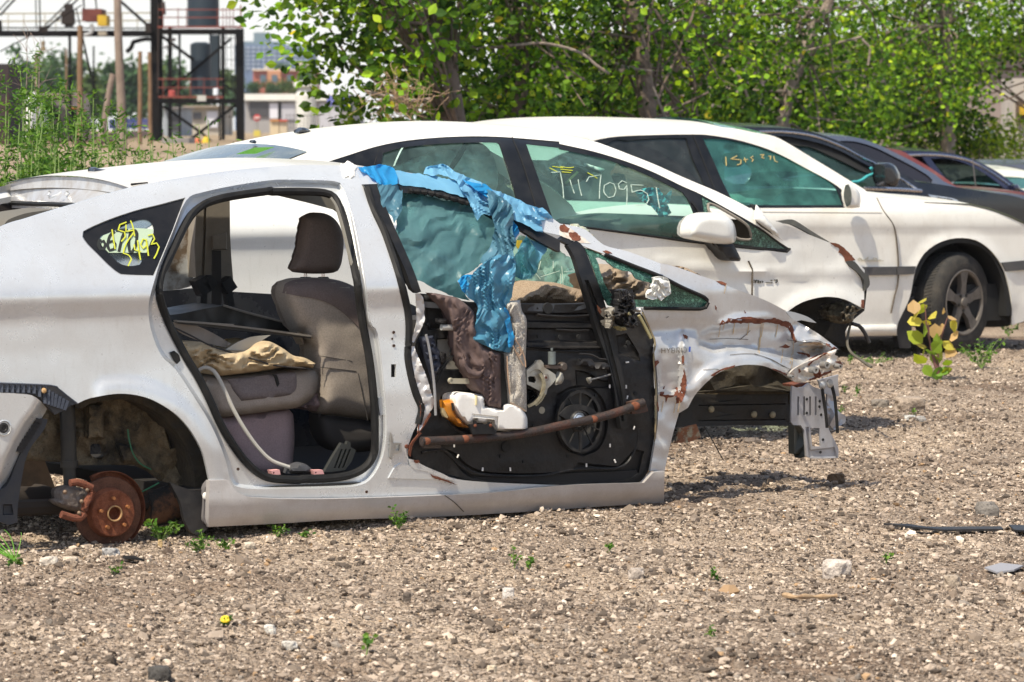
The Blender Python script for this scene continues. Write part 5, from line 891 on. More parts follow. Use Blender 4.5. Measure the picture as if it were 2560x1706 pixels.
mb.build('cloth_stitching', pm('stitch_tan', (.45, .30, .20), .9), kc)
panel('cloth_strip', F1, cm(P('E', 1032, 600, 1062, 600, 1062, 720, 1090, 860, 1090, 960, 1048, 1000, 1036, 900), 7), pm('strip_dark', (.02, .02, .018), .8), kc, v=.0, th=.01, step=12)
fb1 = puff('foam_block', F1, cm(P('E', 692, 920, 705, 900, 745, 884, 900, 905, 920, 925, 920, 985, 1048, 1012, 1052, 980, 1075, 970, 1130, 970, 1190, 1005, 1228, 1070, 1232, 1150, 1205, 1178, 1000, 1168, 985, 1110, 950, 1100, 930, 1115, 860, 1110, 845, 1092, 830, 1118, 805, 1125, 780, 1110, 720, 1050, 692, 1000), 6, corner=40), foamw, None, v=-.0, bulge=.055, w=7, th=.05, step=7, regions=[(cm(P('E', 822, 1042, 1018, 1062, 1022, 1160, 1000, 1165, 990, 1085, 830, 1070), 6), .012, 3)])
tag(fb1, 'white moulded foam block resting on the rusty bar inside the front door', 'foam block')
MB().bar(*F1.pt(P('E', 853, 908, 850, 980), -.056), .016, .004, up=F1.u).build('tape_piece', pm('tape', (.55, .48, .28), .6), fb1)
WL[fb1.name] = np.array(fb1.location)
oh = puff('lamp_housing', F1, cm(P('E', 600, 945, 640, 937, 700, 935, 710, 1040, 800, 1145, 740, 1142, 680, 1100, 640, 1080, 605, 1000), 6), pm('orange_plastic', (.55, .20, .012), .3, 0, dirt=(.30, .10, .01), dscale=14, dmix=.6, coat=.5), None, v=.025, bulge=.045, w=10, th=.03, step=7); tag(oh, 'orange plastic lamp housing tucked behind the white foam block', 'lamp housing')
WL[oh.name] = np.array(oh.location)
panel('housing_chip', F1, rough_edge(P('E', 605, 1000, 630, 1010, 652, 1050, 645, 1075, 620, 1060), 1, 5, 2, 3), pm('chip', (.45, .36, .2), .9), oh, v=-.008, th=.02, step=5)
panel('housing_plate', F1, P('E', 672, 965, 690, 965, 692, 1020, 680, 1020), dark, oh, v=-.021, th=.01, step=12)
# beige cloths on the dash, white scrap
dk = knit('knit_beige', (.46, .36, .25), (.24, .17, .11), 200)
cloth('beige_knit_cloth', (1175, 232, 1185, 200, 1240, 150, 1300, 120, 1340, 85, 1400, 75, 1480, 90, 1540, 110, 1620, 130, 1700, 160, 1720, 236, 1500, 240), dk, .40, .12, 20, .2, 30, (1.5, .8), .045, 3, 'beige knitted cloth heaped on the dashboard behind the stripped door')
cloth('grey_beige_cloth', (275, 560, 330, 520, 400, 480, 450, 485, 500, 520, 500, 560, 560, 550, 620, 580, 660, 610, 670, 700, 650, 750, 500, 750, 380, 740, 300, 700), pm('cloth_taupe', (.30, .235, .17), .95, 0, dirt=(.16, .12, .08), dscale=14, dmix=.7, bump=.4, bscale=200, bdist=.003), .28, .1, 16, .15, 28, (.8, 1.3), .06, 5, 'crumpled taupe cloth seen through the broken corner window of the silver car', o='F')
cloth('tan_cloth', (245, 180, 300, 178, 380, 165, 440, 190, 550, 222, 640, 232, 700, 218, 780, 170, 860, 158, 960, 208, 1040, 262, 1120, 278, 1202, 320, 1185, 357, 1120, 342, 1040, 350, 950, 352, 850, 372, 700, 392, 500, 412, 450, 372, 350, 352, 320, 320, 262, 250), pm('cloth_tan', (.52, .41, .26), .95, 0, dirt=(.24, .165, .08), dscale=9, dmix=.6, bump=.3, bscale=150, bdist=.003), .34, .10, 16, .25, 34, (1.5, .7), .055, 8, 'dirty tan cloth crumpled on the folded rear seat', o='J')
ws_ = puff('white_scrap', F1, cm(P('F', 680, 572, 740, 562, 790, 575, 805, 600, 818, 690, 770, 720, 745, 742, 725, 720, 712, 700, 715, 730, 670, 730, 640, 720, 638, 690, 655, 660, 700, 655, 672, 640, 690, 600), 5), pm('scrap_white', (.72, .72, .68), .75, 0, dirt=(.5, .48, .42), dscale=12, dmix=.4), None, v=.0, bulge=.02, w=7, th=.01, step=5, wr=lambda W: .03 * rdg(W, 14, 4)); tag(ws_, 'torn white plastic scrap stuck at the broken corner window', 'scrap')
wst = F1.pt(cm(P('F', 530, 518, 560, 535, 605, 540), 4, False), .2)
panel('window_shard', F1, P('F', 530, 518, 560, 528, 605, 532, 600, 548, 560, 548), foamw, car1, v=.2, th=.003, step=8)
# hanging cracked windscreen piece behind the door window
cg = glass('cracked_green_glass', (.55, .80, .72), rough=.1, dust_sheen=.35, sheen_col=(.42, .6, .5))
hg = panel('cracked_glass', F1, rough_edge(P('D', 2010, 700, 2060, 610, 2150, 640, 2353, 730, 2600, 900, 2640, 1060, 2353, 1020, 2060, 1110, 1960, 1120, 1990, 900), 2, 9, 2, 6), cg, car1, v=.62, th=.004, step=14, disp=lambda W: .04 * nz(W, 60, 3))
mb = MB()
for i in range(26):
    a, b_ = rng.uniform((1990, 680), (2560, 1060), (2,)), rng.normal(0, 90, 2); 
    if pip(P('D', a[0], a[1]), P('D', 2010, 700, 2060, 620, 2353, 740, 2600, 900, 2600, 1050, 2000, 1090))[0]: stroke(mb, F1, P('D', a[0], a[1], a[0] + b_[0], a[1] + abs(b_[1])), .60, .9, th=.002, smooth=False)
mb.build('glass_crack', pm('crack_line', (.75, .85, .7), .5), hg)
puff('yellow_sticker', F1, cm(P('D', 2040, 650, 2075, 650, 2070, 690, 2050, 720, 2036, 700), 5), pm('sticker_yellow', (.6, .45, .03), .6), hg, v=.58, bulge=.005, w=4, th=.004, step=8)
puff('beige_rag', F1, cm(P('F', 830, 488, 870, 486, 930, 500, 990, 530, 1040, 556, 1000, 562, 900, 520), 5), dk, car1, v=.3, bulge=.03, w=6, th=.1, step=6, wr=lambda W: .01 * nz(W, 8))
# ============================================================ the other parked cars
def ssurf(zb, zr, k=.27): 
    a, b = table([0, .15, .3, .55, zb - .12, zb - .05, zb, zb + .05, (zb + zr) / 2, zr, zr + .08], [.06, .03, .012, 0, .004, .012, .035, .07, .07 + k * .45, k + .03, k + .12], .02)
    return lambda u, z: np.interp(z, a, b)
def off(s, k): return lambda u, z: s(u, z) + k
def wheel(fr, hub, ang_deg, r, w, parent, spokes=5, name='wheel', rim_r=.64):
    """tyre, rim and spokes round a hub point; the axle points out of the car's side"""
    t = R(ang_deg); u = np.array([math.cos(t), math.sin(t), 0]); n = np.array([-math.sin(t), math.cos(t), 0]); hub = np.asarray(hub)
    tm = pm('tyre', (.022, .021, .020), .85, 0, dirt=(.085, .075, .062), dscale=8, dmix=.7, bump=.3, bscale=90)
    rr = r * rim_r
    o = MB().lathe(hub, n, [(w * .15, rr * .97), (0, rr * 1.02), (-.004, rr * 1.12), (0, r * .90), (w * .08, r * .965), (w * .2, r), (w * .48, r), (w * .5, r * .985), (w * .52, r), (w * .8, r), (w * .92, r * .965), (w, r * .9), (w, rr)], 56).build(name, tm, parent, ang=40)
    mb = MB()
    for i in range(90):
        a = 2 * math.pi * i / 90; d = math.cos(a) * u + math.sin(a) * np.array([0, 0, 1.]); d2 = math.cos(a + .05) * u + math.sin(a + .05) * np.array([0, 0, 1.])
        mb.bar(hub + d * (r * 1.001) + n * w * .18, hub + d2 * (r * 1.001) + n * w * .44, .006, .006, up=d); mb.bar(hub + d2 * (r * 1.001) + n * w * .56, hub + d * (r * 1.001) + n * w * .84, .006, .006, up=d)
    mb.build('tread', tm, o, smooth=False)
    rm = pm('rim_dusty', (.16, .14, .12), .55, .35, dirt=(.07, .06, .05), dscale=14, dmix=.6)
    MB().lathe(hub, n, [(-.002, rr * 1.04), (.006, rr * 1.0), (.012, rr * .95), (.10, rr * .88), (.11, rr * .2), (.11, 0)], 48).build('rim', pm('rim_inner', (.035, .032, .03), .7, .2), o)
    mb = MB().lathe(hub, n, [(-.002, rr * 1.04), (-.006, rr * 1.0), (.004, rr * .93), (.02, rr * .92)], 48)
    for i in range(spokes):
        a = R(90 + 360 / spokes * i); d = math.cos(a) * u + math.sin(a) * np.array([0, 0, 1.]); e = np.cross(d, n)
        V = [hub + d * rr * .18 + e * .035 + n * .012, hub + d * rr * .18 - e * .035 + n * .012, hub + d * rr * .55 + e * .026 + n * .004, hub + d * rr * .55 - e * .026 + n * .004, hub + d * rr * .97 + e * .046 + n * .0, hub + d * rr * .97 - e * .046 + n * .0]
        V += [v + n * .035 for v in V]
        mb.add(V, [(0, 1, 3, 2), (2, 3, 5, 4), (0, 2, 8, 6), (2, 4, 10, 8), (1, 7, 9, 3), (3, 9, 11, 5), (4, 5, 11, 10), (0, 6, 7, 1)])
    mb.lathe(hub, n, [(.03, rr * .34), (.012, rr * .32), (.006, rr * .16), (-.004, rr * .145), (-.006, rr * .1), (-.006, 0)], 24)
    mb.build('spokes', rm, o, ang=30)
    mb = MB()
    for i in range(5):
        a = R(54 + 72 * i); d = math.cos(a) * u + math.sin(a) * np.array([0, 0, 1.]); mb.tube([hub + d * rr * .25 + n * .004, hub + d * rr * .25 + n * .014], .011, 8)
    mb.build('wheel_nut', pm('nut_dark', (.03, .028, .026), .5, .5), o)
    return o
def side(fr, pts, holes, paint, par, sf_, W, step=16, nm='body_side', regions=(), disp=None, smoothp=True):
    o = panel(nm, fr, cm(pts, step, corner=35) if smoothp else pts, paint, par, v=sf_, holes=holes, th=.012, step=step, regions=regions, disp=disp)
    m = mirror_obj(o, fr, W, par, 'far_body_side'); return o
def pane(fr, poly, g, par, sf_, W, nm='side_window', k=.014, far=True):
    o = panel(nm, fr, poly, g, par, v=off(sf_, k), th=.004, step=24, back=False)
    if far: mirror_obj(o, fr, W, par, 'far_side_window')
    return o
def under(fr, u0, u1, W, z, par, h=.25):
    q = fr.w([[u0, .1, z], [u1, .1, z], [u1, W - .1, z], [u0, W - .1, z], [u0, .1, z + h], [u1, .1, z + h], [u1, W - .1, z + h], [u0, W - .1, z + h]])
    mk('underbody', q, [(3, 2, 1, 0), (4, 5, 6, 7), (0, 1, 5, 4), (1, 2, 6, 5), (2, 3, 7, 6), (3, 0, 4, 7)], dark, par, smooth=False)
gg = glass('green_glass', (.60, .86, .78), dust_sheen=.07, sheen_col=(.42, .70, .62))  # here and below, green diffuse paints in light through and on the panes
tg_ = glass('teal_glass', (.42, .84, .77), dust_sheen=.13, sheen_col=(.18, .58, .50))
dkg = glass('dark_glass', (.06, .08, .08), dust_sheen=.10, sheen_col=(.22, .24, .24))
frit = pm('window_frame_black', (.008, .009, .011), .32, 0, spec=.3, dirt=(.03, .03, .03), dscale=8, dmix=.5, coat=.08)
# ---------------------------------------------------------------- white hatchback of the same kind
F2 = Frame(-1.458 - .53 * 2.3, 12.6 + .848 * 2.3)
def s2(u, z): return np.interp(z - .14, _z, _v) + .05 * smooth01((u - 5.0) / .5) ** 2
h2 = F2.w([[2.6, .85, 0]])[0]
car2 = empty('white_hatchback', h2, 'white hatchback marked 7117095, parked right behind the stripped silver one, rust on its fender tip', 'car')
W2 = 1.745
ne2 = PL(P('K', -900, 1900, -600, 1700, -300, 1530, 0, 1380, 200, 1288, 400, 1205, 600, 1128, 900, 1045, 1200, 992, 1550, 962, 1900, 962, 2353, 992), P('G', 230, 272))
ap2 = P('G', 330, 303, 500, 368, 700, 447, 850, 515, 1000, 580, 1160, 648, 1340, 738, 1440, 795, 1500, 850)
ft2 = P('G', 1600, 865, 1700, 908, 1980, 1020, 2060, 1045, 2160, 1132, 2240, 1222, 2237, 1400, 2236, 1508)
ar2 = P('G', 2236, 1508, 2100, 1440, 2000, 1420, 1900, 1425, 1780, 1460, 1695, 1512, 1620, 1580, 1560, 1700, 1530, 1850)
bt2 = PL(P('S', 1910, 940, 1500, 985, 900, 1030, 600, 1060, 560, 940, 480, 880, 400, 870, 320, 900, 270, 1000, 120, 1050, -20, 1000, -60, 850))
o2 = PL(ne2, ap2, ft2, ar2[1:], bt2)
band = PL(P('K', 600, 1205, 800, 1138, 1000, 1076, 1200, 1036, 1450, 1010, 1700, 1000, 1900, 1004, 2100, 1018, 2353, 1040), P('G', 0, 292, 250, 348, 500, 425, 700, 505, 900, 602, 1000, 645, 1020, 655, 1100, 697, 1300, 808, 1400, 865, 1500, 925, 1600, 1002, 1690, 1062, 1668, 1087, 1300, 1050, 960, 1012, 700, 975, 400, 935, 180, 908), P('S', 1300, 548, 1100, 525, 900, 505, 760, 480, 700, 450))
rdg2 = PL(P('K', 1052, 1128, 1200, 1087, 1450, 1060, 1700, 1050, 1890, 1052, 1910, 1062, 1950, 1180, 2010, 1370, 2060, 1560), P('S', 1310, 536, 1150, 518, 1000, 500, 940, 470))
fdg = PL(P('K', 2105, 1062, 2353, 1090), P('G', 0, 335, 200, 375, 400, 428, 600, 505, 800, 598, 905, 655, 940, 700, 985, 800, 1010, 900, 1005, 1000, 960, 1003, 700, 968, 400, 930, 185, 903), P('S', 1385, 555))
tri2 = P('G', 1040, 680, 1200, 768, 1400, 885, 1500, 945, 1600, 1022, 1670, 1070, 1500, 1060, 1300, 1035, 1110, 1010, 1065, 850)
bandc, rdc, fdc, trc = cm(band, 10), cm(rdg2, 10), cm(fdg, 10), cm(tri2, 8)
c2 = dict()
def d2(W):
    q1 = dist(W, P('G', 700, 1150, 900, 1185, 1400, 1232, 1750, 1262, 1850, 1290), False); a = dist(W, ar2, False)
    wv = .006 * nz(W, 60, 21, 2) * smooth01((W[:, 0] - 1850) / 60)
    return -.008 * np.exp(-(q1 / 5) ** 2) + .012 * smooth01((W[:, 1] - 680) / 20) * (W[:, 0] > 1600) - .016 * (1 - smooth01((a - 6) / 24)) * (W[:, 0] > 1800) + wv
bs2 = panel('body_side', F2, cm(o2, 12, corner=38), white1, car2, v=s2, holes=[inset(bandc, 1)], th=.012, step=14, disp=d2)
ob = panel('window_surround', F2, bandc, frit, car2, v=lambda u, z: s2(u, z) + .003, holes=[rdc, fdc, trc], th=.01, step=13)
mo = PL(ne2, ap2, P('G', 1590, 880), P('S', 1910, 940, 1500, 985, 900, 1030, 0, 1000, -60, 850))
fs2 = panel('far_body_side', F2, cm(mo, 16, corner=38), white1, car2, v=s2, holes=[rdc, fdc], th=.012, step=24)
mirror_obj(fs2, F2, W2, car2, 'far_body_side'); bpy.data.objects.remove(fs2)
w1_ = pane(F2, rdc, gg, car2, s2, W2, 'rear_door_window'); w2_ = pane(F2, fdc, gg, car2, s2, W2, 'front_door_window')
crz2 = crackle('crazed_glass_dark', (.010, .03, .024), (.12, .24, .18), 150)
tr_hole = cm(P('G', 1095, 735, 1140, 745, 1290, 830, 1370, 885, 1400, 930, 1412, 990, 1390, 1000, 1300, 985, 1240, 900, 1150, 830, 1100, 790), 6)
co2 = panel('corner_window', F2, inset(trc, 1), crz2, car2, v=lambda u, z: s2(u, z) + .008, holes=[tr_hole], th=.005, step=10)
MB().tube(F2.pt(np.vstack([tr_hole, tr_hole[:1]]), s2) + F2.n * .005, .007, 6, False).build('corner_frame', trimgrey, co2)
mb = MB(); stroke(mb, F2, P('G', 965, 715, 1010, 780, 1050, 850), s2, 5, th=.006); mb.tube(F2.pt(cm(P('G', 170, 907, 400, 937, 700, 977, 960, 1014, 1300, 1052, 1668, 1088, 1692, 1064), 10, False), s2), .006, 6); mb.build('window_rubber', black, car2)
mb = MB(); p = PL(P('K', 1998, 1004), P('D', 2055, 20, 2100, 150, 2178, 410)); stroke(mb, F2, p, lambda u, z: s2(u, z) + .001, 2, th=.002); p = P('K', 1025, 1080, 985, 1215); stroke(mb, F2, p, lambda u, z: s2(u, z) + .001, 1.6, th=.002, smooth=False); mb.build('door_gap', dark, car2)
mb = MB(); stroke(mb, F2, P('G', 1380, 1155, 1400, 1200, 1408, 1235, 1406, 1420), s2, 1.5, th=.012); mb.build('panel_gap', pm('gap_brown', (.10, .08, .06), .8), car2)
# roof and tailgate glass
rf2 = F2.pt(cm(ne2, 14, False), s2); Ls = F2.loc(rf2)
bridge('roof', F2, rf2 + F2.n * .003, W2, .045, pm('white_roof', (.82, .80, .73), .38, 0, dirt=(.66, .62, .52), dscale=3, dmix=.5, coat=.4), car2, n=20, power=2.2)
sel = [i for i in range(len(rf2)) if Ls[i, 0] < F2.loc(F2.pt(P('S', 800, 384), s2))[0, 0]]
rg = bridge('tailgate_window', F2, rf2[sel] + F2.n * .003, W2, .045, pm('tailgate_glass', (.075, .10, .10), .12, 0, dirt=(.22, .24, .22), dscale=6, dmix=.7, coat=.5), car2, n=14, power=2.2, s0=.06, s1_=.94, dz=.006)
_q = rf2[sel][-14:]; 
wn2 = F2.pt(cm(ap2, 10, False), s2); bridge('windscreen', F2, wn2, W2, .06, gg, car2, n=12)
ft2q = F2.pt(cm(ft2[:6], 10, False), s2); bridge('bonnet_edge', F2, ft2q + F2.n * .01 + [0, 0, -.01], W2, .02, pm('engine_bay', (.03, .028, .026), .8), car2, n=8)
under(F2, -.6, 4.6, W2, .22, car2)
# green note, two fins
def on_roof(pts, o, vv, fr=F2): return fr.pt(P(o, *pts), vv)
ns = on_roof((1740, 1135, 1870, 1090, 2015, 1085, 1880, 1132), 'A', .55); mk('note', np.vstack([ns + [0, 0, .002], ns]), [(0, 1, 2, 3), (7, 6, 5, 4), (0, 4, 5, 1), (1, 5, 6, 2), (2, 6, 7, 3), (3, 7, 4, 0)], pm('note_green', (.32, .72, .14), .6), car2, smooth=False)
puff('roof_antenna', F2, cm(P('A', 2183, 980, 2195, 955, 2225, 938, 2260, 948, 2290, 968, 2250, 978), 3), pm('antenna'), car2, v=.85, bulge=.03, w=6, th=.03, step=4)
puff('washer_nozzle', F2, cm(P('A', 1850, 1050, 1855, 1032, 1875, 1030, 1890, 1045, 1880, 1056), 3), pm('antenna'), car2, v=.80, bulge=.02, w=4, th=.02, step=3)
# mirror
mm = puff('wing_mirror', F2, cm(P('G', 946, 960, 950, 900, 975, 850, 1020, 815, 1090, 800, 1180, 806, 1245, 838, 1282, 890, 1297, 960, 1290, 1010, 1262, 1028, 1210, 1032, 1100, 1016, 1000, 998, 958, 985), 5), white1, car2, v=-.12, bulge=.07, w=22, th=.07, step=6)
puff('mirror_stalk', F2, cm(P('G', 1100, 1016, 1210, 1030, 1270, 1018, 1330, 1140, 1322, 1158, 1270, 1156, 1220, 1140, 1150, 1060), 5), bplas, mm, v=-.04, bulge=.03, w=8, th=.07, step=7)
# torn fender piece, rust tip, lamp bezel, dark letters left from the badge
puff('torn_panel', F2, cm(P('G', 1445, 742, 1475, 775, 1540, 870, 1600, 940, 1640, 1005, 1560, 945, 1480, 885, 1430, 850), 6, corner=60), white1, car2, v=lambda u, z: s2(u, z) - .02, bulge=.01, w=5, th=.006, step=7)
panel('tear_dark', F2, P('G', 1400, 738, 1440, 742, 1450, 770, 1430, 782), dark, car2, v=s2, th=.01, step=8); panel('tear_dark', F2, P('G', 1440, 865, 1500, 880, 1530, 920, 1570, 965, 1480, 905), pm('gap_brown'), car2, v=lambda u, z: s2(u, z) - .003, th=.004, step=8)
panel('cowl_piece', F2, cm(P('G', 1600, 862, 1650, 855, 1705, 850, 1750, 870, 1850, 935, 1985, 1018, 1900, 990, 1760, 915, 1690, 885, 1620, 878), 6, corner=40), pm('cowl_grey', (.10, .10, .09), .6, dirt=(.2, .19, .15), dscale=14, dmix=.6), car2, v=.30, th=.02, step=9)
v2r = lambda u, z: s2(u, z) - .004 
panel('rust_patch', F2, rough_edge(P('G', 1985, 1018, 2040, 1030, 2070, 1045, 2110, 1080, 2160, 1130, 2172, 1150, 2140, 1158, 2100, 1160, 2085, 1120, 2050, 1092, 2058, 1065, 2020, 1045), 1.2, 6, 3, 3), pm('rust_bright'), car2, v=v2r, th=.004, step=6, disp=d2)
panel('rust_patch', F2, rough_edge(P('G', 2220, 1440, 2236, 1440, 2238, 1508, 2215, 1496), .8, 6, 4, 3), rust, car2, v=v2r, th=.003, step=5, disp=d2)
panel('lamp_bezel', F2, cm(P('G', 2106, 1158, 2165, 1160, 2235, 1240, 2270, 1262, 2278, 1330, 2245, 1374, 2236, 1300, 2190, 1240, 2130, 1195), 6, corner=50), pm('bezel', (.07, .068, .06), .4, .2), car2, v=lambda u, z: s2(u, z) - .01, th=.03, step=7)
mb = MB()
for s_ in ((1408, 1292, 1416, 1318), (1425, 1295, 1436, 1305, 1446, 1295), (1436, 1305, 1434, 1318), (1455, 1295, 1455, 1316, 1472, 1316, 1472, 1305, 1456, 1304), (1480, 1302, 1492, 1308, 1482, 1315), (1510, 1314, 1560, 1316), (1545, 1298, 1560, 1298), (1572, 1296, 1596, 1294, 1596, 1306, 1584, 1316)):
    stroke(mb, F2, P('G', *s_), lambda u, z: s2(u, z) + .010, 2, th=.004, smooth=False)
mb.build('badge_marks', pm('mark_dark', (.04, .035, .02), .8), car2)
# marker writing on the window
mb = MB()
for s_ in ((-70, 505, 0, 500, 18, 600, 26, 697), (72, 558, 85, 605, 104, 658), (132, 556, 142, 615, 158, 676), (192, 573, 212, 538, 300, 522, 292, 600, 288, 697), (365, 578, 325, 600, 322, 650, 355, 690, 395, 680, 410, 635, 395, 590, 360, 577), (490, 582, 455, 565, 428, 590, 435, 625, 470, 630, 490, 600, 492, 670, 489, 747), (612, 598, 520, 595, 530, 650, 590, 635, 640, 660, 652, 705, 625, 740, 550, 746), (706, 614, 716, 680, 732, 768)):
    stroke(mb, F2, P('G', *s_), lambda u, z: s2(u, z) + .012, 1.9, th=.003)
mb.build('marker_writing', pm('chalk_white', (.40, .50, .44), .8, dirt=(.12, .2, .17), dscale=60, dmix=.9), w2_)
mb = MB()
for s_ in ((0, 460, 60, 470, 100, 465), (0, 480, 90, 490), (10, 500, 80, 505), (200, 505, 270, 545), (230, 520, 272, 548), (-80, 470, -20, 500), (-60, 460, 20, 470)): stroke(mb, F2, P('G', *s_), lambda u, z: s2(u, z) + .012, 1.6, th=.003)
mb.build('yellow_marks', ye, w2_)
# cabin: dash, steering wheel, mirror, hanging film, curtains of white cloth
puff('dashboard', F2, cm(P('G', 200, 905, 300, 862, 480, 825, 660, 815, 850, 835, 1000, 880, 1100, 960, 1100, 1100, 200, 1050), 8), pm('dash2', (.05, .06, .055), .8), car2, v=.6, bulge=.1, w=20, th=.4, step=14)
puff('instrument_hood', F2, cm(P('G', 820, 990, 830, 930, 870, 885, 940, 868, 1000, 880, 1050, 960, 1050, 1010), 8), dark, car2, v=.4, bulge=.05, w=12, th=.2, step=12)
puff('inner_mirror', F2, cm(P('G', 10, 540, 30, 510, 110, 462, 170, 480, 215, 520, 190, 550, 120, 590, 50, 606), 6), pm('mirror_housing', (.012, .013, .012), .8, spec=.1), car2, v=.8, bulge=.03, w=6, th=.04, step=8)
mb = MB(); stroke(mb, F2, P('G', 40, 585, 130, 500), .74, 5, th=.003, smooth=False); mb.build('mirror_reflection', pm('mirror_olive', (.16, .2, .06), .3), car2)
puff('camera_box', F2, cm(P('G', 410, 530, 430, 510, 470, 520, 485, 560, 470, 590, 430, 580), 5), dark, car2, v=.8, bulge=.02, w=5, th=.04, step=8)
hf = panel('hanging_film', F2, rough_edge(P('G', 545, 640, 640, 620, 720, 620, 770, 680, 800, 650, 822, 640, 815, 700, 790, 740, 820, 800, 770, 838, 720, 815, 690, 770, 600, 710), 1.5, 8, 3, 5), pm('film_solid', (.06, .32, .42), .4, dirt=(.12, .5, .6), dscale=18, dmix=.7, coat=.4), car2, v=.55, th=.003, step=6, disp=lambda W: .05 * rdg(W, 12, 4, (.7, 1.6)))
bag = pm('airbag_white', (.85, .88, .85), .8, 0, dirt=(.42, .5, .46), dscale=8, dmix=.5)
cb = puff('curtain_airbag', F2, cm(P('D', 1045, 210, 1100, 130, 1200, 90, 1330, 40, 1420, 10, 1480, -30, 1560, -10, 1640, -50, 1750, -70, 1830, -20, 1880, 80, 1900, 200, 1880, 300, 1780, 330, 1680, 260, 1560, 220, 1400, 180, 1200, 230), 8), bag, car2, v=.44, bulge=.05, w=16, th=.03, step=8, wr=lambda W: .07 * rdg(W, 26, 4, (1.4, .9)), ang=80)
mb = MB(); stroke(mb, F2, P('K', 1660, 1060, 1610, 1150, 1540, 1250), .36, 12, th=.006, smooth=False); mb.build('seat_belt', pm('belt'), car2)
puff('curtain_airbag', F2, cm(PL(P('D', 2150, 60, 2220, 62, 2353, 65), P('G', 20, 380, 100, 400, 200, 440, 330, 480, 300, 510, 200, 470, 60, 430), P('D', 2300, 200, 2220, 150)), 8), bag, car2, v=.48, bulge=.03, w=10, th=.03, step=8, wr=lambda W: .05 * rdg(W, 14, 6), ang=80)
for vx, px_ in ((.45, 0), (1.1, -40)):
    puff('front_seat', F2, cm(P('S', 1180 + px_, 640, 1190 + px_, 520, 1215 + px_, 470, 1260 + px_, 460, 1295 + px_, 500, 1310 + px_, 640), 10), trimgrey, car2, v=vx + .2, bulge=.1, w=20, th=.2, step=14)
# front end under the fender
panel('wheel_housing', F2, P('I', 500, -60, 1200, -60, 1180, 110, 1080, 190, 1040, 260, 1040, 372, 600, 380, 500, 300), pm('housing_black', (.012, .011, .010), .9, dirt=(.035, .03, .022), dscale=9, dmix=.7, bump=.4), car2, v=.30, th=.5, step=20, disp=lambda W: .03 * nz(W, 40, 3))
puff('root_debris', F2, rough_edge(P('I', 985, 150, 1010, 100, 1060, 60, 1130, 60, 1160, 95, 1120, 140, 1095, 190, 1060, 200, 1020, 190), 5, 8, 4, 4), pm('debris_brown', (.11, .09, .06), .95, dirt=(.3, .27, .2), dscale=40, dmix=.9, bump=.8), car2, v=.12, bulge=.08, w=10, th=.1, step=4, wr=lambda W: .09 * nz(W, 7, 3, 3), ang=180)
mb = MB(); mb.tube(ptube(F2, P('I', 1085, 180, 1060, 280, 1055, 360, 1085, 420, 1150, 470, 1230, 525), [.1, .1, .05, .0, -.15, -.3]), .007, 6); mb.build('wire_hose', pm('hose_grey', (.10, .09, .07), .7), car2)
mb = MB(); mb.tube(ptube(F2, P('I', 1090, 205, 1140, 220, 1180, 270, 1215, 345), .05), .010, 6); mb.build('wire_hose', bplas, car2)
# ---------------------------------------------------------------- white saloon with its wheels on
F3 = Frame(3.0, 23.5); W3 = 1.85; s3 = ssurf(.99, 1.50)
car3 = empty('white_saloon', F3.w([[-.8, .9, 0]])[0], 'white saloon still on its wheels with grey side moulding, third car back', 'car')
rt3 = P('G', -900, 330, -500, 210, -200, 180, 0, 165, 300, 152, 600, 150, 900, 158, 1150, 172)
rt3 = PL(P('S', 960, 420, 1060, 375, 1200, 345, 1300, 333), P('G', 0, 165, 300, 150, 600, 150, 900, 158, 1150, 170, 1300, 185, 1450, 215), P('H', 520, 240, 640, 303, 800, 400, 950, 490, 1100, 582, 1180, 630, 1260, 688))
hd3 = P('H', 1260, 690, 1450, 692, 1700, 716, 1950, 736, 2100, 770, 2250, 822, 2353, 868, 2500, 950, 2600, 1050)
lw3 = PL(P('H', 2640, 1200, 2650, 1350), P('I', 2600, 90, 2400, 170, 2265, 215))
ar3 = PL(P('H', 2262, 1450, 2240, 1330, 2210, 1230, 2160, 1140, 2090, 1060, 2000, 1003, 1900, 986, 1800, 996, 1700, 1036, 1620, 1100, 1570, 1180, 1545, 1260), P('I', 1510, 20, 1425, 205, 1420, 292))
bt3 = PL(P('I', 1040, 300), P('S', 1900, 850, 1500, 870, 1250, 900, 1220, 820, 1160, 770, 1090, 760, 1020, 790, 980, 870, 800, 860, 760, 700, 800, 560))
o3 = PL(rt3, hd3[1:], lw3, ar3, bt3)
wb3 = PL(P('G', 120, 330, 230, 275, 400, 240, 700, 226, 975, 222, 1100, 228, 1300, 262, 1500, 320, 1650, 385, 1800, 465, 2000, 575, 2090, 650, 2120, 750, 2150, 768, 1360, 768), P('S', 1700, 512, 1500, 505, 1300, 500, 1300, 440, 1390, 390))
rg3 = PL(P('G', 330, 300, 500, 270, 700, 255, 930, 252, 975, 400, 1060, 590, 1110, 738), P('S', 1500, 500, 1340, 490))
fg3 = P('G', 1052, 256, 1200, 262, 1400, 300, 1600, 368, 1800, 468, 1980, 572, 2030, 620, 2060, 690, 2082, 745, 1700, 746, 1285, 745, 1240, 660, 1190, 560, 1120, 400)
wb3c, rg3c, fg3c = cm(wb3, 10), cm(rg3, 10), cm(fg3, 10)
def d3(W):
    a = dist(W, ar3[:12], False); c = smooth01((W[:, 1] - 568) / 10) * (W[:, 1] < 690)
    return -.012 * (1 - smooth01((a - 5) / 14)) * (W[:, 0] > 2200) + .012 * smooth01((W[:, 1] - 566) / 12) 
white3 = pm('white_paint_dusty', (.78, .76, .70), .4, 0, dirt=(.48, .41, .32), dscale=3.5, dmix=.4, coat=.4, fine=.03, thr=(.45, .75))
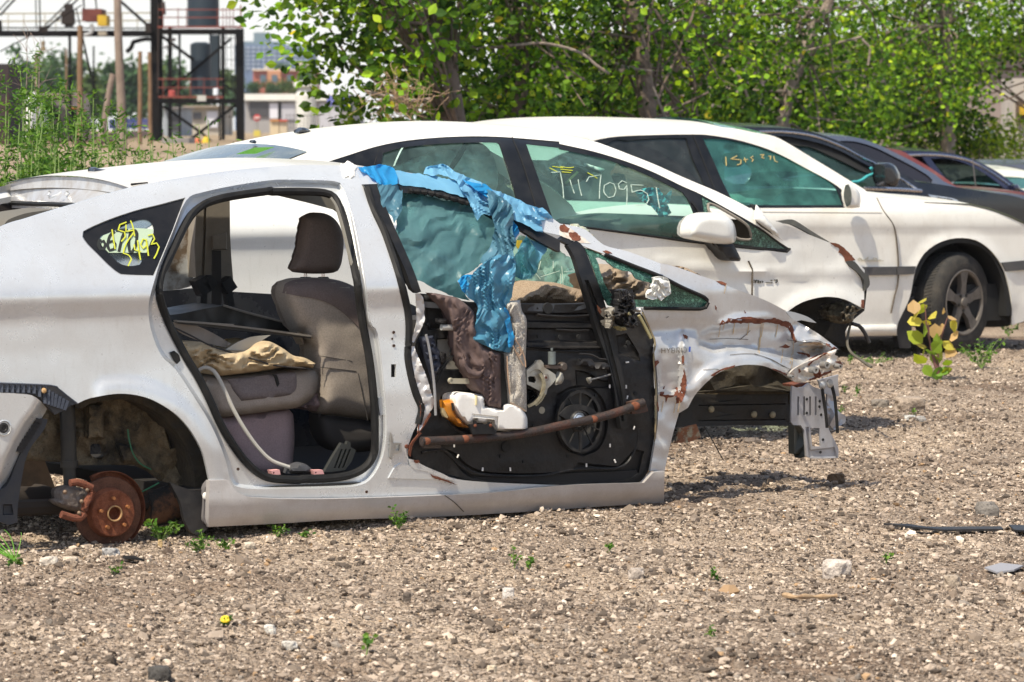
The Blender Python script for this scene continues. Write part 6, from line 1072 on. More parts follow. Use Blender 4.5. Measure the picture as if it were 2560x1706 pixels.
bs3 = panel('body_side', F3, cm(o3, 12, corner=38), white3, car3, v=s3, holes=[inset(wb3c, 1)], th=.012, step=13, disp=d3)
fs3 = panel('far_body_side', F3, cm(o3, 16, corner=38), white3, car3, v=s3, holes=[rg3c, fg3c], th=.012, step=26); mirror_obj(fs3, F3, W3, car3, 'far_body_side'); bpy.data.objects.remove(fs3)
panel('window_surround', F3, wb3c, frit, car3, v=off(s3, .003), holes=[rg3c, fg3c], th=.01, step=13)
pr3 = pane(F3, rg3c, dkg, car3, s3, W3, 'rear_door_window'); pf3 = pane(F3, fg3c, tg_, car3, s3, W3, 'front_door_window')
mb = MB(); stroke(mb, F3, P('G', 975, 222, 1040, 380, 1110, 560, 1165, 700), off(s3, .001), 2, th=.002); mb.build('door_gap', dark, car3)
r3 = F3.pt(cm(rt3[:16], 12, False), s3); bridge('roof', F3, r3[:-26] + F3.n * .003, W3, .05, pm('white_roof'), car3, n=18, power=2.2)
bridge('windscreen', F3, r3[-27:] + F3.n * .003, W3, .07, tg_, car3, n=12)
h3 = F3.pt(cm(hd3, 12, False), s3); bridge('bonnet', F3, h3 + F3.n * .003, W3, .05, white3, car3, n=14, power=2.4)
mb = MB(); stroke(mb, F3, P('H', 1262, 690, 1310, 782, 1390, 900, 1415, 1050, 1424, 1200, 1420, 1320, 1395, 1420, 1370, 1540), off(s3, .009), 1.4, th=.014); mb.build('panel_gap', pm('gap_brown'), car3)
mb = MB(); stroke(mb, F3, P('H', 200, 790, 600, 795, 1300, 800), off(s3, .006), 1.2, th=.01); mb.build('press_line', pm('gap_soft', (.45, .42, .36), .6), car3)
panel('bonnet_gap', F3, P('H', 1620, 722, 1950, 742, 2100, 778, 2250, 835, 2400, 905, 2400, 890, 2250, 818, 2100, 764, 1960, 734), pm('gap_green', (.05, .055, .035), .8), car3, v=off(s3, -.006), th=.01, step=9)
grm = pm('moulding_grey', (.055, .055, .058), .5, dirt=(.12, .11, .1), dscale=12, dmix=.5)
for s_ in ((300, 1200, 1190, 1200, 1415, 1198, 1416, 1258, 1195, 1262, 300, 1262), (1424, 1197, 1560, 1194, 1545, 1252, 1424, 1258), (2188, 1168, 2353, 1153, 2640, 1140, 2640, 1200, 2353, 1222, 2222, 1232)):
    panel('side_moulding', F3, P('H', *s_), grm, car3, v=off(s3, -.008), th=.02, step=12)
puff('side_sill', F3, PL(P('I', 600, 222, 1040, 218, 1415, 210, 1420, 290, 1040, 300, 600, 310)), white3, car3, v=off(s3, -.0), bulge=.02, w=8, th=.03, step=10)
panel('mud_guard', F3, P('I', 1510, 18, 1425, 210, 1420, 300, 1440, 385, 1520, 385, 1530, 200, 1545, 0), bplas, car3, v=.05, th=.05, step=12)
inner3 = cm(P('H', 1500, 1560, 1500, 1230, 1560, 1090, 1680, 1010, 1800, 975, 1920, 970, 2040, 1000, 2130, 1080, 2220, 1200, 2275, 1420, 2275, 1600, 2200, 1640, 1560, 1640), 10)
panel('wheel_housing', F3, inner3, dark, car3, v=.28, th=.4, step=20)
panel('arch_lining', F3, np.vstack([cm(PL(P('H', 1510, 1400), ar3[:12][::-1]), 8, False), cm(P('H', 2262, 1560, 2225, 1560, 2215, 1380, 2170, 1230, 2100, 1110, 2000, 1040, 1890, 1022, 1790, 1036, 1690, 1085, 1620, 1160, 1560, 1290), 8, False)]), dark, car3, v=.02, th=.26, step=12)
hub3 = F3.pt(P('S', 2411, 772), .03)[0]; hub3[2] = .335
wheel(F3, hub3, 48, .338, .225, car3)
for du, vv in ((-2.8, .03),):
    wheel(F3, F3.w([[F3.loc([hub3])[0, 0] + du, vv, .335]])[0], 32, .338, .225, car3, name='wheel')
m3 = puff('wing_mirror', F3, cm(P('H', 1030, 700, 1028, 640, 1040, 590, 1065, 582, 1100, 605, 1138, 645, 1152, 700, 1145, 762, 1090, 768, 1048, 764), 5), white3, car3, v=-.06, bulge=.03, w=9, th=.02, step=6)
panel('mirror_glass', F3, cm(P('H', 1032, 700, 1032, 640, 1042, 596, 1064, 590, 1082, 640, 1086, 700, 1076, 745, 1050, 758), 5), pm('mirror_face', (.10, .13, .12), .1, .6, dirt=(.3, .28, .24), dscale=20, dmix=.6), m3, v=-.115, th=.004, step=8)
mb = MB()
for s_ in ((1150, 1138, 1140, 1134, 1130, 1145, 1142, 1150, 1153, 1138, 1160, 1150, 1185, 1146), (1185, 1146, 1205, 1125, 1196, 1150, 1240, 1146), (1262, 1136, 1248, 1133, 1240, 1146, 1255, 1150, 1266, 1136, 1275, 1150, 1300, 1146), (1150, 1155, 1230, 1155, 1318, 1154)):
    stroke(mb, F3, P('H', *s_), s3, 1.6, th=.006)
mb.build('badge_lettering', pm('badge_gold', (.50, .46, .36), .35, .6), car3)
mb = MB()
for s_ in ((1218, 390, 1222, 455), (1300, 382, 1255, 405, 1330, 412, 1328, 440, 1300, 450), (1355, 395, 1365, 430), (1345, 412, 1380, 408), (1420, 385, 1400, 395, 1420, 410, 1410, 425), (1470, 375, 1500, 372, 1480, 395, 1500, 400), (1530, 385, 1550, 382, 1545, 410), (1570, 385, 1580, 420, 1600, 430)):
    stroke(mb, F3, P('G', *s_), off(s3, .012), 1.6, th=.003)
mb.build('marker_writing', pm('marker_orange', (.55, .42, .16), .7), pf3)
im = puff('inner_mirror', F3, cm(P('G', 1222, 440, 1218, 385, 1240, 362, 1310, 362, 1350, 385, 1360, 430, 1330, 460, 1260, 465), 6), pm('mirror_housing'), car3, v=.5, bulge=.03, w=6, th=.04, step=8)
mb = MB(); stroke(mb, F3, P('G', 1335, 385, 1345, 350, 1385, 340, 1415, 350), .5, 8, th=.02); mb.build('mirror_arm', dark, im)
puff('dashboard', F3, cm(P('G', 1560, 800, 1700, 780, 1840, 740, 1960, 650, 2050, 620, 2120, 700, 2120, 830, 1560, 830), 8), pm('dash3', (.12, .14, .12), .8), car3, v=1.0, bulge=.05, w=14, th=.5, step=12)
puff('steering_column', F3, cm(P('G', 1270, 680, 1320, 665, 1370, 690, 1480, 700, 1560, 740, 1260, 745), 8), trimgrey, car3, v=.7, bulge=.05, w=10, th=.3, step=12)
under(F3, -3.6, .95, W3, .20, car3)
# ---------------------------------------------------------------- far row
def simple_car(nm, fr, label, W, paint, zb, zr, o_, top, low, wins, roof_n, glassm, screen=None, hood=None, k=.27, crown=.04):
    s_ = ssurf(zb, zr, k); L = fr.loc(fr.pt(top, s_)); c = empty(nm, fr.w([[L[:, 0].mean(), W / 2, 0]])[0], label, 'car')
    out = PL(top, *( [hood] if hood is not None else []), low)
    wc = [cm(w, 9) for w in wins]
    side(fr, out, wc, paint, c, s_, W, step=14)
    for w in wc: 
        if glassm is not None: pane(fr, w, glassm, c, s_, W)
    t = fr.pt(cm(top, 10, False), s_); kk = int(len(t) * roof_n); bridge('roof', fr, t[:kk] + fr.n * .003, W, crown, paint, c, n=12, power=2.2)
    bridge('windscreen', fr, t[kk - 1:] + fr.n * .003, W, crown + .02, dkg, c, n=10)
    if hood is not None: bridge('bonnet', fr, fr.pt(cm(np.vstack([top[-1:], hood]), 10, False), s_) + fr.n * .003, W, .04, paint, c, n=10, power=2.4)
    u0, u1 = L[:, 0].min(), L[:, 0].max(); u1 = max(u1, fr.loc(fr.pt(hood, s_))[:, 0].max()) if hood is not None else u1
    for uu in (u0 + .75, u1 - .85):
        MB().lathe(fr.w([[uu, .03, .33]])[0], fr.n, [(0, .2), (0, .32), (.05, .33), (.2, .33), (.22, .2)], 28).build('wheel', pm('tyre'), c)
        MB().lathe(fr.w([[uu, W - .03, .33]])[0], -fr.n, [(0, .2), (0, .32), (.05, .33), (.2, .33), (.22, .2)], 28).build('wheel', pm('tyre'), c)
    under(fr, u0 + .2, u1 - .2, W, .2, c, .3)
    return c, s_
O3 = np.array([3.0, 23.5])
def FR(k): return Frame(O3[0] - .53 * k, O3[1] + .848 * k)
def low(x1, x0, y1=640, y0=700): return P('S', x1, y1, (x0 + x1) / 2, y1 + 10, x0, y0, x0 - 10, 520)
blk = pm('black_paint', (.008, .010, .014), .2, .0, dirt=(.035, .035, .035), dscale=4, dmix=.4, coat=.5)
F4 = FR(2.7)
t4 = P('H', -1150, 420, -900, 300, -500, 210, -100, 180, 130, 172, 250, 168, 450, 172, 650, 182, 800, 208, 950, 258, 1050, 300, 1200, 378, 1310, 436, 1440, 505, 1560, 572)
h4 = P('H', 1700, 588, 1900, 620, 2100, 652, 2353, 700, 2550, 830, 2700, 980)
c4, s4 = simple_car('black_suv', F4, 'glossy black tall car with chrome window line, just behind the white saloon', 1.88, blk, 1.06, 1.6, None, t4, low(2690, 1400), [P('H', 150, 300, 300, 250, 560, 236, 700, 255, 850, 290, 1000, 345, 1150, 425, 1270, 490, 1308, 540, 1312, 612, 1190, 612, 800, 610, 300, 600, 150, 560)], .82, None, hood=h4)
mb = MB(); q = F4.pt(cm(P('H', 400, 205, 600, 208, 800, 236, 1000, 310, 1150, 390, 1310, 468, 1450, 555, 1560, 625), 8, False), s4); mb.tube(q - F4.n * .004, .010, 6); mb.build('chrome_trim', chrome, c4)
mb = MB(); mb.tube(F4.pt(P('H', 1170, 622, 1400, 628, 1595, 640), s4) - F4.n * .006, .016, 6); mb.build('chrome_trim', chrome, c4)
panel('front_door_window', F4, cm(P('H', 670, 300, 780, 308, 900, 360, 1050, 436, 1180, 498, 1285, 520, 1308, 612, 1150, 612, 700, 612), 9), glass('green_dark_glass', (.22, .42, .36), dust_sheen=.12, sheen_col=(.15, .3, .25)), c4, v=off(s4, .05), th=.004, step=20, back=False)
panel('interior_band', F4, cm(P('H', 560, 238, 700, 258, 850, 292, 1000, 348, 1150, 428, 1270, 492, 1300, 525, 1180, 502, 1050, 440, 900, 370, 780, 318, 680, 308, 600, 290), 9), dark, c4, v=off(s4, .03), th=.02, step=16)  # black sheet painted in for the dark interior above the green glass
panel('door_lower', F4, P('H', 1190, 648, 1640, 688, 1700, 760, 1190, 760), pm('door_brown', (.035, .026, .024), .2, .1, coat=.7), c4, v=off(s4, -.004), th=.01, step=16)
panel('fender_vent', F4, cm(P('H', 1645, 666, 1835, 696, 1872, 720, 1720, 712), 6, corner=40), chrome, c4, v=off(s4, -.012), th=.02, step=7, holes=[P('H', 1705, 684, 1825, 702, 1840, 712, 1735, 704)])
puff('wing_mirror', F4, cm(P('H', 1308, 445, 1350, 432, 1400, 452, 1432, 500, 1445, 545, 1440, 585, 1400, 612, 1325, 602, 1312, 540), 5), blk, c4, v=-.10, bulge=.05, w=9, th=.10, step=6)
mb = MB(); mb.tube(ptube(F4, P('H', 1088, 575, 1130, 572, 1165, 558, 1200, 532, 1250, 512, 1270, 508), .06), .012, 6); mb.tube(ptube(F4, P('H', 1225, 470, 1245, 490, 1258, 512), .06), .012, 6); tag(mb.build('cord', pm('cord_teal', (.05, .36, .38), .8)), 'teal cord tied across the open window of the black car', 'cord')
F5 = FR(4.7)
t5 = P('H', -500, 400, -200, 300, 200, 250, 600, 236, 900, 232, 1000, 236, 1150, 254, 1300, 308, 1400, 356, 1550, 432, 1700, 520, 1760, 568, 1860, 612)
c5, s5 = simple_car('blue_grey_saloon', F5, 'blue-grey saloon with dark windows between the black tall car and the red car', 1.82, pm('bluegrey_paint', (.10, .12, .17), .2, .3, coat=.8, dirt=(.16, .16, .17), dscale=4, dmix=.5), .98, 1.45, None, t5, low(2700, 1500), [P('H', 950, 275, 1100, 276, 1250, 318, 1400, 390, 1550, 468, 1650, 530, 1682, 562, 1680, 588, 1400, 590, 1000, 585)], .85, pm('privacy_glass', (.018, .016, .02), .15, coat=.4), hood=P('H', 2000, 638, 2353, 672, 2600, 730))
F5b = FR(6.7)
t5b = P('H', 300, 400, 600, 360, 1000, 340, 1300, 335, 1440, 340, 1520, 385, 1640, 455, 1760, 535, 1870, 612)
c5b, s5b = simple_car('red_saloon', F5b, 'dull red car showing only its roof pillar and bonnet edge between darker cars', 1.8, pm('red_paint', (.17, .035, .028), .3, .1, coat=.6, dirt=(.25, .12, .10), dscale=5, dmix=.6), .95, 1.4, None, t5b, low(2750, 1700), [], .7, None, hood=P('H', 1990, 634, 2150, 634, 2353, 652, 2700, 720))
MB().tube(ptube(F5b, P('H', 1975, 400, 1990, 540, 2000, 630), .9), .006, 5).build('whip_antenna', pm('rod_grey'), c5b)
F6 = FR(8.7)
t6 = P('H', 900, 420, 1100, 370, 1400, 345, 1550, 346, 1750, 354, 1900, 384, 2000, 418, 2150, 495, 2270, 582, 2330, 625)
navy = pm('navy_paint', (.018, .02, .05), .2, .2, coat=.8, dirt=(.05, .05, .07), dscale=4, dmix=.4)
c6, s6 = simple_car('navy_saloon', F6, 'dark navy saloon with open front window and bright chrome line, behind the red car', 1.8, navy, .90, 1.38, None, t6, low(2850, 1900, 660), [P('H', 1665, 402, 1800, 402, 1950, 450, 2100, 538, 2225, 636, 1950, 636, 1840, 632, 1740, 500), P('H', 1490, 388, 1605, 388, 1640, 440, 1700, 520, 1600, 560, 1450, 520)], .85, None, hood=P('H', 2500, 700, 2800, 800))
q = F6.pt(cm(P('H', 1490, 378, 1620, 374, 1780, 382, 1950, 420, 2100, 500, 2255, 608), 8, False), s6); MB().tube(q - F6.n * .004, .013, 6).build('chrome_trim', chrome, c6)
puff('wing_mirror', F6, cm(P('H', 2268, 600, 2310, 592, 2330, 625, 2320, 645, 2275, 642), 4), navy, c6, v=-.05, bulge=.03, w=5, th=.08, step=5)
F7 = FR(10.7)
t7 = P('H', 1500, 560, 1650, 510, 1800, 488, 2130, 484, 2353, 494, 2500, 530, 2700, 610)
c7, s7 = simple_car('cream_car', F7, 'pale cream car with teal windows seen through and past the navy saloon', 1.75, pm('cream_paint', (.75, .75, .66), .3, coat=.5), .8, 1.2, None, t7, P('S', 2800, 560, 2300, 600, 2260, 560), [P('H', 1820, 600, 1860, 560, 2000, 530, 2180, 532, 2200, 620, 1850, 640), P('H', 2210, 534, 2353, 545, 2500, 580, 2560, 620, 2400, 625, 2220, 622)], .8, tg_, crown=.06)
F8 = FR(12.8)
t8 = P('H', 1900, 500, 2050, 460, 2200, 450, 2353, 446, 2600, 450, 2900, 500)
c8, s8 = simple_car('grey_car', F8, 'dark grey car roof at the right edge behind the cream car', 1.75, pm('grey_paint', (.10, .11, .14), .25, .2, coat=.6), .8, 1.1, None, t8, P('S', 3000, 560, 2500, 570, 2420, 540), [], .85, None, crown=.06)
# ============================================================ the setting
def terr(x, y):
    x = np.asarray(x, float); y = np.asarray(y, float); y0 = 23 + 4.2 * np.maximum(0, x + 1.2).clip(0, 7)
    return 1.22 * smooth01((y - y0) / 34) + .13 * smooth01((y - 80) / 200)
def att_mat(name, rough=.9, bump=0., bscale=60, trans=0., spec=.4, bdist=.01, sat=None):
    m = bpy.data.materials.new(name); m.use_nodes = True; n = m.node_tree.nodes; l = m.node_tree.links; b = n['Principled BSDF']; b.inputs['Roughness'].default_value = rough; b.inputs['Specular IOR Level'].default_value = spec
    a = n.new('ShaderNodeAttribute'); a.attribute_name = 'Col'; l.new(a.outputs['Color'], b.inputs['Base Color'])
    if bump:
        tc = n.new('ShaderNodeTexCoord'); t = n.new('ShaderNodeTexNoise'); t.inputs['Scale'].default_value = bscale; t.inputs['Detail'].default_value = 4; l.new(tc.outputs['Object'], t.inputs['Vector'])
        bp_ = n.new('ShaderNodeBump'); bp_.inputs['Strength'].default_value = bump; bp_.inputs['Distance'].default_value = bdist; l.new(t.outputs[0], bp_.inputs['Height']); l.new(bp_.outputs[0], b.inputs['Normal'])
    if trans:
        o = n['Material Output']; tl = n.new('ShaderNodeBsdfTranslucent'); sc = n.new('ShaderNodeVectorMath'); sc.operation = 'MULTIPLY'; sc.inputs[1].default_value = (1.5, 1.35, .6)
        l.new(a.outputs['Color'], sc.inputs[0]); l.new(sc.outputs[0], tl.inputs[0]); x = n.new('ShaderNodeMixShader'); x.inputs[0].default_value = trans; l.new(b.outputs[0], x.inputs[1]); l.new(tl.outputs[0], x.inputs[2]); l.new(x.outputs[0], o.inputs[0])
    MT[name] = m; return m
def big(name, V, F, colv, mat, parent=None, smooth=False):
    """mesh from arrays (F: n x k faces, colv: colour per vertex)"""
    V = np.asarray(V, np.float32); F = np.asarray(F, np.int32); org = WL[parent.name] if parent is not None else np.array([*V.mean(0)[:2], V[:, 2].min()])
    me = bpy.data.meshes.new(name); me.vertices.add(len(V)); me.vertices.foreach_set('co', (V - org).astype(np.float32).ravel()); k = F.shape[1]
    me.loops.add(F.size); me.loops.foreach_set('vertex_index', F.ravel()); me.polygons.add(len(F)); me.polygons.foreach_set('loop_start', np.arange(0, F.size, k, dtype=np.int32))
    me.polygons.foreach_set('use_smooth', np.full(len(F), smooth)); me.update(calc_edges=True)
    a = me.color_attributes.new('Col', 'FLOAT_COLOR', 'POINT'); a.data.foreach_set('color', np.hstack([colv, np.ones((len(V), 1))]).astype(np.float32).ravel()); me.materials.append(mat)
    o = bpy.data.objects.new(name, me); COL.objects.link(o)
    if parent is None: o.location = tuple(org)
    else: o.parent = parent
    WL[o.name] = org; return o
# ground: one sheet, fine where one looks at it closely
xs = np.unique(np.concatenate([np.linspace(-900, -40, 12), np.linspace(-40, -4, 16), np.arange(-4, 6.2, .035), np.linspace(6.2, 40, 22), np.linspace(40, 900, 12)]))
ys = np.unique(np.concatenate([np.linspace(-60, 7, 8), np.arange(8, 24, .033), np.linspace(24, 70, 50), np.linspace(70, 300, 16), np.linspace(300, 2500, 10)]))
X, Y = np.meshgrid(xs, ys); 
def vnoise(x, y, sc, seed):
    r = np.random.default_rng(seed).random((256, 256)); x = x / sc; y = y / sc; xi = np.floor(x).astype(int); yi = np.floor(y).astype(int); fx = x - xi; fy = y - yi; fx = fx * fx * (3 - 2 * fx); fy = fy * fy * (3 - 2 * fy)
    g = lambda a, b: r[a % 256, b % 256]
    return (g(xi, yi) * (1 - fx) + g(xi + 1, yi) * fx) * (1 - fy) + (g(xi, yi + 1) * (1 - fx) + g(xi + 1, yi + 1) * fx) * fy - .5
near_m = ((X > -4) & (X < 6.2) & (Y > 7) & (Y < 24))
Z = terr(X, Y) + (.035 * vnoise(X, Y, 1.3, 1) + .02 * vnoise(X, Y, .45, 2)) * smooth01((Y - 6) / 2) * (Y < 60) + np.where(near_m, .016 * vnoise(X, Y, .13, 3) + .026 * vnoise(X, Y, .075, 4) + .010 * vnoise(X + .5 * Y, Y, .05, 5), 0)
Z -= .012
gm = bpy.data.materials.new('gravel_ground'); gm.use_nodes = True; n = gm.node_tree.nodes; l = gm.node_tree.links; b = n['Principled BSDF']; b.inputs['Roughness'].default_value = .95; b.inputs['Specular IOR Level'].default_value = .2
tc = n.new('ShaderNodeTexCoord')
def ntex(kind, scale, **k):
    t = n.new(kind); t.inputs['Scale'].default_value = scale; l.new(tc.outputs['Object'], t.inputs['Vector'])
    for a, v in k.items(): t.inputs[a].default_value = v
    return t
def ramp(src, stops):
    r = n.new('ShaderNodeValToRGB'); e = r.color_ramp.elements; e[0].position, e[0].color = stops[0][0], (*stops[0][1], 1); e[1].position, e[1].color = stops[-1][0], (*stops[-1][1], 1)
    for p_, c_ in stops[1:-1]: q = e.new(p_); q.color = (*c_, 1)
    l.new(src, r.inputs[0]); return r
def mixc(f, a, b_, mode='MIX'):
    m = n.new('ShaderNodeMix'); m.data_type = 'RGBA'; m.blend_type = mode
    if hasattr(f, 'links'): l.new(f, m.inputs[0])
    else: m.inputs[0].default_value = f
    for s_, i in ((a, 6), (b_, 7)):
        if hasattr(s_, 'links'): l.new(s_, m.inputs[i])
        else: m.inputs[i].default_value = (*s_, 1)
    return m.outputs[2]
v1 = ntex('ShaderNodeTexVoronoi', 62, Randomness=1.0); v2 = ntex('ShaderNodeTexVoronoi', 210, Randomness=1.0)
c1 = ramp(v1.outputs['Color'], [(0, (.055, .042, .032)), (.3, (.27, .212, .162)), (.65, (.47, .385, .31)), (1, (.70, .61, .51))])
c2_ = ramp(v2.outputs['Color'], [(0, (.06, .045, .034)), (.5, (.36, .285, .222)), (1, (.62, .53, .435))])
n1 = ntex('ShaderNodeTexNoise', 30, Detail=3.0); r1 = ramp(n1.outputs[0], [(.42, (0, 0, 0)), (.58, (1, 1, 1))])
cc = mixc(r1.outputs[0], c1.outputs[0], c2_.outputs[0])
n2 = ntex('ShaderNodeTexNoise', .9, Detail=9.0); r2 = ramp(n2.outputs[0], [(.32, (.58, .51, .46)), (.48, (.92, .88, .84)), (.66, (1.2, 1.15, 1.07))])
cc = mixc(1.0, cc, r2.outputs[0], 'MULTIPLY')
sx = n.new('ShaderNodeSeparateXYZ'); 
geo = n.new('ShaderNodeNewGeometry'); l.new(geo.outputs['Position'], sx.inputs[0]); mr = n.new('ShaderNodeMapRange'); mr.inputs[1].default_value = 30; mr.inputs[2].default_value = 60; l.new(sx.outputs[1], mr.inputs[0])
n3 = ntex('ShaderNodeTexNoise', .25, Detail=8.0); r3_ = ramp(n3.outputs[0], [(.4, (.30, .22, .14)), (.6, (.44, .34, .23))])
cc = mixc(mr.outputs[0], cc, r3_.outputs[0]); l.new(cc, b.inputs['Base Color'])
bp1 = n.new('ShaderNodeBump'); bp1.inputs['Strength'].default_value = .9; bp1.inputs['Distance'].default_value = .022; bp1.invert = True; l.new(v1.outputs['Distance'], bp1.inputs['Height'])
bp2 = n.new('ShaderNodeBump'); bp2.inputs['Strength'].default_value = .7; bp2.inputs['Distance'].default_value = .005; bp2.invert = True; l.new(v2.outputs['Distance'], bp2.inputs['Height']); l.new(bp1.outputs[0], bp2.inputs['Normal']); l.new(bp2.outputs[0], b.inputs['Normal'])
ny, nx = X.shape; I = np.arange(nx * ny).reshape(ny, nx); Fq = np.stack([I[:-1, :-1], I[:-1, 1:], I[1:, 1:], I[1:, :-1]], -1).reshape(-1, 4)
gd = big('ground', np.stack([X, Y, Z], -1).reshape(-1, 3), Fq, np.ones((nx * ny, 3)), gm, smooth=True); tag(gd, kind='structure')
def gh(x, y):
    x = np.asarray(x, float); y = np.asarray(y, float)
    return terr(x, y) + .035 * vnoise(x, y, 1.3, 1) + .02 * vnoise(x, y, .45, 2) + .016 * vnoise(x, y, .13, 3) + .026 * vnoise(x, y, .075, 4) - .008
# loose gravel
ico = np.array([(0, 0, 1), (.894, 0, .447), (.276, .851, .447), (-.724, .526, .447), (-.724, -.526, .447), (.276, -.851, .447), (.724, .526, -.447), (-.276, .851, -.447), (-.894, 0, -.447), (-.276, -.851, -.447), (.724, -.526, -.447), (0, 0, -1)])
icf = np.array([(0, 1, 2), (0, 2, 3), (0, 3, 4), (0, 4, 5), (0, 5, 1), (1, 6, 2), (2, 7, 3), (3, 8, 4), (4, 9, 5), (5, 10, 1), (6, 7, 2), (7, 8, 3), (8, 9, 4), (9, 10, 5), (10, 6, 1), (11, 7, 6), (11, 8, 7), (11, 9, 8), (11, 10, 9), (11, 6, 10)])
octv = np.array([(1, 0, 0), (-1, 0, 0), (0, 1, 0), (0, -1, 0), (0, 0, 1), (0, 0, -1)], float); octf = np.array([(0, 2, 4), (2, 1, 4), (1, 3, 4), (3, 0, 4), (2, 0, 5), (1, 2, 5), (3, 1, 5), (0, 3, 5)])
PAL = np.array([(.085, .070, .058), (.19, .158, .13), (.33, .28, .235), (.46, .40, .34), (.58, .52, .45), (.70, .65, .58), (.36, .25, .15), (.22, .20, .18)])
PW = np.array([.18, .22, .26, .20, .08, .012, .02, .03]); PW /= PW.sum()
def stones(N, rmin, rmax, bv, bf, ylo, yhi, seed, name=None, pw=PW, sink=.25, jit=.28):
    g = np.random.default_rng(seed); y = ylo + (yhi - ylo) * g.random(N) ** 1.05; x = (g.random(N) * 2 - 1) * (.150 * y + .9); r = .86 * rmin * (rmax / rmin) ** (g.random(N) ** 1.8)
    k = len(bv); V = bv[None] * (1 + g.normal(0, jit, (N, k, 1))); V = V + g.normal(0, .12, (N, k, 3)); V *= (g.uniform(.65, 1.35, (N, 1, 3)) * np.array([1, 1, .68]))
    kp = (vnoise(x, y, .75, 21) + .6 * vnoise(x, y, .28, 22) > -.20) | (g.random(N) < .5); x = np.where(kp, x, x + 300); a = g.random(N) * 6.283; ca, sa = np.cos(a), np.sin(a); Rm = np.zeros((N, 3, 3)); Rm[:, 0, 0] = ca; Rm[:, 0, 1] = -sa; Rm[:, 1, 0] = sa; Rm[:, 1, 1] = ca; Rm[:, 2, 2] = 1
    tl = g.normal(0, .5, N); Rt = np.zeros((N, 3, 3)); Rt[:, 0, 0] = 1; Rt[:, 1, 1] = np.cos(tl); Rt[:, 1, 2] = -np.sin(tl); Rt[:, 2, 1] = np.sin(tl); Rt[:, 2, 2] = np.cos(tl)
    V = np.einsum('nij,nkj->nki', Rt @ Rm, V) * r[:, None, None]; V += np.stack([x, y, gh(x, y) + r * (.5 - sink)], 1)[:, None]
    c = PAL[g.choice(len(PAL), N, p=pw)] * np.array([1.05, .98, .91]) * g.uniform(.8, 1.2, (N, 1)); F = (bf[None] + (np.arange(N) * k)[:, None, None]).reshape(-1, 3)
    V = V[kp]; c = c[kp]; M_ = len(V); F = (bf[None] + (np.arange(M_) * k)[:, None, None]).reshape(-1, 3)
    return V.reshape(-1, 3), F, np.repeat(c, k, 0)
SM = att_mat('stone', .9, bump=.5, bscale=180, bdist=.004)
parts = [stones(60000, .003, .0075, octv, octf, 8.8, 13.5, 11), stones(48000, .0045, .0095, octv, octf, 13.3, 24, 12), stones(8500, .007, .014, ico, icf, 8.8, 14, 13), stones(8000, .008, .016, ico, icf, 14, 25, 14), stones(240, .015, .030, ico, icf, 8.8, 22, 15, pw=np.array([.14, .24, .28, .2, .08, .02, .02, .02])), stones(15000, .009, .022, ico, icf, 8.8, 22, 16, pw=np.array([.3, .36, .22, .08, .02, .0, .0, .02]), sink=.75, jit=.2), stones(500, .018, .040, ico, icf, 8.8, 22, 17, pw=np.array([.3, .36, .2, .1, .02, .0, .0, .02]), sink=.8, jit=.2)]
offv = 0; VV = []; FF = []; CC = []
for v_, f_, c_ in parts: VV.append(v_); FF.append(f_ + offv); CC.append(c_); offv += len(v_)
gv = big('gravel', np.vstack(VV), np.vstack(FF), np.vstack(CC), SM); tag(gv, kind='stuff', label='loose grey and tan gravel covering the ground', cat='gravel')
# single rocks one can point at
def rock(o, x, y, wpx, hpx, col, label, flat=1., seed=1, name='rock'):
    p = gz(P(o, x, y))[0]; s_ = p[1] / FPX / (KZ if o not in 'ZS' else (1 / 1.088 if o == 'Z' else 1)); a = wpx * s_ / 2; h = hpx * s_ * 1.15; bm = bmesh.new(); bmesh.ops.create_icosphere(bm, subdivisions=4, radius=1)
    for v in bm.verts:
        d = v.co.copy(); nn = 1 + .42 * noise.noise(d * 1.1 + Vector((seed * 5, 0, 0))) + .2 * noise.noise(d * 2.6 + Vector((0, seed, 0))) + .09 * noise.noise(d * 7) + .05 * noise.noise(d * 16)
        v.co = Vector((max(-.86, min(.86, d.x * nn)) * a, max(-.8, min(.8, d.y * nn)) * a * .8 * flat, max(-.5, min(.75, d.z * nn)) * h * .8))
    V = np.array([tuple(v.co) for v in bm.verts]); F = [tuple(v.index for v in f.verts) for f in bm.faces]; bm.free()
    V += [p[0], p[1] + a * .5, float(gh(p[0], p[1])) + h * .22]
    m = pm('rock_%d%d%d' % tuple(int(c * 99) for c in col), col, .92, 0, dirt=tuple(c * .45 for c in col), dscale=22, dmix=.8, bump=.9, bscale=70, bdist=.01, fine=.25)
    return tag(mk(name, V, F, m, ang=180), label, 'rock')
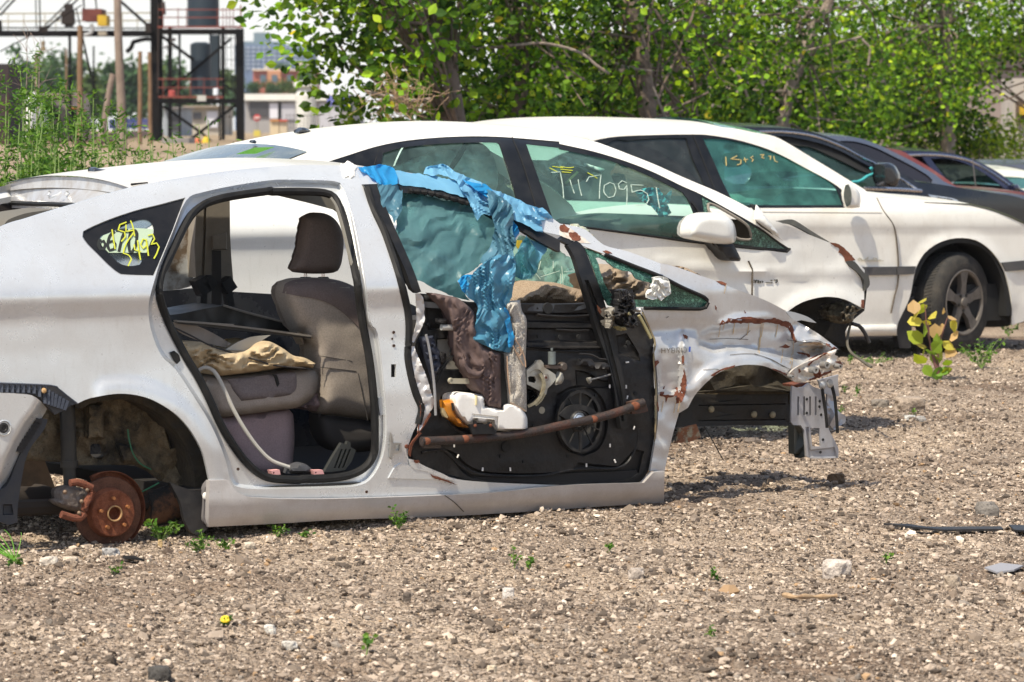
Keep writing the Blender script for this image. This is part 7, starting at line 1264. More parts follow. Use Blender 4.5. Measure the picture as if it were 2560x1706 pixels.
for a in (('I', 1515, 812, 260, 95, (.36, .29, .23), 'largest tan rock, past the hanging nose bracket of the silver car'), ('I', 1300, 800, 150, 55, (.22, .19, .16), 'dark flat rock touching the left end of the largest tan rock'),
          ('I', 1518, 885, 95, 38, (.52, .52, .50), 'pale grey flat stone just below the largest tan rock'), ('I', 1598, 918, 86, 36, (.38, .36, .34), 'mottled grey stone, right of the pale flat stone'),
          ('I', 975, 1378, 150, 75, (.13, .085, .05), 'dark brown clod in the shadow under the hanging nose bracket'), ('C', 812, 1460, 150, 62, (.38, .37, .36), 'grey crumbly lump against the bottom of the rusty brake disc'),
          ('C', 1832, 1420, 98, 42, (.58, .50, .40), 'cream stone in front of the rear end of the side sill'), ('C', 352, 1560, 160, 55, (.62, .55, .47), 'flat whitish stone in front of the bare rear wheel hub'),
          ('C', 515, 1528, 130, 36, (.60, .50, .40), 'pale pinkish flat stone nearer the brake disc'), ('C', 1178, 1425, 42, 50, (.42, .30, .15), 'small ochre stone standing right of the brake disc'),
          ('Z', 365, 1555, 62, 38, (.07, .065, .06), 'blackish broken lump at the bottom left of the yard'), ('Z', 1925, 1312, 75, 38, (.55, .48, .42), 'wide pale rock on the open gravel above the dry stick'),
          ('Z', 2190, 1340, 46, 26, (.42, .34, .26), 'tan pebble right of the wide pale rock'), ('Z', 1462, 1316, 42, 24, (.42, .36, .31), 'rounded pinkish stone on the gravel in front of the sill end'),
          ('Z', 620, 1452, 32, 22, (.62, .58, .52), 'whitish stone in the left foreground gravel'), ('Z', 1168, 1365, 32, 24, (.60, .55, .50), 'small white stone in the middle foreground'),
          ('Z', 890, 1452, 50, 12, (.30, .25, .2), 'thin brown slab in the foreground gravel'), ('Z', 1130, 1535, 26, 18, (.66, .55, .40), 'cream stone at the bottom middle edge'),
          ('Z', 2270, 1178, 60, 34, (.20, .18, .16), 'dark jagged lump above the black strip at the right'), ('Z', 1730, 1015, 45, 14, (.16, .13, .11), 'dark low stone under the nose of the silver car'),
          ('Z', 935, 1375, 22, 22, (.10, .08, .065), 'small dark clod in the foreground left of the middle'), ('Z', 665, 1496, 42, 16, (.60, .56, .50), 'flat pale stone near the bottom, left of the middle'),
          ('I', 1220, 548, 50, 24, (.5, .38, .24), 'little cream stone in front of the hanging hose')):
    rock(*a[:6], a[6], seed=int(a[1] + a[2]) % 37)
def litter(nm, pts, z, mat, label, cat, th=.006):
    q = gz(pts); q[:, 2] = [float(gh(a, b_)) + z for a, b_ in q[:, :2]]; n_ = len(q)
    return tag(mk(nm, np.vstack([q + [0, 0, th], q]), [tuple(range(n_)), tuple(range(n_, 2 * n_))[::-1]] + [(i, n_ + i, n_ + (i + 1) % n_, (i + 1) % n_) for i in range(n_)], mat, smooth=False), label, cat)
sq_ = gz(cm(P('Z', 1800, 1376, 1830, 1381, 1870, 1376, 1923, 1374), 6, False)); sq_[:, 2] = [float(gh(a, b_)) + .014 for a, b_ in sq_[:, :2]]
tag(MB().tube(sq_, [.007 + .0025 * math.sin(i * .9) for i in range(len(sq_))], 8).build('stick', pm('stick', (.42, .29, .17), .85, 0, dirt=(.2, .12, .07), dscale=40, dmix=.8)), 'short dry stick lying on the open gravel', 'stick')
litter('black_strip', P('Z', 2030, 1208, 2090, 1210, 2160, 1211, 2250, 1208, 2300, 1207, 2306, 1212, 2250, 1216, 2170, 1217, 2100, 1213), .010, bplas, 'long thin black strip of trim on the gravel', 'trim strip', .008)
litter('black_strip', P('Z', 2318, 1205, 2390, 1202, 2390, 1212, 2330, 1214), .012, bplas, 'short black trim end cut by the right edge', 'trim strip')
litter('grey_shard', P('Z', 2262, 1302, 2300, 1298, 2352, 1304, 2330, 1309, 2290, 1309), .01, pm('shard', (.26, .26, .28), .6), 'flat grey shard by the right edge', 'shard')
litter('black_scrap', P('C', 905, 1545, 980, 1532, 1065, 1533, 1060, 1545, 960, 1556, 905, 1556), .01, bplas, 'thin black plastic scrap near the brake disc', 'scrap')
# ------------------------------------------------------------ leaves
leaf = np.array([(0, 0, 0), (.30, .34, .03), (.36, .62, .05), (0, 1.05, -.03), (-.36, .62, .05), (-.30, .34, .03)]); leaff = np.array([(0, 1, 2, 3), (0, 3, 4, 5)])
lance = np.array([(0, 0, 0), (.14, .3, .02), (.10, .75, .03), (0, 1, -.02), (-.10, .75, .03), (-.14, .3, .02)])
def leaves(pos, size, cols, g, shape=leaf, up=.35, droop=-.35):
    N = len(pos); d = g.normal(0, 1, (N, 3)); d[:, 2] = d[:, 2] * .6 + droop; d /= np.linalg.norm(d, axis=1)[:, None]
    nn = g.normal(0, .8, (N, 3)) + np.array([-.3, -.55, up + .25]); nn -= (nn * d).sum(1)[:, None] * d; nn /= np.linalg.norm(nn, axis=1)[:, None] + 1e-9; s_ = np.cross(d, nn)
    size = np.broadcast_to(size, N); V = shape[None, :, 0:1] * s_[:, None] + shape[None, :, 1:2] * d[:, None] + shape[None, :, 2:3] * nn[:, None]; V = V * size[:, None, None] + pos[:, None]
    k = len(shape); F = (leaff[None] + (np.arange(N) * k)[:, None, None]).reshape(-1, 4); return V.reshape(-1, 3), F, np.repeat(cols, k, 0)
LM = att_mat('leaf', .6, trans=.42, spec=.2)
bark = pm('bark', (.20, .15, .12), .9, 0, dirt=(.10, .075, .055), dscale=6, dmix=.9, bump=.9, bscale=30); barkp = pm('bark_pale', (.27, .22, .185), .9, 0, dirt=(.17, .12, .09), dscale=5, dmix=.9, bump=.9, bscale=30)
GR = np.array([(.026, .066, .008), (.055, .122, .010), (.105, .20, .013), (.18, .29, .016), (.29, .38, .022), (.44, .37, .04)]); 
def tree(cx, z_, rx, trunk, n_, seed, label, crown_mask, lsz=.085, bk=bark, twigs=(), zc=2.6, rz=2.4, ry=1.3, gw=(.22, .30, .28, .155, .04, .005), clus=16):
    """cx: middle of the crown in picture px, z_: distance; crown: leaf clusters on twigs in an uneven volume"""
    g = np.random.default_rng(seed); X0 = (cx - 1280) / FPX * z_; t = empty('tree', (X0, z_, float(terr(X0, z_))), label, 'tree', 'trees behind the parked cars')
    nc = n_ // clus; c = []
    while len(c) < nc:
        q = g.normal(0, .6, (nc * 4, 3)); q = q[(q ** 2).sum(1) < 1.1]; w = np.array([X0 + q[:, 0] * rx, z_ + q[:, 1] * ry, zc + q[:, 2] * rz]).T
        # uneven outline and gaps
        hv = np.array([noise.noise(Vector(p) * 1.15 + Vector((seed, 0, 0))) for p in w]); sx_ = 1280 + w[:, 0] / w[:, 1] * FPX; sy = 326 - (w[:, 2] - CAMH) / w[:, 1] * FPX
        k = (hv > -.22) & (w[:, 2] > terr(X0, z_) - .0) & ~((w[:, 2] < .9))
        if crown_mask is not None: k &= (pip(np.stack([sx_, sy], 1), crown_mask) | (sy < -60))
        c += list(w[k])
    c = np.array(c[:nc]); r = .12 if seed == 3 else .17
    pos = np.repeat(c, clus, 0) + g.normal(0, r, (nc * clus, 3)) * [1, 1, .8]
    base = g.choice(6, nc * clus, p=np.array(gw) / sum(gw)); cols = GR[base] * g.uniform(.75, 1.25, (len(base), 1)); big_ = np.array([noise.noise(Vector(p) * 1.9 + Vector((seed, 3, 0))) for p in c]); tint = np.repeat((1.12 + 1.5 * big_)[:, None].clip(.42, 1.9) * g.uniform(.8, 1.2, (nc, 1)), clus, 0); cols = np.clip(cols * tint * 1.25, 0, .8)
    V, F, C = leaves(pos, lsz * g.uniform(.55, 1.25, len(pos)), cols, g); big('crown', V, F, C, LM, t)
    tp = dp(trunk, z_ - (.75 if seed in (5, 6, 7) else .0))
    if tp[-1, 2] > .4: tp = np.vstack([tp, [tp[-1, 0] + .05, tp[-1, 1], float(terr(tp[-1, 0], z_)) - .1]])
    tr_ = MB().tube(tp, np.linspace(.05, .085, len(tp)) + .008 * np.sin(np.arange(len(tp)) * 2.3), 10).build('trunk', bk, t)
    mb = MB()
    for i in range(46):
        e = c[g.integers(len(c))]; s_ = tp[int(g.integers(0, max(1, len(tp) - 1)))]; mid = (s_ + e) / 2 + g.normal(0, .12, 3) + [0, 0, .05]; mb.tube([s_, mid, e, e + g.normal(0, .15, 3)], [.018, .011, .006, .003], 5)
    mb.build('limbs', bk, t)
    for tw in twigs: MB().tube(dp(cm(P('Z', *tw), 14, False), z_ - .9), .013, 6).build('branch', barkp, t)
    return t
lm = PL(P('K', 30, -200, 60, 0, 30, 150, 60, 200, 110, 265, 160, 270, 200, 240, 260, 250, 310, 310, 400, 325, 470, 330, 500, 420, 470, 470, 520, 520, 480, 580, 470, 660, 520, 700, 570, 745, 650, 740, 720, 700, 800, 760, 700, 800, 620, 830, 600, 900, 640, 940), P('S', 860, 420, 2900, 420, 2900, -200))
hole1 = P('K', 560, 40, 640, 120, 760, 140, 860, 190, 900, 260, 850, 330, 760, 400, 640, 380, 540, 320, 640, 250, 600, 180)
lmR = P('Z', -200, -200, 2800, -200, 2800, 130, 2300, 140, 2255, 200, 2215, 270, 2140, 300, 2100, 340, 2100, 420, -200, 420)
trees = [(900, 28.5, 1.0, P('Z', 1010, 60, 1040, 200, 1060, 330), 5200, 3, 'leafy tree reaching left over the open yard, nearest the steel tower', lm, [(840, 210, 930, 230, 990, 228)]),
         (1240, 30.5, 1.1, P('Z', 1180, -40, 1200, 150, 1190, 300), 5600, 4, 'dense green tree with a long thin bare branch, behind the marked white hatchback', lm, [(1040, 100, 1110, 110, 1180, 105, 1250, 100, 1330, 120, 1370, 150, 1400, 170)]),
         (1560, 31.5, 1.1, P('Z', 1455, -60, 1452, 30, 1468, 90, 1478, 150, 1490, 280), 4200, 5, 'tree with a straight upright brown trunk beside the long bare branch', None, [(1400, 140, 1440, 155, 1500, 165), (1500, 200, 1520, 250, 1540, 290)]),
         (1740, 34., 1.15, P('Z', 1625, -60, 1610, 20, 1585, 80, 1550, 140, 1545, 200, 1540, 300), 4000, 6, 'tree with a brown trunk leaning up to the right, between two other trunks', None, [(1660, 140, 1700, 180, 1720, 230)]),
         (1960, 37, 1.3, P('Z', 1920, -60, 1900, 20, 1870, 60, 1852, 120, 1828, 160, 1815, 210, 1798, 270), 4400, 7, 'tree with a pale crooked trunk, behind the roofs of the dark cars', None, [(1850, 118, 1900, 105, 1960, 90, 1980, 85), (1980, 90, 2000, 110, 1995, 150)]),
         (2240, 42.5, 1.6, P('Z', 2165, -40, 2172, 60, 2175, 160, 2178, 260), 6000, 8, 'bright green tree filling the upper right, short pale trunk showing', lmR, []),
         (2560, 45., 1.7, P('Z', 2420, -40, 2440, 160, 2440, 300), 5600, 9, 'green tree cut by the right edge', lmR, [])]
for cx, z_, rx, trk, n_, sd, lb, mask, tw in trees:
    tree(cx * 1.0, z_, rx, trk, int(n_ * (1.3 if sd == 3 else 1.75)), sd, lb, mask, bk=barkp if sd in (7, 8) else bark, twigs=tw, lsz=.088 if sd == 3 else .07)
# low dark shrubs under the trees
def shrub(cx, cy, w, h, z_, n_, seed, label, gw=(.45, .3, .15, .08, .02, 0), lsz=.07, name='shrub', group='shrubs below the trees', shape=leaf):
    g = np.random.default_rng(seed); c = dp(P('Z', cx, cy), z_)[0]; s_ = z_ / FPX * 1.088; t0 = float(terr(c[0], z_)); t = empty(name, (c[0], z_, t0), label, 'bush', group)
    q = g.normal(0, .5, (n_, 3)); q = q / np.maximum(1, np.linalg.norm(q, axis=1))[:, None]; pos = c + q * [w * s_ / 2 * 1.3, .5, h * s_ / 2 * 1.3]; pos = pos[pos[:, 2] > t0]
    cols = GR[g.choice(6, len(pos), p=np.array(gw) / sum(gw))] * g.uniform(.7, 1.3, (len(pos), 1)); V, F, C = leaves(pos, lsz * g.uniform(.6, 1.3, len(pos)), cols, g, shape=shape); big('foliage', V, F, C, LM, t)
    mb = MB()
    for i in range(14): e = pos[g.integers(len(pos))]; mb.tube([[c[0] + g.normal(0, .05), z_, t0 - .05], (e + [c[0], z_, t0]) / 2 + g.normal(0, .06, 3), e], [.014, .009, .004], 5)
    mb.build('stems', bark, t); return t
for i, a in enumerate([(1120, 250, 260, 120, 33, 1400, 'shrub low behind the rear roof of the marked hatchback'), (1400, 250, 260, 130, 34, 1400, 'shrub low behind where the two white roofs meet'), (1680, 250, 260, 120, 36.5, 1300, 'shrub low behind the front of the white saloon roof'), (1930, 260, 240, 110, 39, 1300, 'shrub low behind the pale crooked trunk'),
                       (2110, 270, 150, 110, 43, 1300, 'darkest shrub, above the blue-grey and red cars'), (2220, 310, 120, 90, 44, 700, 'small dark shrub hanging low above the navy car'), (2290, 340, 90, 110, 46, 600, 'pale grassy bush right of the dark shrubs')]):
    shrub(*a[:6], 40 + i, a[6], gw=(.0, .1, .3, .35, .25, 0) if i == 6 else (.45, .3, .15, .08, .02, 0), shape=lance if i == 6 else leaf)
# dry brown tangle hanging in the left tree
g = np.random.default_rng(5); c = dp(P('K', 1190, 730), 27.6)[0]; mb = MB()
for i in range(150):
    d = g.normal(0, 1, 3); d /= np.linalg.norm(d); s_ = c + g.normal(0, .1, 3) * [1.3, .6, .8]; mb.tube([s_, s_ + d * .07 + g.normal(0, .02, 3), s_ + d * .15], .0028, 4)
tag(mb.build('dry_twigs', pm('twig_tan', (.42, .28, .18), .9)), 'dry brown tangle of twigs in the edge of the left tree', 'twigs', kind='stuff')
# ------------------------------------------------------------ tall weeds at the left
GW = np.array([(.035, .095, .014), (.055, .14, .02), (.095, .20, .028), (.14, .26, .04)])
def weed(base, top, z_, n_, seed, label, lsz=.03, name='tall_weed', group='tall weeds at the left', stems=3, spread=.12, shape=lance, pal=GW, cat='weed', br=6, stemcol=(.20, .30, .08)):
    g = np.random.default_rng(seed); b0 = dp(np.array([base]), z_)[0]; b0[2] = float(terr(b0[0], z_)) if b0[2] > terr(b0[0], z_) else b0[2]; tp = dp(np.array([top]), z_)[0]; r_ = empty(name, b0, label, cat, group); L_ = []; mb = MB()
    H = tp[2] - b0[2]
    for s_ in range(stems):
        e = tp + np.abs(g.normal(0, 1, 3)) * [g.choice([-1, 1]) * spread, spread, -H * .16] * (s_ > 0); m_ = (b0 + e) / 2 + g.normal(0, .03, 3); path = cm2([b0, m_, e]); mb.tube(path, np.linspace(.005, .0015, len(path)) * (1 + H * .4), 5)
        for j in range(n_ // stems):
            t = g.random() ** .8; p = path[min(len(path) - 1, int(t * len(path)))]; L_.append(p + g.normal(0, .012 + .05 * spread / .12 * (1 - t * .6), 3))
        for j in range(br):
            t = g.uniform(.15, .9); p = path[int(t * (len(path) - 1))]; d = g.normal(0, 1, 3); d[2] = abs(d[2]) * .8 + .4; d /= np.linalg.norm(d); e2 = p + d * H * .22 * (1.1 - t); mb.tube([p, e2], [.002, .001], 4)
            for k in range(max(2, n_ // stems // br // 2)): L_.append(p + (e2 - p) * g.random() + g.normal(0, .008, 3))
    L_ = np.array(L_); cols = pal[g.integers(0, len(pal), len(L_))] * g.uniform(.75, 1.3, (len(L_), 1)); V, F, C = leaves(L_, lsz * g.uniform(.6, 1.4, len(L_)), cols, g, shape=shape, droop=.25); big('leaves', V, F, C, LM, r_)
    mb.build('stem', pm('stem_%d' % int(stemcol[0] * 100), stemcol, .7), r_); return r_
def cm2(p):
    p = np.asarray(p, float); t = np.linspace(0, 1, 9)[:, None]; return (1 - t) ** 2 * p[0] + 2 * t * (1 - t) * p[1] + t * t * p[2]
WD = [(20, 440, 15, 215, 18.5), (62, 440, 75, 190, 19), (95, 440, 85, 150, 19.5), (110, 430, 120, 240, 18.5), (150, 430, 150, 230, 19.5), (165, 420, 175, 300, 19), (205, 420, 215, 290, 19.5), (240, 415, 245, 265, 20), (265, 400, 265, 280, 20.5), (300, 400, 290, 300, 20), (325, 390, 318, 325, 20.5), (350, 385, 345, 345, 20.5), (40, 440, 45, 300, 18), (0, 440, -10, 260, 18.2), (130, 440, 128, 330, 18), (185, 430, 195, 350, 18.6), (480, 320, 478, 295, 21), (400, 345, 396, 322, 21)]
wl = ['at the left frame edge', 'second from the left edge', 'tallest, with a feathery tip', 'right of the tallest weed', 'bushy, left of the leaning post', 'short, before the narrow post', 'before the thick grey pole', 'left of the thick grey pole', 'touching the thick grey pole', 'right of the thick grey pole', 'small, before the thin brown post', 'smallest, before the tower leg', 'low leafy one near the left edge', 'cut off by the left edge', 'low bushy one before the tallest weed', 'low one before the narrow post', 'tip showing over the white hatchback roof', 'tiny tip at the tower foot']
WD = [(a, b_, c_, d_ - (18 if d_ < 330 else 0), e_) for a, b_, c_, d_, e_ in WD]
for i, (a, b_, c_, d_, e_) in enumerate(WD):
    weed(P('Z', a, b_)[0], P('Z', c_, d_)[0], e_, int(110 + (b_ - d_) * 5.2), 60 + i, 'tall green weed ' + wl[i], lsz=.036, stems=6, spread=.11)
g = np.random.default_rng(9)
for i, (x0, y0, x1, y1, yy) in enumerate(((55, 330, 62, 90, 20), (85, 300, 90, 100, 20.5))):
    t0 = empty('dead_stalk', dp(P('Z', x0, y0), yy)[0], ['thin dead stalk with bare twigs at the left', 'second thin dead stalk, right of the first'][i], 'stalk'); mb = MB(); pth = cm2(dp(P('Z', x0, y0, (x0 + x1) / 2 + 4, (y0 + y1) / 2, x1, y1), yy)); mb.tube(pth, np.linspace(.005, .0015, 9), 5)
    for j in range(14): p = pth[g.integers(2, 9)]; d = g.normal(0, 1, 3); d[2] = abs(d[2]) + .6; d /= np.linalg.norm(d); mb.tube([p, p + d * .05, p + d * .12 + g.normal(0, .02, 3)], [.002, .0015, .001], 4)
    mb.build('stalk', pm('stalk_grey', (.26, .2, .17), .9), t0)
# ------------------------------------------------------------ small plants on the gravel
def sprout(o, x, y, wpx, hpx, n_, seed, label, lsz=.016, shape=leaf, pal=GW, name='weed', group='small weeds on the gravel', cat='weed', yellow=False, droop=.1):
    g = np.random.default_rng(seed); p = gz(P(o, x, y))[0]; p[2] = float(gh(p[0], p[1])); s_ = p[1] / FPX / (KZ if o not in 'ZS' else (1 / 1.088 if o == 'Z' else 1)); r_ = empty(name, p, label, cat, group); mb = MB(); L_ = []
    for i in range(max(3, n_ // 9)):
        a = g.uniform(-1, 1); e = p + np.array([a * wpx * s_ * .55, g.normal(0, .3) * wpx * s_ * .5, hpx * s_ * g.uniform(.5, 1.35)]); pa = cm2([p, p + (e - p) * .5 + [0, 0, hpx * s_ * .2], e]); mb.tube(pa, np.linspace(.0022, .001, 9), 4)
        for j in range(9): L_.append(pa[g.integers(3, 9)] + g.normal(0, .006, 3))
    L_ = np.array(L_); cols = pal[g.integers(0, len(pal), len(L_))] * g.uniform(.7, 1.25, (len(L_), 1)); V, F, C = leaves(L_, lsz * g.uniform(.6, 1.3, len(L_)), cols, g, shape=shape, up=.8, droop=droop); big('leaves', V, F, C, LM, r_); mb.build('stem', pm('stem_20', (.20, .30, .08), .7), r_)
    if yellow: MB().lathe(p + [0, 0, hpx * s_], (0, -.5, .8), [(0, .001), (0, .016), (.004, .014), (.006, 0)], 10).build('flower', pm('flower_yellow', (.75, .55, .02), .6), r_)
for i, a in enumerate([('C', 1180, 1385, 300, 150, 110, 'leafy weed beside the brake disc, right of it'), ('C', 1500, 1405, 80, 110, 36, 'bright sprout at the rear corner of the sill'), ('C', 1440, 1470, 140, 80, 60, 'low spreading sprout below the rear corner of the sill'), ('C', 1640, 1420, 150, 80, 54, 'sprout right of the rear corner of the sill'),
                       ('J', 920, 1565, 110, 70, 50, 'dark green sprout in front of the sill below the pink clips'), ('J', 1120, 1560, 80, 50, 40, 'small light sprout next to the dark green one'), ('J', 1815, 1525, 130, 130, 90, 'bushy bright weed growing against the middle of the sill'), ('C', 110, 1540, 110, 60, 60, 'bright green tuft at the lower left'),
                       ('Z', 1182, 1298, 20, 45, 30, 'upright sprout in the middle gravel, left one'), ('Z', 1220, 1292, 18, 22, 20, 'short sprout beside the upright one'), ('Z', 842, 1508, 24, 45, 30, 'dull upright sprout at the bottom of the picture'), ('Z', 2036, 1278, 22, 18, 24, 'tiny sprout on the open gravel at the right'),
                       ('Z', 1645, 1318, 16, 16, 18, 'tiny sprout below the sill end'), ('Z', 268, 1312, 30, 14, 24, 'flat yellowish sprout in the lower left gravel'), ('Z', 1400, 1262, 14, 18, 18, 'tiny sprout in front of the sill'), ('Z', 1632, 1458, 14, 14, 18, 'tiny light sprout in the right foreground'),
                       ('I', 1250, 490, 260, 60, 110, 'low dark weed in the shade under the white hatchback'), ('I', 1070, 520, 90, 60, 60, 'bright weed at the edge of that shade'), ('I', 1120, 720, 30, 80, 26, 'thin sprout behind the hanging bracket'), ('I', 1030, 690, 30, 50, 22, 'small sprout next to the hanging bracket'), ('I', 1000, 840, 50, 36, 24, 'tiny sprout right of the bracket wing'), ('I', 1545, 855, 40, 26, 24, 'tiny sprout at the pale flat stone')]):
    sprout(*a[:6], 90 + i, a[6], lsz=.020 if i == 0 else .0145)
sprout('Z', 518, 1452, 36, 14, 24, 130, 'flat weed with one yellow flower in the foreground', yellow=True)
gt = gz(P('C', 110, 1540))[0]; mb = MB()
for i in range(7): mb.tube(cm2([gt, gt + [-.03 * i + .03, 0, .09], gt + [-.06 * i + .02, .01, .10 + .01 * i]]), np.linspace(.003, .0008, 9), 4)
tag(mb.build('grass_blades', pm('blade_green', (.16, .36, .05), .6)), 'arching grass blades over the bright tuft at the lower left', 'grass', kind='stuff')
# sapling and weed in front of the white saloon's wheel
SP = np.array([(.22, .34, .04), (.34, .42, .05), (.50, .46, .08), (.52, .36, .18), (.16, .30, .05)])
sp0 = gz(P('I', 1735, 600))[0]; sp0[2] = float(gh(sp0[0], sp0[1])); sr = empty('sapling', sp0, 'young sapling with yellow-green and pinkish leaves before the saloon wheel', 'sapling'); g = np.random.default_rng(77); mb = MB(); L_ = []
for s_ in ((1720, 590, 1680, 400, 1640, 250, 1625, 60), (1725, 590, 1720, 400, 1745, 300, 1790, 160), (1730, 590, 1690, 480, 1660, 330, 1650, 200)):
    pa = dp(cm(P('I', *s_), 4, False), sp0[1]); mb.tube(pa, np.linspace(.009, .003, len(pa)), 6)
mb.build('stem', pm('stem_red', (.16, .07, .06), .6), sr)
lp = [(1540, 85, 80, 3), (1600, 95, 75, 1), (1610, 40, 60, 2), (1550, 185, 85, 2), (1690, 150, 70, 2), (1770, 115, 40, 3), (1560, 310, 95, 1), (1625, 255, 80, 0), (1700, 260, 80, 3), (1840, 215, 70, 2), (1820, 160, 50, 3), (1845, 300, 75, 3), (1800, 365, 70, 2), (1595, 370, 80, 2), (1700, 370, 80, 0), (1720, 330, 70, 0), (1820, 420, 75, 3), (1740, 430, 80, 1), (1590, 465, 85, 1), (1700, 470, 80, 0), (1790, 490, 60, 0), (1640, 545, 65, 0), (1750, 560, 90, 4), (1720, 570, 80, 4), (1780, 550, 60, 1), (1620, 430, 60, 1), (1660, 410, 60, 4), (1640, 200, 50, 2), (1760, 240, 50, 3), (1560, 130, 60, 2)]
P_ = dp(P('I', *[t for a in lp for t in a[:2]]), sp0[1]) + g.normal(0, 1, (len(lp), 3)) * [0, .05, 0]; S_ = np.array([a[2] for a in lp]) / KZ * sp0[1] / FPX * 1.45; cl = SP[[a[3] for a in lp]] * g.uniform(.85, 1.15, (len(lp), 1))
lf2 = np.array([(0, 0, 0), (.42, .30, .05), (.40, .68, .06), (0, 1.1, -.03), (-.40, .68, .06), (-.42, .30, .05)]); V, F, C = leaves(P_, S_, cl, g, shape=lf2 - [0, .5, 0], up=-.25, droop=-.3); big('leaves', V, F, C, LM, sr)
sprout('I', 2040, 520, 330, 170, 190, 131, 'feathery green weed right of the sapling, at the saloon wheel', lsz=.022, group=None); sprout('I', 2240, 300, 160, 110, 80, 132, 'small green weed beyond the saloon wheel at the right', lsz=.022, group=None)
# ============================================================ behind: rail yard, tower, poles, buildings
def bx(nm, o, x0, y0, x1, y1, z_, depth, mat, par=None, label=None, cat=None, down=False, group=None):
    """box whose near face covers the given picture rectangle at distance z_"""
    a = dp(P(o, x0, y0), z_)[0]; b_ = dp(P(o, x1, y1), z_)[0]; zb = b_[2] if not down else float(terr((a[0] + b_[0]) / 2, z_)) - .2
    m = MB().box((a[0], z_, min(zb, b_[2])), (b_[0], z_ + depth, a[2])).build(nm, mat, par, smooth=False)
    if label: tag(m, label, cat, group)
    return m
def bars(nm, segs, z_, mat, par, o='A', wpx=None):
    out = []
    for s_ in segs:
        x0, y0, x1, y1, w = s_[:5]; zz = z_ + (s_[5] if len(s_) > 5 else 0); p, q = dp(P(o, x0, y0, x1, y1), zz); ww = w / KZ * zz / FPX; out.append(MB().bar(p, q, ww, ww, up=(0, 1, 0)).build(nm, mat, par, smooth=False))
    return out
iron = pm('black_iron', (.007, .007, .008), .85, 0, spec=.15, dirt=(.022, .016, .013), dscale=1.5, dmix=.4); redp = pm('red_oxide', (.20, .045, .030), .7, 0, dirt=(.05, .02, .02), dscale=2, dmix=.6); rl = pm('rail_tan', (.30, .25, .15), .7); navyb = pm('tank_slate', (.018, .032, .048), .6, 0, dirt=(.02, .03, .04), dscale=.7, dmix=.7)
ZT = 95.
def tbase(o, x, y, z_): c = dp(P(o, x, y), z_)[0]; return (c[0], z_, float(terr(c[0], z_)))
tw_ = empty('steel_tower', tbase('A', 1450, 1100, ZT), 'black steel frame tower with red railings and dark tanks', 'tower')
yb = 1420
bars('leg', [(1138, -200, 1150, 1500, 62), (1185, -200, 1185, 1500, 22), (1762, 212, 1772, 1500, 58), (1250, 200, 1250, 1500, 30, 8), (1640, 200, 1640, 1500, 26, 8), (1320, 250, 1325, 1480, 16, 4), (1550, 250, 1555, 720, 20, 4), (1612, 250, 1618, 1480, 12, 2)], ZT, iron, tw_)
bars('brace', [(1195, 270, 1420, 440, 22), (1200, 690, 1470, 480, 18), (1470, 480, 1700, 285, 18), (1200, 780, 1490, 985, 20), (1740, 770, 1390, 1035, 20), (1490, 985, 1600, 1080, 16), (1620, 600, 1740, 690, 14)], ZT + .5, iron, tw_)
bars('beam', [(1160, 235, 1785, 235, 40), (1165, 745, 1745, 745, 36), (1195, 1060, 1760, 1060, 20)], ZT, iron, tw_)
bars('deck_edge', [(1160, 200, 1785, 200, 14), (1165, 714, 1640, 716, 14)], ZT - .6, redp, tw_)
bars('railing', [(1165, 72, 1770, 72, 8), (1165, 130, 1770, 130, 8), (1165, 582, 1640, 582, 8), (1165, 645, 1640, 645, 7)], ZT - .6, redp, tw_)
bars('railing_post', [(x, 60, x, 205, 6) for x in (1200, 1310, 1372, 1600, 1640, 1665, 1690, 1715)] + [(1770, 40, 1772, 205, 10)] + [(x, 575, x, 710, 6) for x in (1200, 1310, 1400, 1500, 1600)], ZT - .6, redp, tw_)
bars('scaffold_bar', [(x, 245, x + 2, 700, 4) for x in (1640, 1665, 1700, 1725)] + [(1630, y, 1735, y, 4) for y in (280, 350, 440, 520, 600, 660)] + [(1200, y, 1320, y, 4) for y in (350, 360, 470)] + [(1640, 780, 1642, 1000, 4), (1690, 780, 1692, 1000, 4), (1630, 860, 1740, 860, 4)], ZT + 3, iron, tw_)
def tank(x0, y0, x1, y1, z_, mat, par, nm='tank', cap=True):
    a = dp(P('A', x0, y0), z_)[0]; b_ = dp(P('A', x1, y1), z_)[0]; r = (b_[0] - a[0]) / 2; return MB().lathe(((a[0] + b_[0]) / 2, z_ + r, b_[2]), (0, 0, 1), [(0, 0), (0, r), (a[2] - b_[2], r), (a[2] - b_[2] + r * .2, r * .6), (a[2] - b_[2] + r * .22, 0)], 20).build(nm, mat, par, ang=30)
tank(1366, -60, 1602, 190, ZT + .5, navyb, tw_); tank(1392, 325, 1545, 698, ZT + .5, navyb, tw_); bars('column', [(1582, 260, 1584, 700, 70)], ZT + 3, navyb, tw_)
bars('pipe', [(1198, 15, 1205, 110, 28), (1250, 300, 1290, 290, 20), (1200, 350, 1280, 330, 8), (1160, 690, 1165, 30, 8)], ZT - .5, pm('pipe_brown', (.035, .022, .018), .8), tw_)
bx('deck_sign', 'A', 1450, 702, 1514, 745, ZT - 1.2, .1, pm('sign_grey', (.45, .45, .42), .7), tw_)
jug = tank(1566, 655, 1606, 700, ZT - 1.4, pm('jug_white', (.7, .75, .8), .5), None, 'plastic_drum'); tag(jug, 'white plastic drum on the lower deck of the steel tower', 'drum')
rdrum = tank(1235, 668, 1290, 708, ZT - 1.4, pm('drum_red', (.35, .06, .05), .6), None, 'red_drum'); tag(rdrum, 'dull red drum on the lower deck of the steel tower', 'drum')
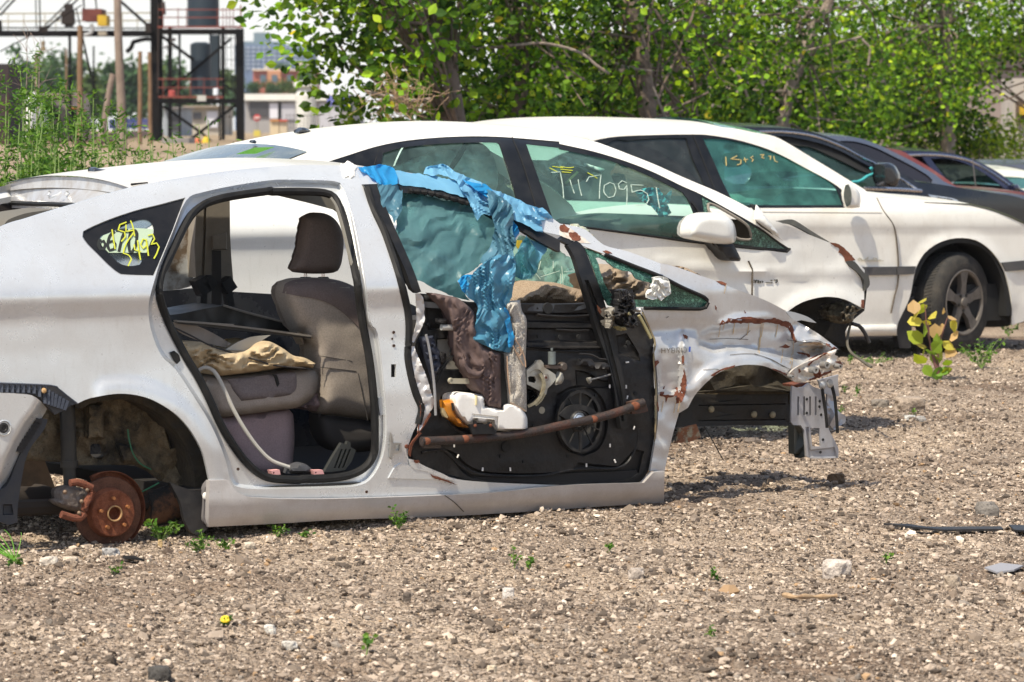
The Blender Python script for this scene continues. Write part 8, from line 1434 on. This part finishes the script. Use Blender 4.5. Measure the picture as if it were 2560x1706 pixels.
# overhead gantry
gn = empty('overhead_gantry', tbase('A', 500, 1100, ZT), 'black overhead gantry beam with tan handrails and slanting braces', 'gantry')
bars('beam', [(-300, 248, 1115, 248, 44), (-300, 205, 1115, 210, 10)], ZT, iron, gn)
bars('handrail', [(-300, 104, 1115, 96, 9), (-300, 160, 1115, 152, 9)], ZT, rl, gn)
bars('rail_post', [(x, 100, x, 225, 5) for x in (60, 175, 330, 410, 900, 1010)], ZT, rl, gn)
bars('brace', [(0, 115, 160, -60, 14), (-20, 90, 120, -60, 9), (350, 205, 600, -30, 12), (330, 190, 580, -60, 10), (880, 5, 1095, 195, 20), (262, -40, 268, 215, 8), (290, -40, 296, 215, 10), (612, -30, 620, 90, 12), (700, -30, 716, 110, 10), (0, 150, 5, 235, 22)], ZT, iron, gn)
bars('hanger', [(505, 30, 508, 200, 60), (500, 80, 502, 180, 90), (1085, 170, 1092, 240, 40), (285, 215, 350, 215, 40)], ZT - .3, pm('rusty_dark', (.022, .015, .013), .9), gn)
bx('winch_housing', 'A', 602, 66, 745, 155, ZT - .6, 1.2, pm('housing_oxide', (.16, .045, .035), .8, dirt=(.06, .02, .02), dscale=2, dmix=.7), gn); bx('yellow_box', 'A', 716, 112, 784, 190, ZT - .9, .8, pm('crane_yellow', (.55, .36, .02), .6, dirt=(.2, .13, .02), dscale=2, dmix=.6), gn)
bx('cable_box', 'A', 720, 232, 780, 262, ZT - .9, .4, pm('box_tan', (.3, .26, .2), .7), gn)
MB().tube(dp(cm(P('A', 670, 180, 680, 215, 665, 245, 620, 262), 2, False), ZT - .5), .05, 6).build('cable_loop', pm('cable_grey', (.35, .36, .38), .6), gn); MB().tube(dp(cm(P('A', 1110, 290, 1060, 290, 980, 310, 965, 350, 930, 385), 2, False), ZT - .5), .06, 6).build('cable_loop', iron, gn)
hk = MB(); cc_ = dp(P('A', 318, 340), ZT)[0]; u_ = ZT / FPX / KZ; hk.lathe(cc_, (0, 0, 1), [(38 * u_, 10 * u_), (20 * u_, 16 * u_), (0, 10 * u_), (-30 * u_, 24 * u_), (-36 * u_, 0)], 12); hk.bar(cc_ + [0, 0, 36 * u_], cc_ + [0, 0, 75 * u_], 3 * u_); tag(hk.build('hanging_lamp', pm('lamp_ochre', (.16, .11, .04), .6)), 'ochre bell-shaped lamp hanging below the gantry beam', 'lamp')
# poles
woodp = pm('weathered_wood', (.27, .21, .17), .9, 0, dirt=(.14, .10, .08), dscale=2.5, dmix=.8, bump=.5, bscale=8); woodb = pm('brown_wood', (.24, .15, .09), .9, 0, dirt=(.12, .07, .04), dscale=2.5, dmix=.8)
for i, (x0, y0, x1, y1, w0, w1, z_, m, lb) in enumerate([(852, -300, 908, 1300, 52, 72, 52, woodp, 'thickest grey wooden pole, running out of the top of the picture'), (588, 190, 590, 1300, 40, 46, 60, woodb, 'brown wooden pole ending below the gantry, left of the thickest pole'), (828, 545, 690, 1320, 44, 50, 62, woodp, 'leaning grey post crossing behind the thickest pole'), (1030, 380, 1028, 1300, 30, 34, 70, woodb, 'brown wooden pole between the thickest pole and the tower leg'), (1100, 385, 1108, 1300, 28, 32, 72, woodb, 'tan wooden pole right against the tower leg'),
                                                (266, 390, 272, 1250, 16, 18, 110, woodb, 'thin pale pole below the hanging lamp'), (487, 362, 492, 1250, 14, 16, 120, woodb, 'thin pole left of the dark drop pipe'), (512, 265, 522, 1250, 22, 22, 94, iron, 'dark drop pipe hanging from the gantry'), (688, 340, 696, 1250, 13, 16, 120, iron, 'thin dark pole standing alone in front of the far trees')]):
    p, q = dp(P('A', x0, y0, x1, y1), z_); t = float(terr(q[0], z_)) - .3; 
    if q[2] < t: q = p + (q - p) * ((p[2] - t) / (p[2] - q[2]))
    u_ = z_ / FPX / KZ / 2; pth = [p + (q - p) * k / 6 + [math.sin(k * 2 + i) * u_ * w0 * .1, 0, 0] for k in range(7)]; tag(MB().tube(pth, np.linspace(w0, w1, 7) * u_, 12).build('utility_pole', m), lb, 'pole', 'poles in the rail yard')
for i, (x0, y0, x1, y1) in enumerate([(0, 380, 600, 40), (560, 60, 720, 740), (590, 200, 700, 720)]): tag(MB().tube(dp(P('A', x0, y0, (x0 + x1) / 2, (y0 + y1) / 2 + 14, x1, y1), 64), .012, 5).build('overhead_wire', iron), ['sagging wire at the upper left', 'guy wire slanting down from the brown pole', 'second guy wire slanting down from the brown pole'][i], 'wire')
dk_ = bx('dark_stack', 'A', -80, 470, 66, 900, 70, 2, pm('stack_dark', (.03, .025, .028), .9, dirt=(.10, .05, .04), dscale=3, dmix=.6), None, 'dark stacked structure at the left edge behind the weeds', 'stack', down=True)
# tracks
for i in range(4):
    yy = np.linspace(58, 260, 60); pxl = -60 + 420 * ((yy - 38) / 200) ** .5 + i * 60 - i * 22 * ((yy - 38) / 200); xx = (pxl - 1280) / FPX * yy
    w_ = np.stack([xx, yy, terr(xx, yy) + .09], 1); tag(MB().tube(w_, .05, 5).build('rail', pm('rail_brown', (.16, .085, .06), .8)), ['farthest curved rail in the yard', 'second farthest curved rail in the yard', 'second nearest curved rail in the yard', 'nearest curved rail in the yard'][i], 'rail', 'curved rails')
# yard things (distance, rectangle)
def yard(nm, x0, y0, x1, y1, z_, col, label, cat, depth=3, o='A', group=None, rough=.8): return bx(nm, o, x0, y0, x1, y1, z_, depth, pm('c_' + nm + str(int(x0)), col, rough, dirt=tuple(c * .6 for c in col), dscale=.6, dmix=.7), None, label, cat, down=True, group=group)
def machine(x0, y0, x1, y1, z_, label):
    t = empty('loader', tbase('A', (x0 + x1) / 2, y1, z_), label, 'machine'); w = (x1 - x0)
    bx('body', 'A', x0, y0 + 22, x1, y1, z_, 2.5, pm('machine_orange', (.50, .22, .02), .6, dirt=(.2, .09, .03), dscale=1, dmix=.6), t); bx('cab', 'A', x0 + w * .3, y0, x0 + w * .62, y0 + 40, z_ - .1, 2, pm('cab_grey', (.12, .12, .12), .4), t); bx('bonnet', 'A', x0 + w * .65, y0 + 10, x1 - 10, y0 + 40, z_ - .1, 2, pm('machine_orange'), t)
    for k in (.2, .75): c = dp(P('A', x0 + w * k, y1), z_ - .1)[0]; c[2] = terr(c[0], z_) + .45; MB().lathe(c, (0, 1, 0), [(0, .2), (0, .6), (.5, .6), (.5, .2)], 18).build('wheel', pm('tyre'), t)
machine(275, 770, 415, 880, 105, 'orange yard machine behind the weeds, left one'); machine(450, 780, 570, 880, 125, 'orange yard machine beside the brown pole')
wt = empty('white_tank', tbase('A', 250, 960, 85), 'white horizontal tank behind the weeds', 'tank'); a_, b_ = dp(P('A', 145, 925, 355, 925), 85); MB().lathe(a_, (1, 0, 0), [(0, 0), (.1, .6), (.3, .82), (b_[0] - a_[0] - .3, .82), (b_[0] - a_[0] - .1, .6), (b_[0] - a_[0], 0)], 24).build('shell', pm('tank_white', (.66, .66, .64), .6, dirt=(.4, .38, .35), dscale=1.2, dmix=.5), wt)
for k in (.25, .75): c = a_ + (b_ - a_) * k; MB().box((c[0] - .15, 84.6, terr(c[0], 85) - .1), (c[0] + .15, 85.4, c[2] - .5)).build('support', iron, wt, smooth=False)
for i, (x0, x1, y0, c, lb) in enumerate([(800, 868, 878, (.02, .04, .16), 'blue container left of the thickest pole'), (935, 1012, 872, (.02, .045, .19), 'blue container right of the thickest pole'), (1040, 1086, 875, (.05, .06, .20), 'faded blue container behind the tan pole')]):
    cc_ = empty('container', tbase('A', (x0 + x1) / 2, 950, 130), lb, 'container', 'blue containers'); b_m = pm('cont%d' % i, c, .7, dirt=(.1, .1, .15), dscale=1.5, dmix=.6); bx('box', 'A', x0, y0, x1, 948, 130, 5, b_m, cc_); bars('rib', [(x0 + k, y0 + 3, x0 + k, 946, 3) for k in range(6, int(x1 - x0), 12)], 129.9, b_m, cc_); bars('door_bar', [(x0 + 3, (y0 + 948) / 2, x1 - 3, (y0 + 948) / 2, 4)], 129.8, steel, cc_)
def hut(nm, x0, y0, x1, y1, z_, wall, roofc, label, roofh=12, o='A', wins=(), cat='shed', depth=6):
    t = empty(nm, tbase(o, (x0 + x1) / 2, y1, z_), label, cat); bx('wall', o, x0, y0, x1, y1, z_, depth, pm(nm + 'w%d' % x0, wall, .85, dirt=tuple(c * .7 for c in wall), dscale=.5, dmix=.6), t, down=True); bx('roof', o, x0 - 6, y0 - roofh, x1 + 6, y0, z_ - .4, depth + .8, pm(nm + 'r%d' % x0, roofc, .7, dirt=tuple(c * .7 for c in roofc), dscale=.4, dmix=.5), t)
    for w in wins: bx(w[5] if len(w) > 5 else 'window', o, *w[:4], z_ - .12, .1, pm('wn%d' % (w[4] * 100), (w[4], w[4], w[4] * 1.1), .3), t)
    return t
hut('workshop', 1200, 800, 1320, 960, 150, (.30, .33, .36), (.22, .2, .2), 'grey-blue shed between the tower legs', wins=[(1255, 850, 1320, 960, .05, 'door')])
hut('shed', 1350, 790, 1640, 960, 170, (.42, .38, .32), (.3, .25, .2), 'tan shed seen through the lower cross brace of the tower', wins=[(1420, 830, 1480, 880, .08), (1520, 820, 1600, 940, .55, 'door')])
hut('low_house', 60, 745, 160, 800, 190, (.35, .30, .28), (.30, .20, .18), 'low house with a brown roof at the far left', wins=[(80, 765, 100, 785, .05), (120, 765, 140, 785, .05)])
hut('low_house', 290, 700, 560, 770, 190, (.34, .28, .27), (.33, .24, .24), 'low mauve-roofed house behind the orange machines', wins=[(330, 725, 360, 755, .05), (480, 725, 510, 755, .05)])
hut('warehouse', 1800, 740, 2560, 985, 230, (.30, .29, .29), (.72, .72, .68), 'long low warehouse with a white roof right of the tower', roofh=48, cat='warehouse', depth=25, wins=[(1835, 750, 1975, 860, .06, 'opening'), (1982, 762, 2062, 872, .62, 'door'), (2070, 762, 2170, 880, .42, 'door'), (2350, 760, 2500, 950, .45, 'door'), (2044, 750, 2066, 950, .03, 'pillar')])
wtk = empty('water_tank', tbase('A', 2248, 930, 200), 'white ribbed round tank in front of the warehouse', 'tank'); a_ = dp(P('A', 2175, 690), 200)[0]; b_ = dp(P('A', 2322, 900), 200)[0]; r_ = (b_[0] - a_[0]) / 2; zt = a_[2]; zb = float(terr(a_[0], 200)) - .1; pr = [(0, 0), (0, r_)]; 
for k in range(9): h0 = (zt - zb) * k / 9; pr += [(h0 + .05, r_), (h0 + (zt - zb) / 18, r_ * 1.025)]
MB().lathe(((a_[0] + b_[0]) / 2, 200, zb), (0, 0, 1), pr + [(zt - zb, r_), (zt - zb + .4, r_ * .6), (zt - zb + .5, 0)], 28).build('shell', pm('tank_cream', (.62, .62, .58), .6), wtk)
MB().lathe(((a_[0] + b_[0]) / 2, 200, zt + .4), (0, 0, 1), [(0, .7), (.3, .7), (.35, 0)], 14).build('hatch', pm('tank_cream'), wtk)
# stop sign
ss = empty('stop_sign', tbase('A', 1890, 980, 140), 'red eight-sided stop sign on a pole', 'sign'); c = dp(P('A', 1890, 868), 140)[0]; R_ = 27 * 140 / FPX / KZ; oc = [c + R_ * np.array([math.cos(R(22.5 + 45 * k)), 0, math.sin(R(22.5 + 45 * k))]) for k in range(8)]
mk('board', np.vstack([oc, np.array(oc) + [0, .04, 0]]), [tuple(range(8)), tuple(range(8, 16))[::-1]] + [(i, (i + 1) % 8, 8 + (i + 1) % 8, 8 + i) for i in range(8)], pm('stop_red', (.50, .04, .04), .5), ss, smooth=False)
mb = MB(); lw_ = .03
def tstroke(mb, base, seq, sx_, sz, w): 
    for s_ in seq:
        a = [float(t) for t in s_.split(',')]
        for i in range(0, len(a) - 2, 2): mb.bar(base + [a[i] * sx_, 0, -a[i + 1] * sz], base + [a[i + 2] * sx_, 0, -a[i + 3] * sz], w, .02)
LS = dict(LT); LS.update({'S': ['1,0,0,.1,0,.45,1,.55,1,.9,0,1'], 'T': ['0,0,1,0', '.5,0,.5,1'], 'O': ['0,0,1,0,1,1,0,1,0,0'], 'P': ['0,0,0,1', '0,0,1,0,1,.5,0,.5']})
for i, ch in enumerate('STOP'): tstroke(mb, c + np.array([-R_ * .68 + i * R_ * .37, -.03, R_ * .25]), LS[ch], R_ * .25, R_ * .5, lw_)
mb.build('lettering', foamw, ss, smooth=False)
MB().tube([c + [0, .05, 0], [c[0], 140.05, float(terr(c[0], 140)) - .1]], .035, 8).build('post', steel, ss); b0 = np.array([c[0], 140., float(terr(c[0], 140))]); MB().box(b0 + [-.13, -.12, 0], b0 + [.13, .12, .25]).build('base', pm('base_yellow', (.55, .45, .08), .7), ss, smooth=False)
# blue board with white writing on the warehouse end
bb = empty('blue_board', tbase('K', 725, 900, 180), 'blue sign board with white writing under the left tree', 'sign'); bx('board', 'K', 640, 704, 812, 778, 180, .3, pm('board_blue', (.05, .07, .36), .6), bb); mb = MB()
for y0, x0, x1 in ((722, 665, 790), (742, 655, 800), (762, 670, 780)):
    x = x0
    while x < x1: w = 6 + (x * 7 % 9); p, q = dp(P('K', x, y0, min(x + w, x1), y0), 179.8); mb.bar(p, q, .16 if y0 != 742 else .22, .02); x += w + 4
mb.build('lettering', foamw, bb, smooth=False); bars('post', [(660, 775, 660, 960, 5), (795, 775, 795, 960, 5)], 180.2, steel, bb, o='K')
# fence and barriers
fe = empty('yard_fence', tbase('A', 2200, 900, 150), 'grey bar fence in front of the round tank', 'fence'); bars('post', [(x, 840, x, 960, 5) for x in range(2110, 2360, 25)], 150, pm('fence_grey', (.14, .13, .14), .7), fe); bars('rail', [(2100, 850, 2360, 850, 4), (2100, 945, 2360, 945, 4)], 150, pm('fence_grey'), fe)
for i, (x0, x1, y0, c_, lb) in enumerate([(1985, 2050, 880, (.55, .45, .30), 'pale block barrier with an orange top, right of the stop sign'), (2055, 2110, 882, (.50, .42, .30), 'block barrier with a red top by the fence')]):
    t = empty('barrier', tbase('A', x0, 960, 135), lb, 'barrier'); bx('block', 'A', x0, y0 + 10, x1, 965, 135, .8, pm('barr%d' % i, c_, .8), t, down=True); bx('cap', 'A', x0, y0, x1, y0 + 10, 134.9, 1, pm('barrcap%d' % i, ((.6, .25, .08), (.55, .06, .04))[i], .6), t)
for i, (x, y0, y1, c_, lb) in enumerate([(1215, 1108, 1150, (.6, .42, .02), 'yellow bollard at the foot of the tower'), (1515, 1035, 1070, (.6, .42, .02), 'yellow bollard below the cross brace'), (1455, 1045, 1085, (.5, .12, .04), 'orange post below the cross brace')]):
    p, q = dp(P('A', x, y0, x, y1), 80); q[2] = min(q[2], terr(q[0], 80)); tag(MB().lathe([p[0], 80, q[2]], (0, 0, 1), [(0, .001), (0, .10), (p[2] - q[2], .09), (p[2] - q[2] + .08, .05), (p[2] - q[2] + .1, 0)], 12).build('bollard', pm('bol%d' % i, c_, .6)), lb, 'bollard')
yard('concrete_block', 1190, 1015, 1390, 1120, 78, (.30, .28, .27), 'grey concrete block row at the foot of the tower', 'block', 1.5)
# brick building
bk_ = empty('brick_building', tbase('K', 260, 700, 420), 'red brick building with a pale roof edge, beyond the white warehouse', 'building')
bx('wall', 'K', 95, 520, 520, 640, 420, 20, pm('brick', (.36, .12, .09), .9, dirt=(.28, .10, .08), dscale=.2, dmix=.6), bk_, down=True); bx('cornice', 'K', 90, 510, 525, 522, 419.5, 21, pm('cornice_tan', (.55, .45, .36), .8), bk_); bx('bay', 'K', 200, 522, 300, 640, 419.2, 1, pm('bay_orange', (.45, .22, .12), .9), bk_)
for x0 in (148, 232, 345, 440): f = bx('window', 'K', x0, 552, x0 + 44, 605, 418.9, .1, pm('win_dark', (.08, .12, .16), .3), bk_); 
bx('rooftop_box', 'K', 410, 462, 500, 512, 425, 8, pm('rooftop_tan', (.50, .46, .38), .8), bk_); bx('chimney', 'K', 180, 485, 200, 512, 425, 2, pm('rooftop_tan'), bk_)
# tall apartment block
ab = empty('apartment_block', tbase('K', 260, 600, 900), 'long blue-grey apartment block with rows of windows on the skyline', 'building')
bw = pm('apartment_wall', (.095, .15, .27), .8, dirt=(.13, .16, .23), dscale=.05, dmix=.7); bx('wall', 'K', -40, 330, 520, 560, 900, 30, bw, ab, down=True); bx('roof_storey', 'K', 0, 305, 300, 332, 901, 20, pm('apartment_top', (.14, .20, .24), .8), ab); bx('lift_tower', 'K', 100, 240, 206, 308, 902, 12, pm('apartment_top'), ab)
wm = pm('apartment_window', (.34, .40, .50), .4); n_w = 0
for r_i in range(6):
    for c_i in range(14):
        x0 = -30 + c_i * 39; y0 = 346 + r_i * 30; bx('window', 'K', x0, y0, x0 + 22, y0 + 13, 899.7, .3, wm, ab)
bars('pier', [(x, 332, x, 530, 4) for x in range(-38, 520, 78)], 899.5, pm('apartment_top'), ab, o='K')
# far trees
def ftree(o, cx, cy, w, h, z_, seed, label, base=(.07, .15, .05), n_=900):
    g = np.random.default_rng(seed); c = dp(P(o, cx, cy), z_)[0]; s_ = z_ / FPX / KZ; t0 = float(terr(c[0], z_)); t = empty('tree', (c[0], z_, t0), label, 'tree', 'trees on the skyline'); rx, rz = w * s_ / 2, h * s_ / 2
    cl = g.normal(0, .42, (26, 3)); q = cl[g.integers(0, 26, n_)] + g.normal(0, .22, (n_, 3)); pos = c + q * [rx, rx * .6, rz]; cols = np.array(base) * g.uniform(.6, 1.5, (n_, 1)) * [1, 1, 1]
    V, F, C = leaves(pos, rz * .22 * g.uniform(.6, 1.4, n_), cols, g, up=.6); big('crown', V, F, C, LM, t); MB().tube([[c[0], z_, t0 - .2], [c[0], z_, c[2]]], [rx * .09, rx * .04], 8).build('trunk', bark, t)
for i, a in enumerate([('A', 140, 600, 190, 330, 300, 'far tree at the left, behind the dark stack'), ('A', 300, 610, 240, 330, 310, 'far tree with a yellowish top, behind the thin pale pole'), ('A', 430, 620, 240, 340, 300, 'far tree behind the drop pipe'), ('A', 540, 640, 170, 330, 290, 'far tree left of the brown pole'), ('A', 660, 720, 180, 330, 270, 'far tree behind the lone dark pole'), ('A', 780, 690, 190, 380, 280, 'far tree left of the thickest pole'), ('A', 930, 660, 220, 430, 290, 'tallest far tree right of the thickest pole'), ('A', 1060, 680, 190, 400, 300, 'far tree behind the two tan poles'), ('A', 1250, 640, 220, 420, 310, 'far tree seen through the tower'), ('A', 1480, 690, 260, 360, 320, 'far tree behind the lower tank'), ('A', 1690, 640, 180, 260, 330, 'far tree behind the scaffold bars'),
                       ('K', 110, 640, 150, 110, 330, 'dark far tree before the brick building, left one'), ('K', 230, 650, 150, 90, 330, 'yellowish far tree before the brick building'), ('K', 360, 640, 170, 110, 330, 'far tree before the brick building, right one'), ('K', 480, 600, 120, 160, 340, 'far tree at the right end of the brick building'), ('K', 300, 490, 120, 60, 500, 'far tree top between the brick building and the apartment block')]):
    b_ = [(.06, .125, .055), (.10, .16, .05), (.065, .13, .055)][i % 3]; ftree(*a[:6], 200 + i, a[6], base=b_, n_=1300)
# long building hidden behind the trees, things at the right edge
hut('long_hall', 1150, 95, 2900, 330, 62, (.26, .21, .19), (.20, .17, .16), 'long taupe hall behind the row of trees', roofh=10, o='Z', cat='hall', depth=12, wins=[(1700, 200, 1760, 250, .08), (2030, 200, 2080, 250, .08)])
pl_ = bx('concrete_pillar', 'Z', 2328, 180, 2400, 360, 50, 1.2, pm('pillar_conc', (.42, .38, .34), .85, dirt=(.3, .27, .24), dscale=2, dmix=.6), None, 'concrete pillar at the right edge, above the parked cars', 'pillar', down=True); bx('pillar_sign', 'Z', 2336, 232, 2400, 282, 49.9, .1, pm('sign_brown', (.10, .07, .05), .7), pl_)
WL[pl_.name] = np.array(pl_.location)
bx('yellow_plate', 'Z', 2345, 242, 2400, 264, 49.8, .1, pm('crane_yellow'), pl_)
yl = MB().lathe(dp(P('H', 1695, 25), 45)[0], (0, 0, 1), [(.28, .04), (.2, .10), (0, .16), (-.12, .17), (-.14, 0)], 14).build('yellow_lamp', pm('lamp_yellow', (.55, .32, .03), .6)); tag(yl, 'yellow-orange lamp among the leaves at the right', 'lamp'); MB().tube([dp(P('H', 1695, 30), 45)[0] + [0, 0, .2], dp(P('H', 1695, 30), 45)[0] + [0, 0, 1.2]], .02, 6).build('lamp_rod', iron, yl)
vn = empty('van', tbase('H', 2075, 290, 60), 'small white and blue van far behind the navy saloon', 'van'); bx('body', 'H', 2020, 170, 2135, 290, 60, 1.5, pm('van_white', (.55, .56, .56), .5), vn); bx('side_panel', 'H', 2050, 225, 2110, 285, 59.95, .1, pm('van_blue', (.05, .13, .40), .4), vn); bx('window', 'H', 2090, 190, 2130, 225, 59.9, .1, pm('win_dark'), vn)
for xk in (2035, 2120): c = dp(P('H', xk, 292), 59.9)[0]; MB().lathe(c, (0, 1, 0), [(0, .02), (0, .11), (.12, .11)], 16).build('wheel', pm('tyre'), vn)
for i, a in enumerate([(2200, 350, 160, 80, 44, 500, 'pale grass clump behind the cream car'), (2330, 330, 120, 110, 43, 600, 'light green grass clump at the right edge'), (2120, 355, 110, 60, 45, 350, 'pale grass clump above the navy saloon roof')]): shrub(*a[:6], 70 + i, a[6], gw=(.0, .05, .2, .4, .35, 0), shape=lance, lsz=.09, name='grass_clump', group='grass clumps at the right')

# ------------------------------------------------------------ the summer haze
hz = MB().box((-880, -50, -1.5), (880, 1400, 45)).build('haze', pm('haze_air'), None, smooth=False); tag(hz, 'thin summer haze over the yard', 'haze', kind='stuff')
hn = hz.data.materials[0].node_tree; hn.nodes.remove(hn.nodes['Principled BSDF']); pv = hn.nodes.new('ShaderNodeVolumePrincipled'); pv.inputs['Color'].default_value = (.82, .88, .95, 1); pv.inputs['Density'].default_value = .00018; pv.inputs['Anisotropy'].default_value = .2
hn.links.new(pv.outputs[0], hn.nodes['Material Output'].inputs['Volume'])
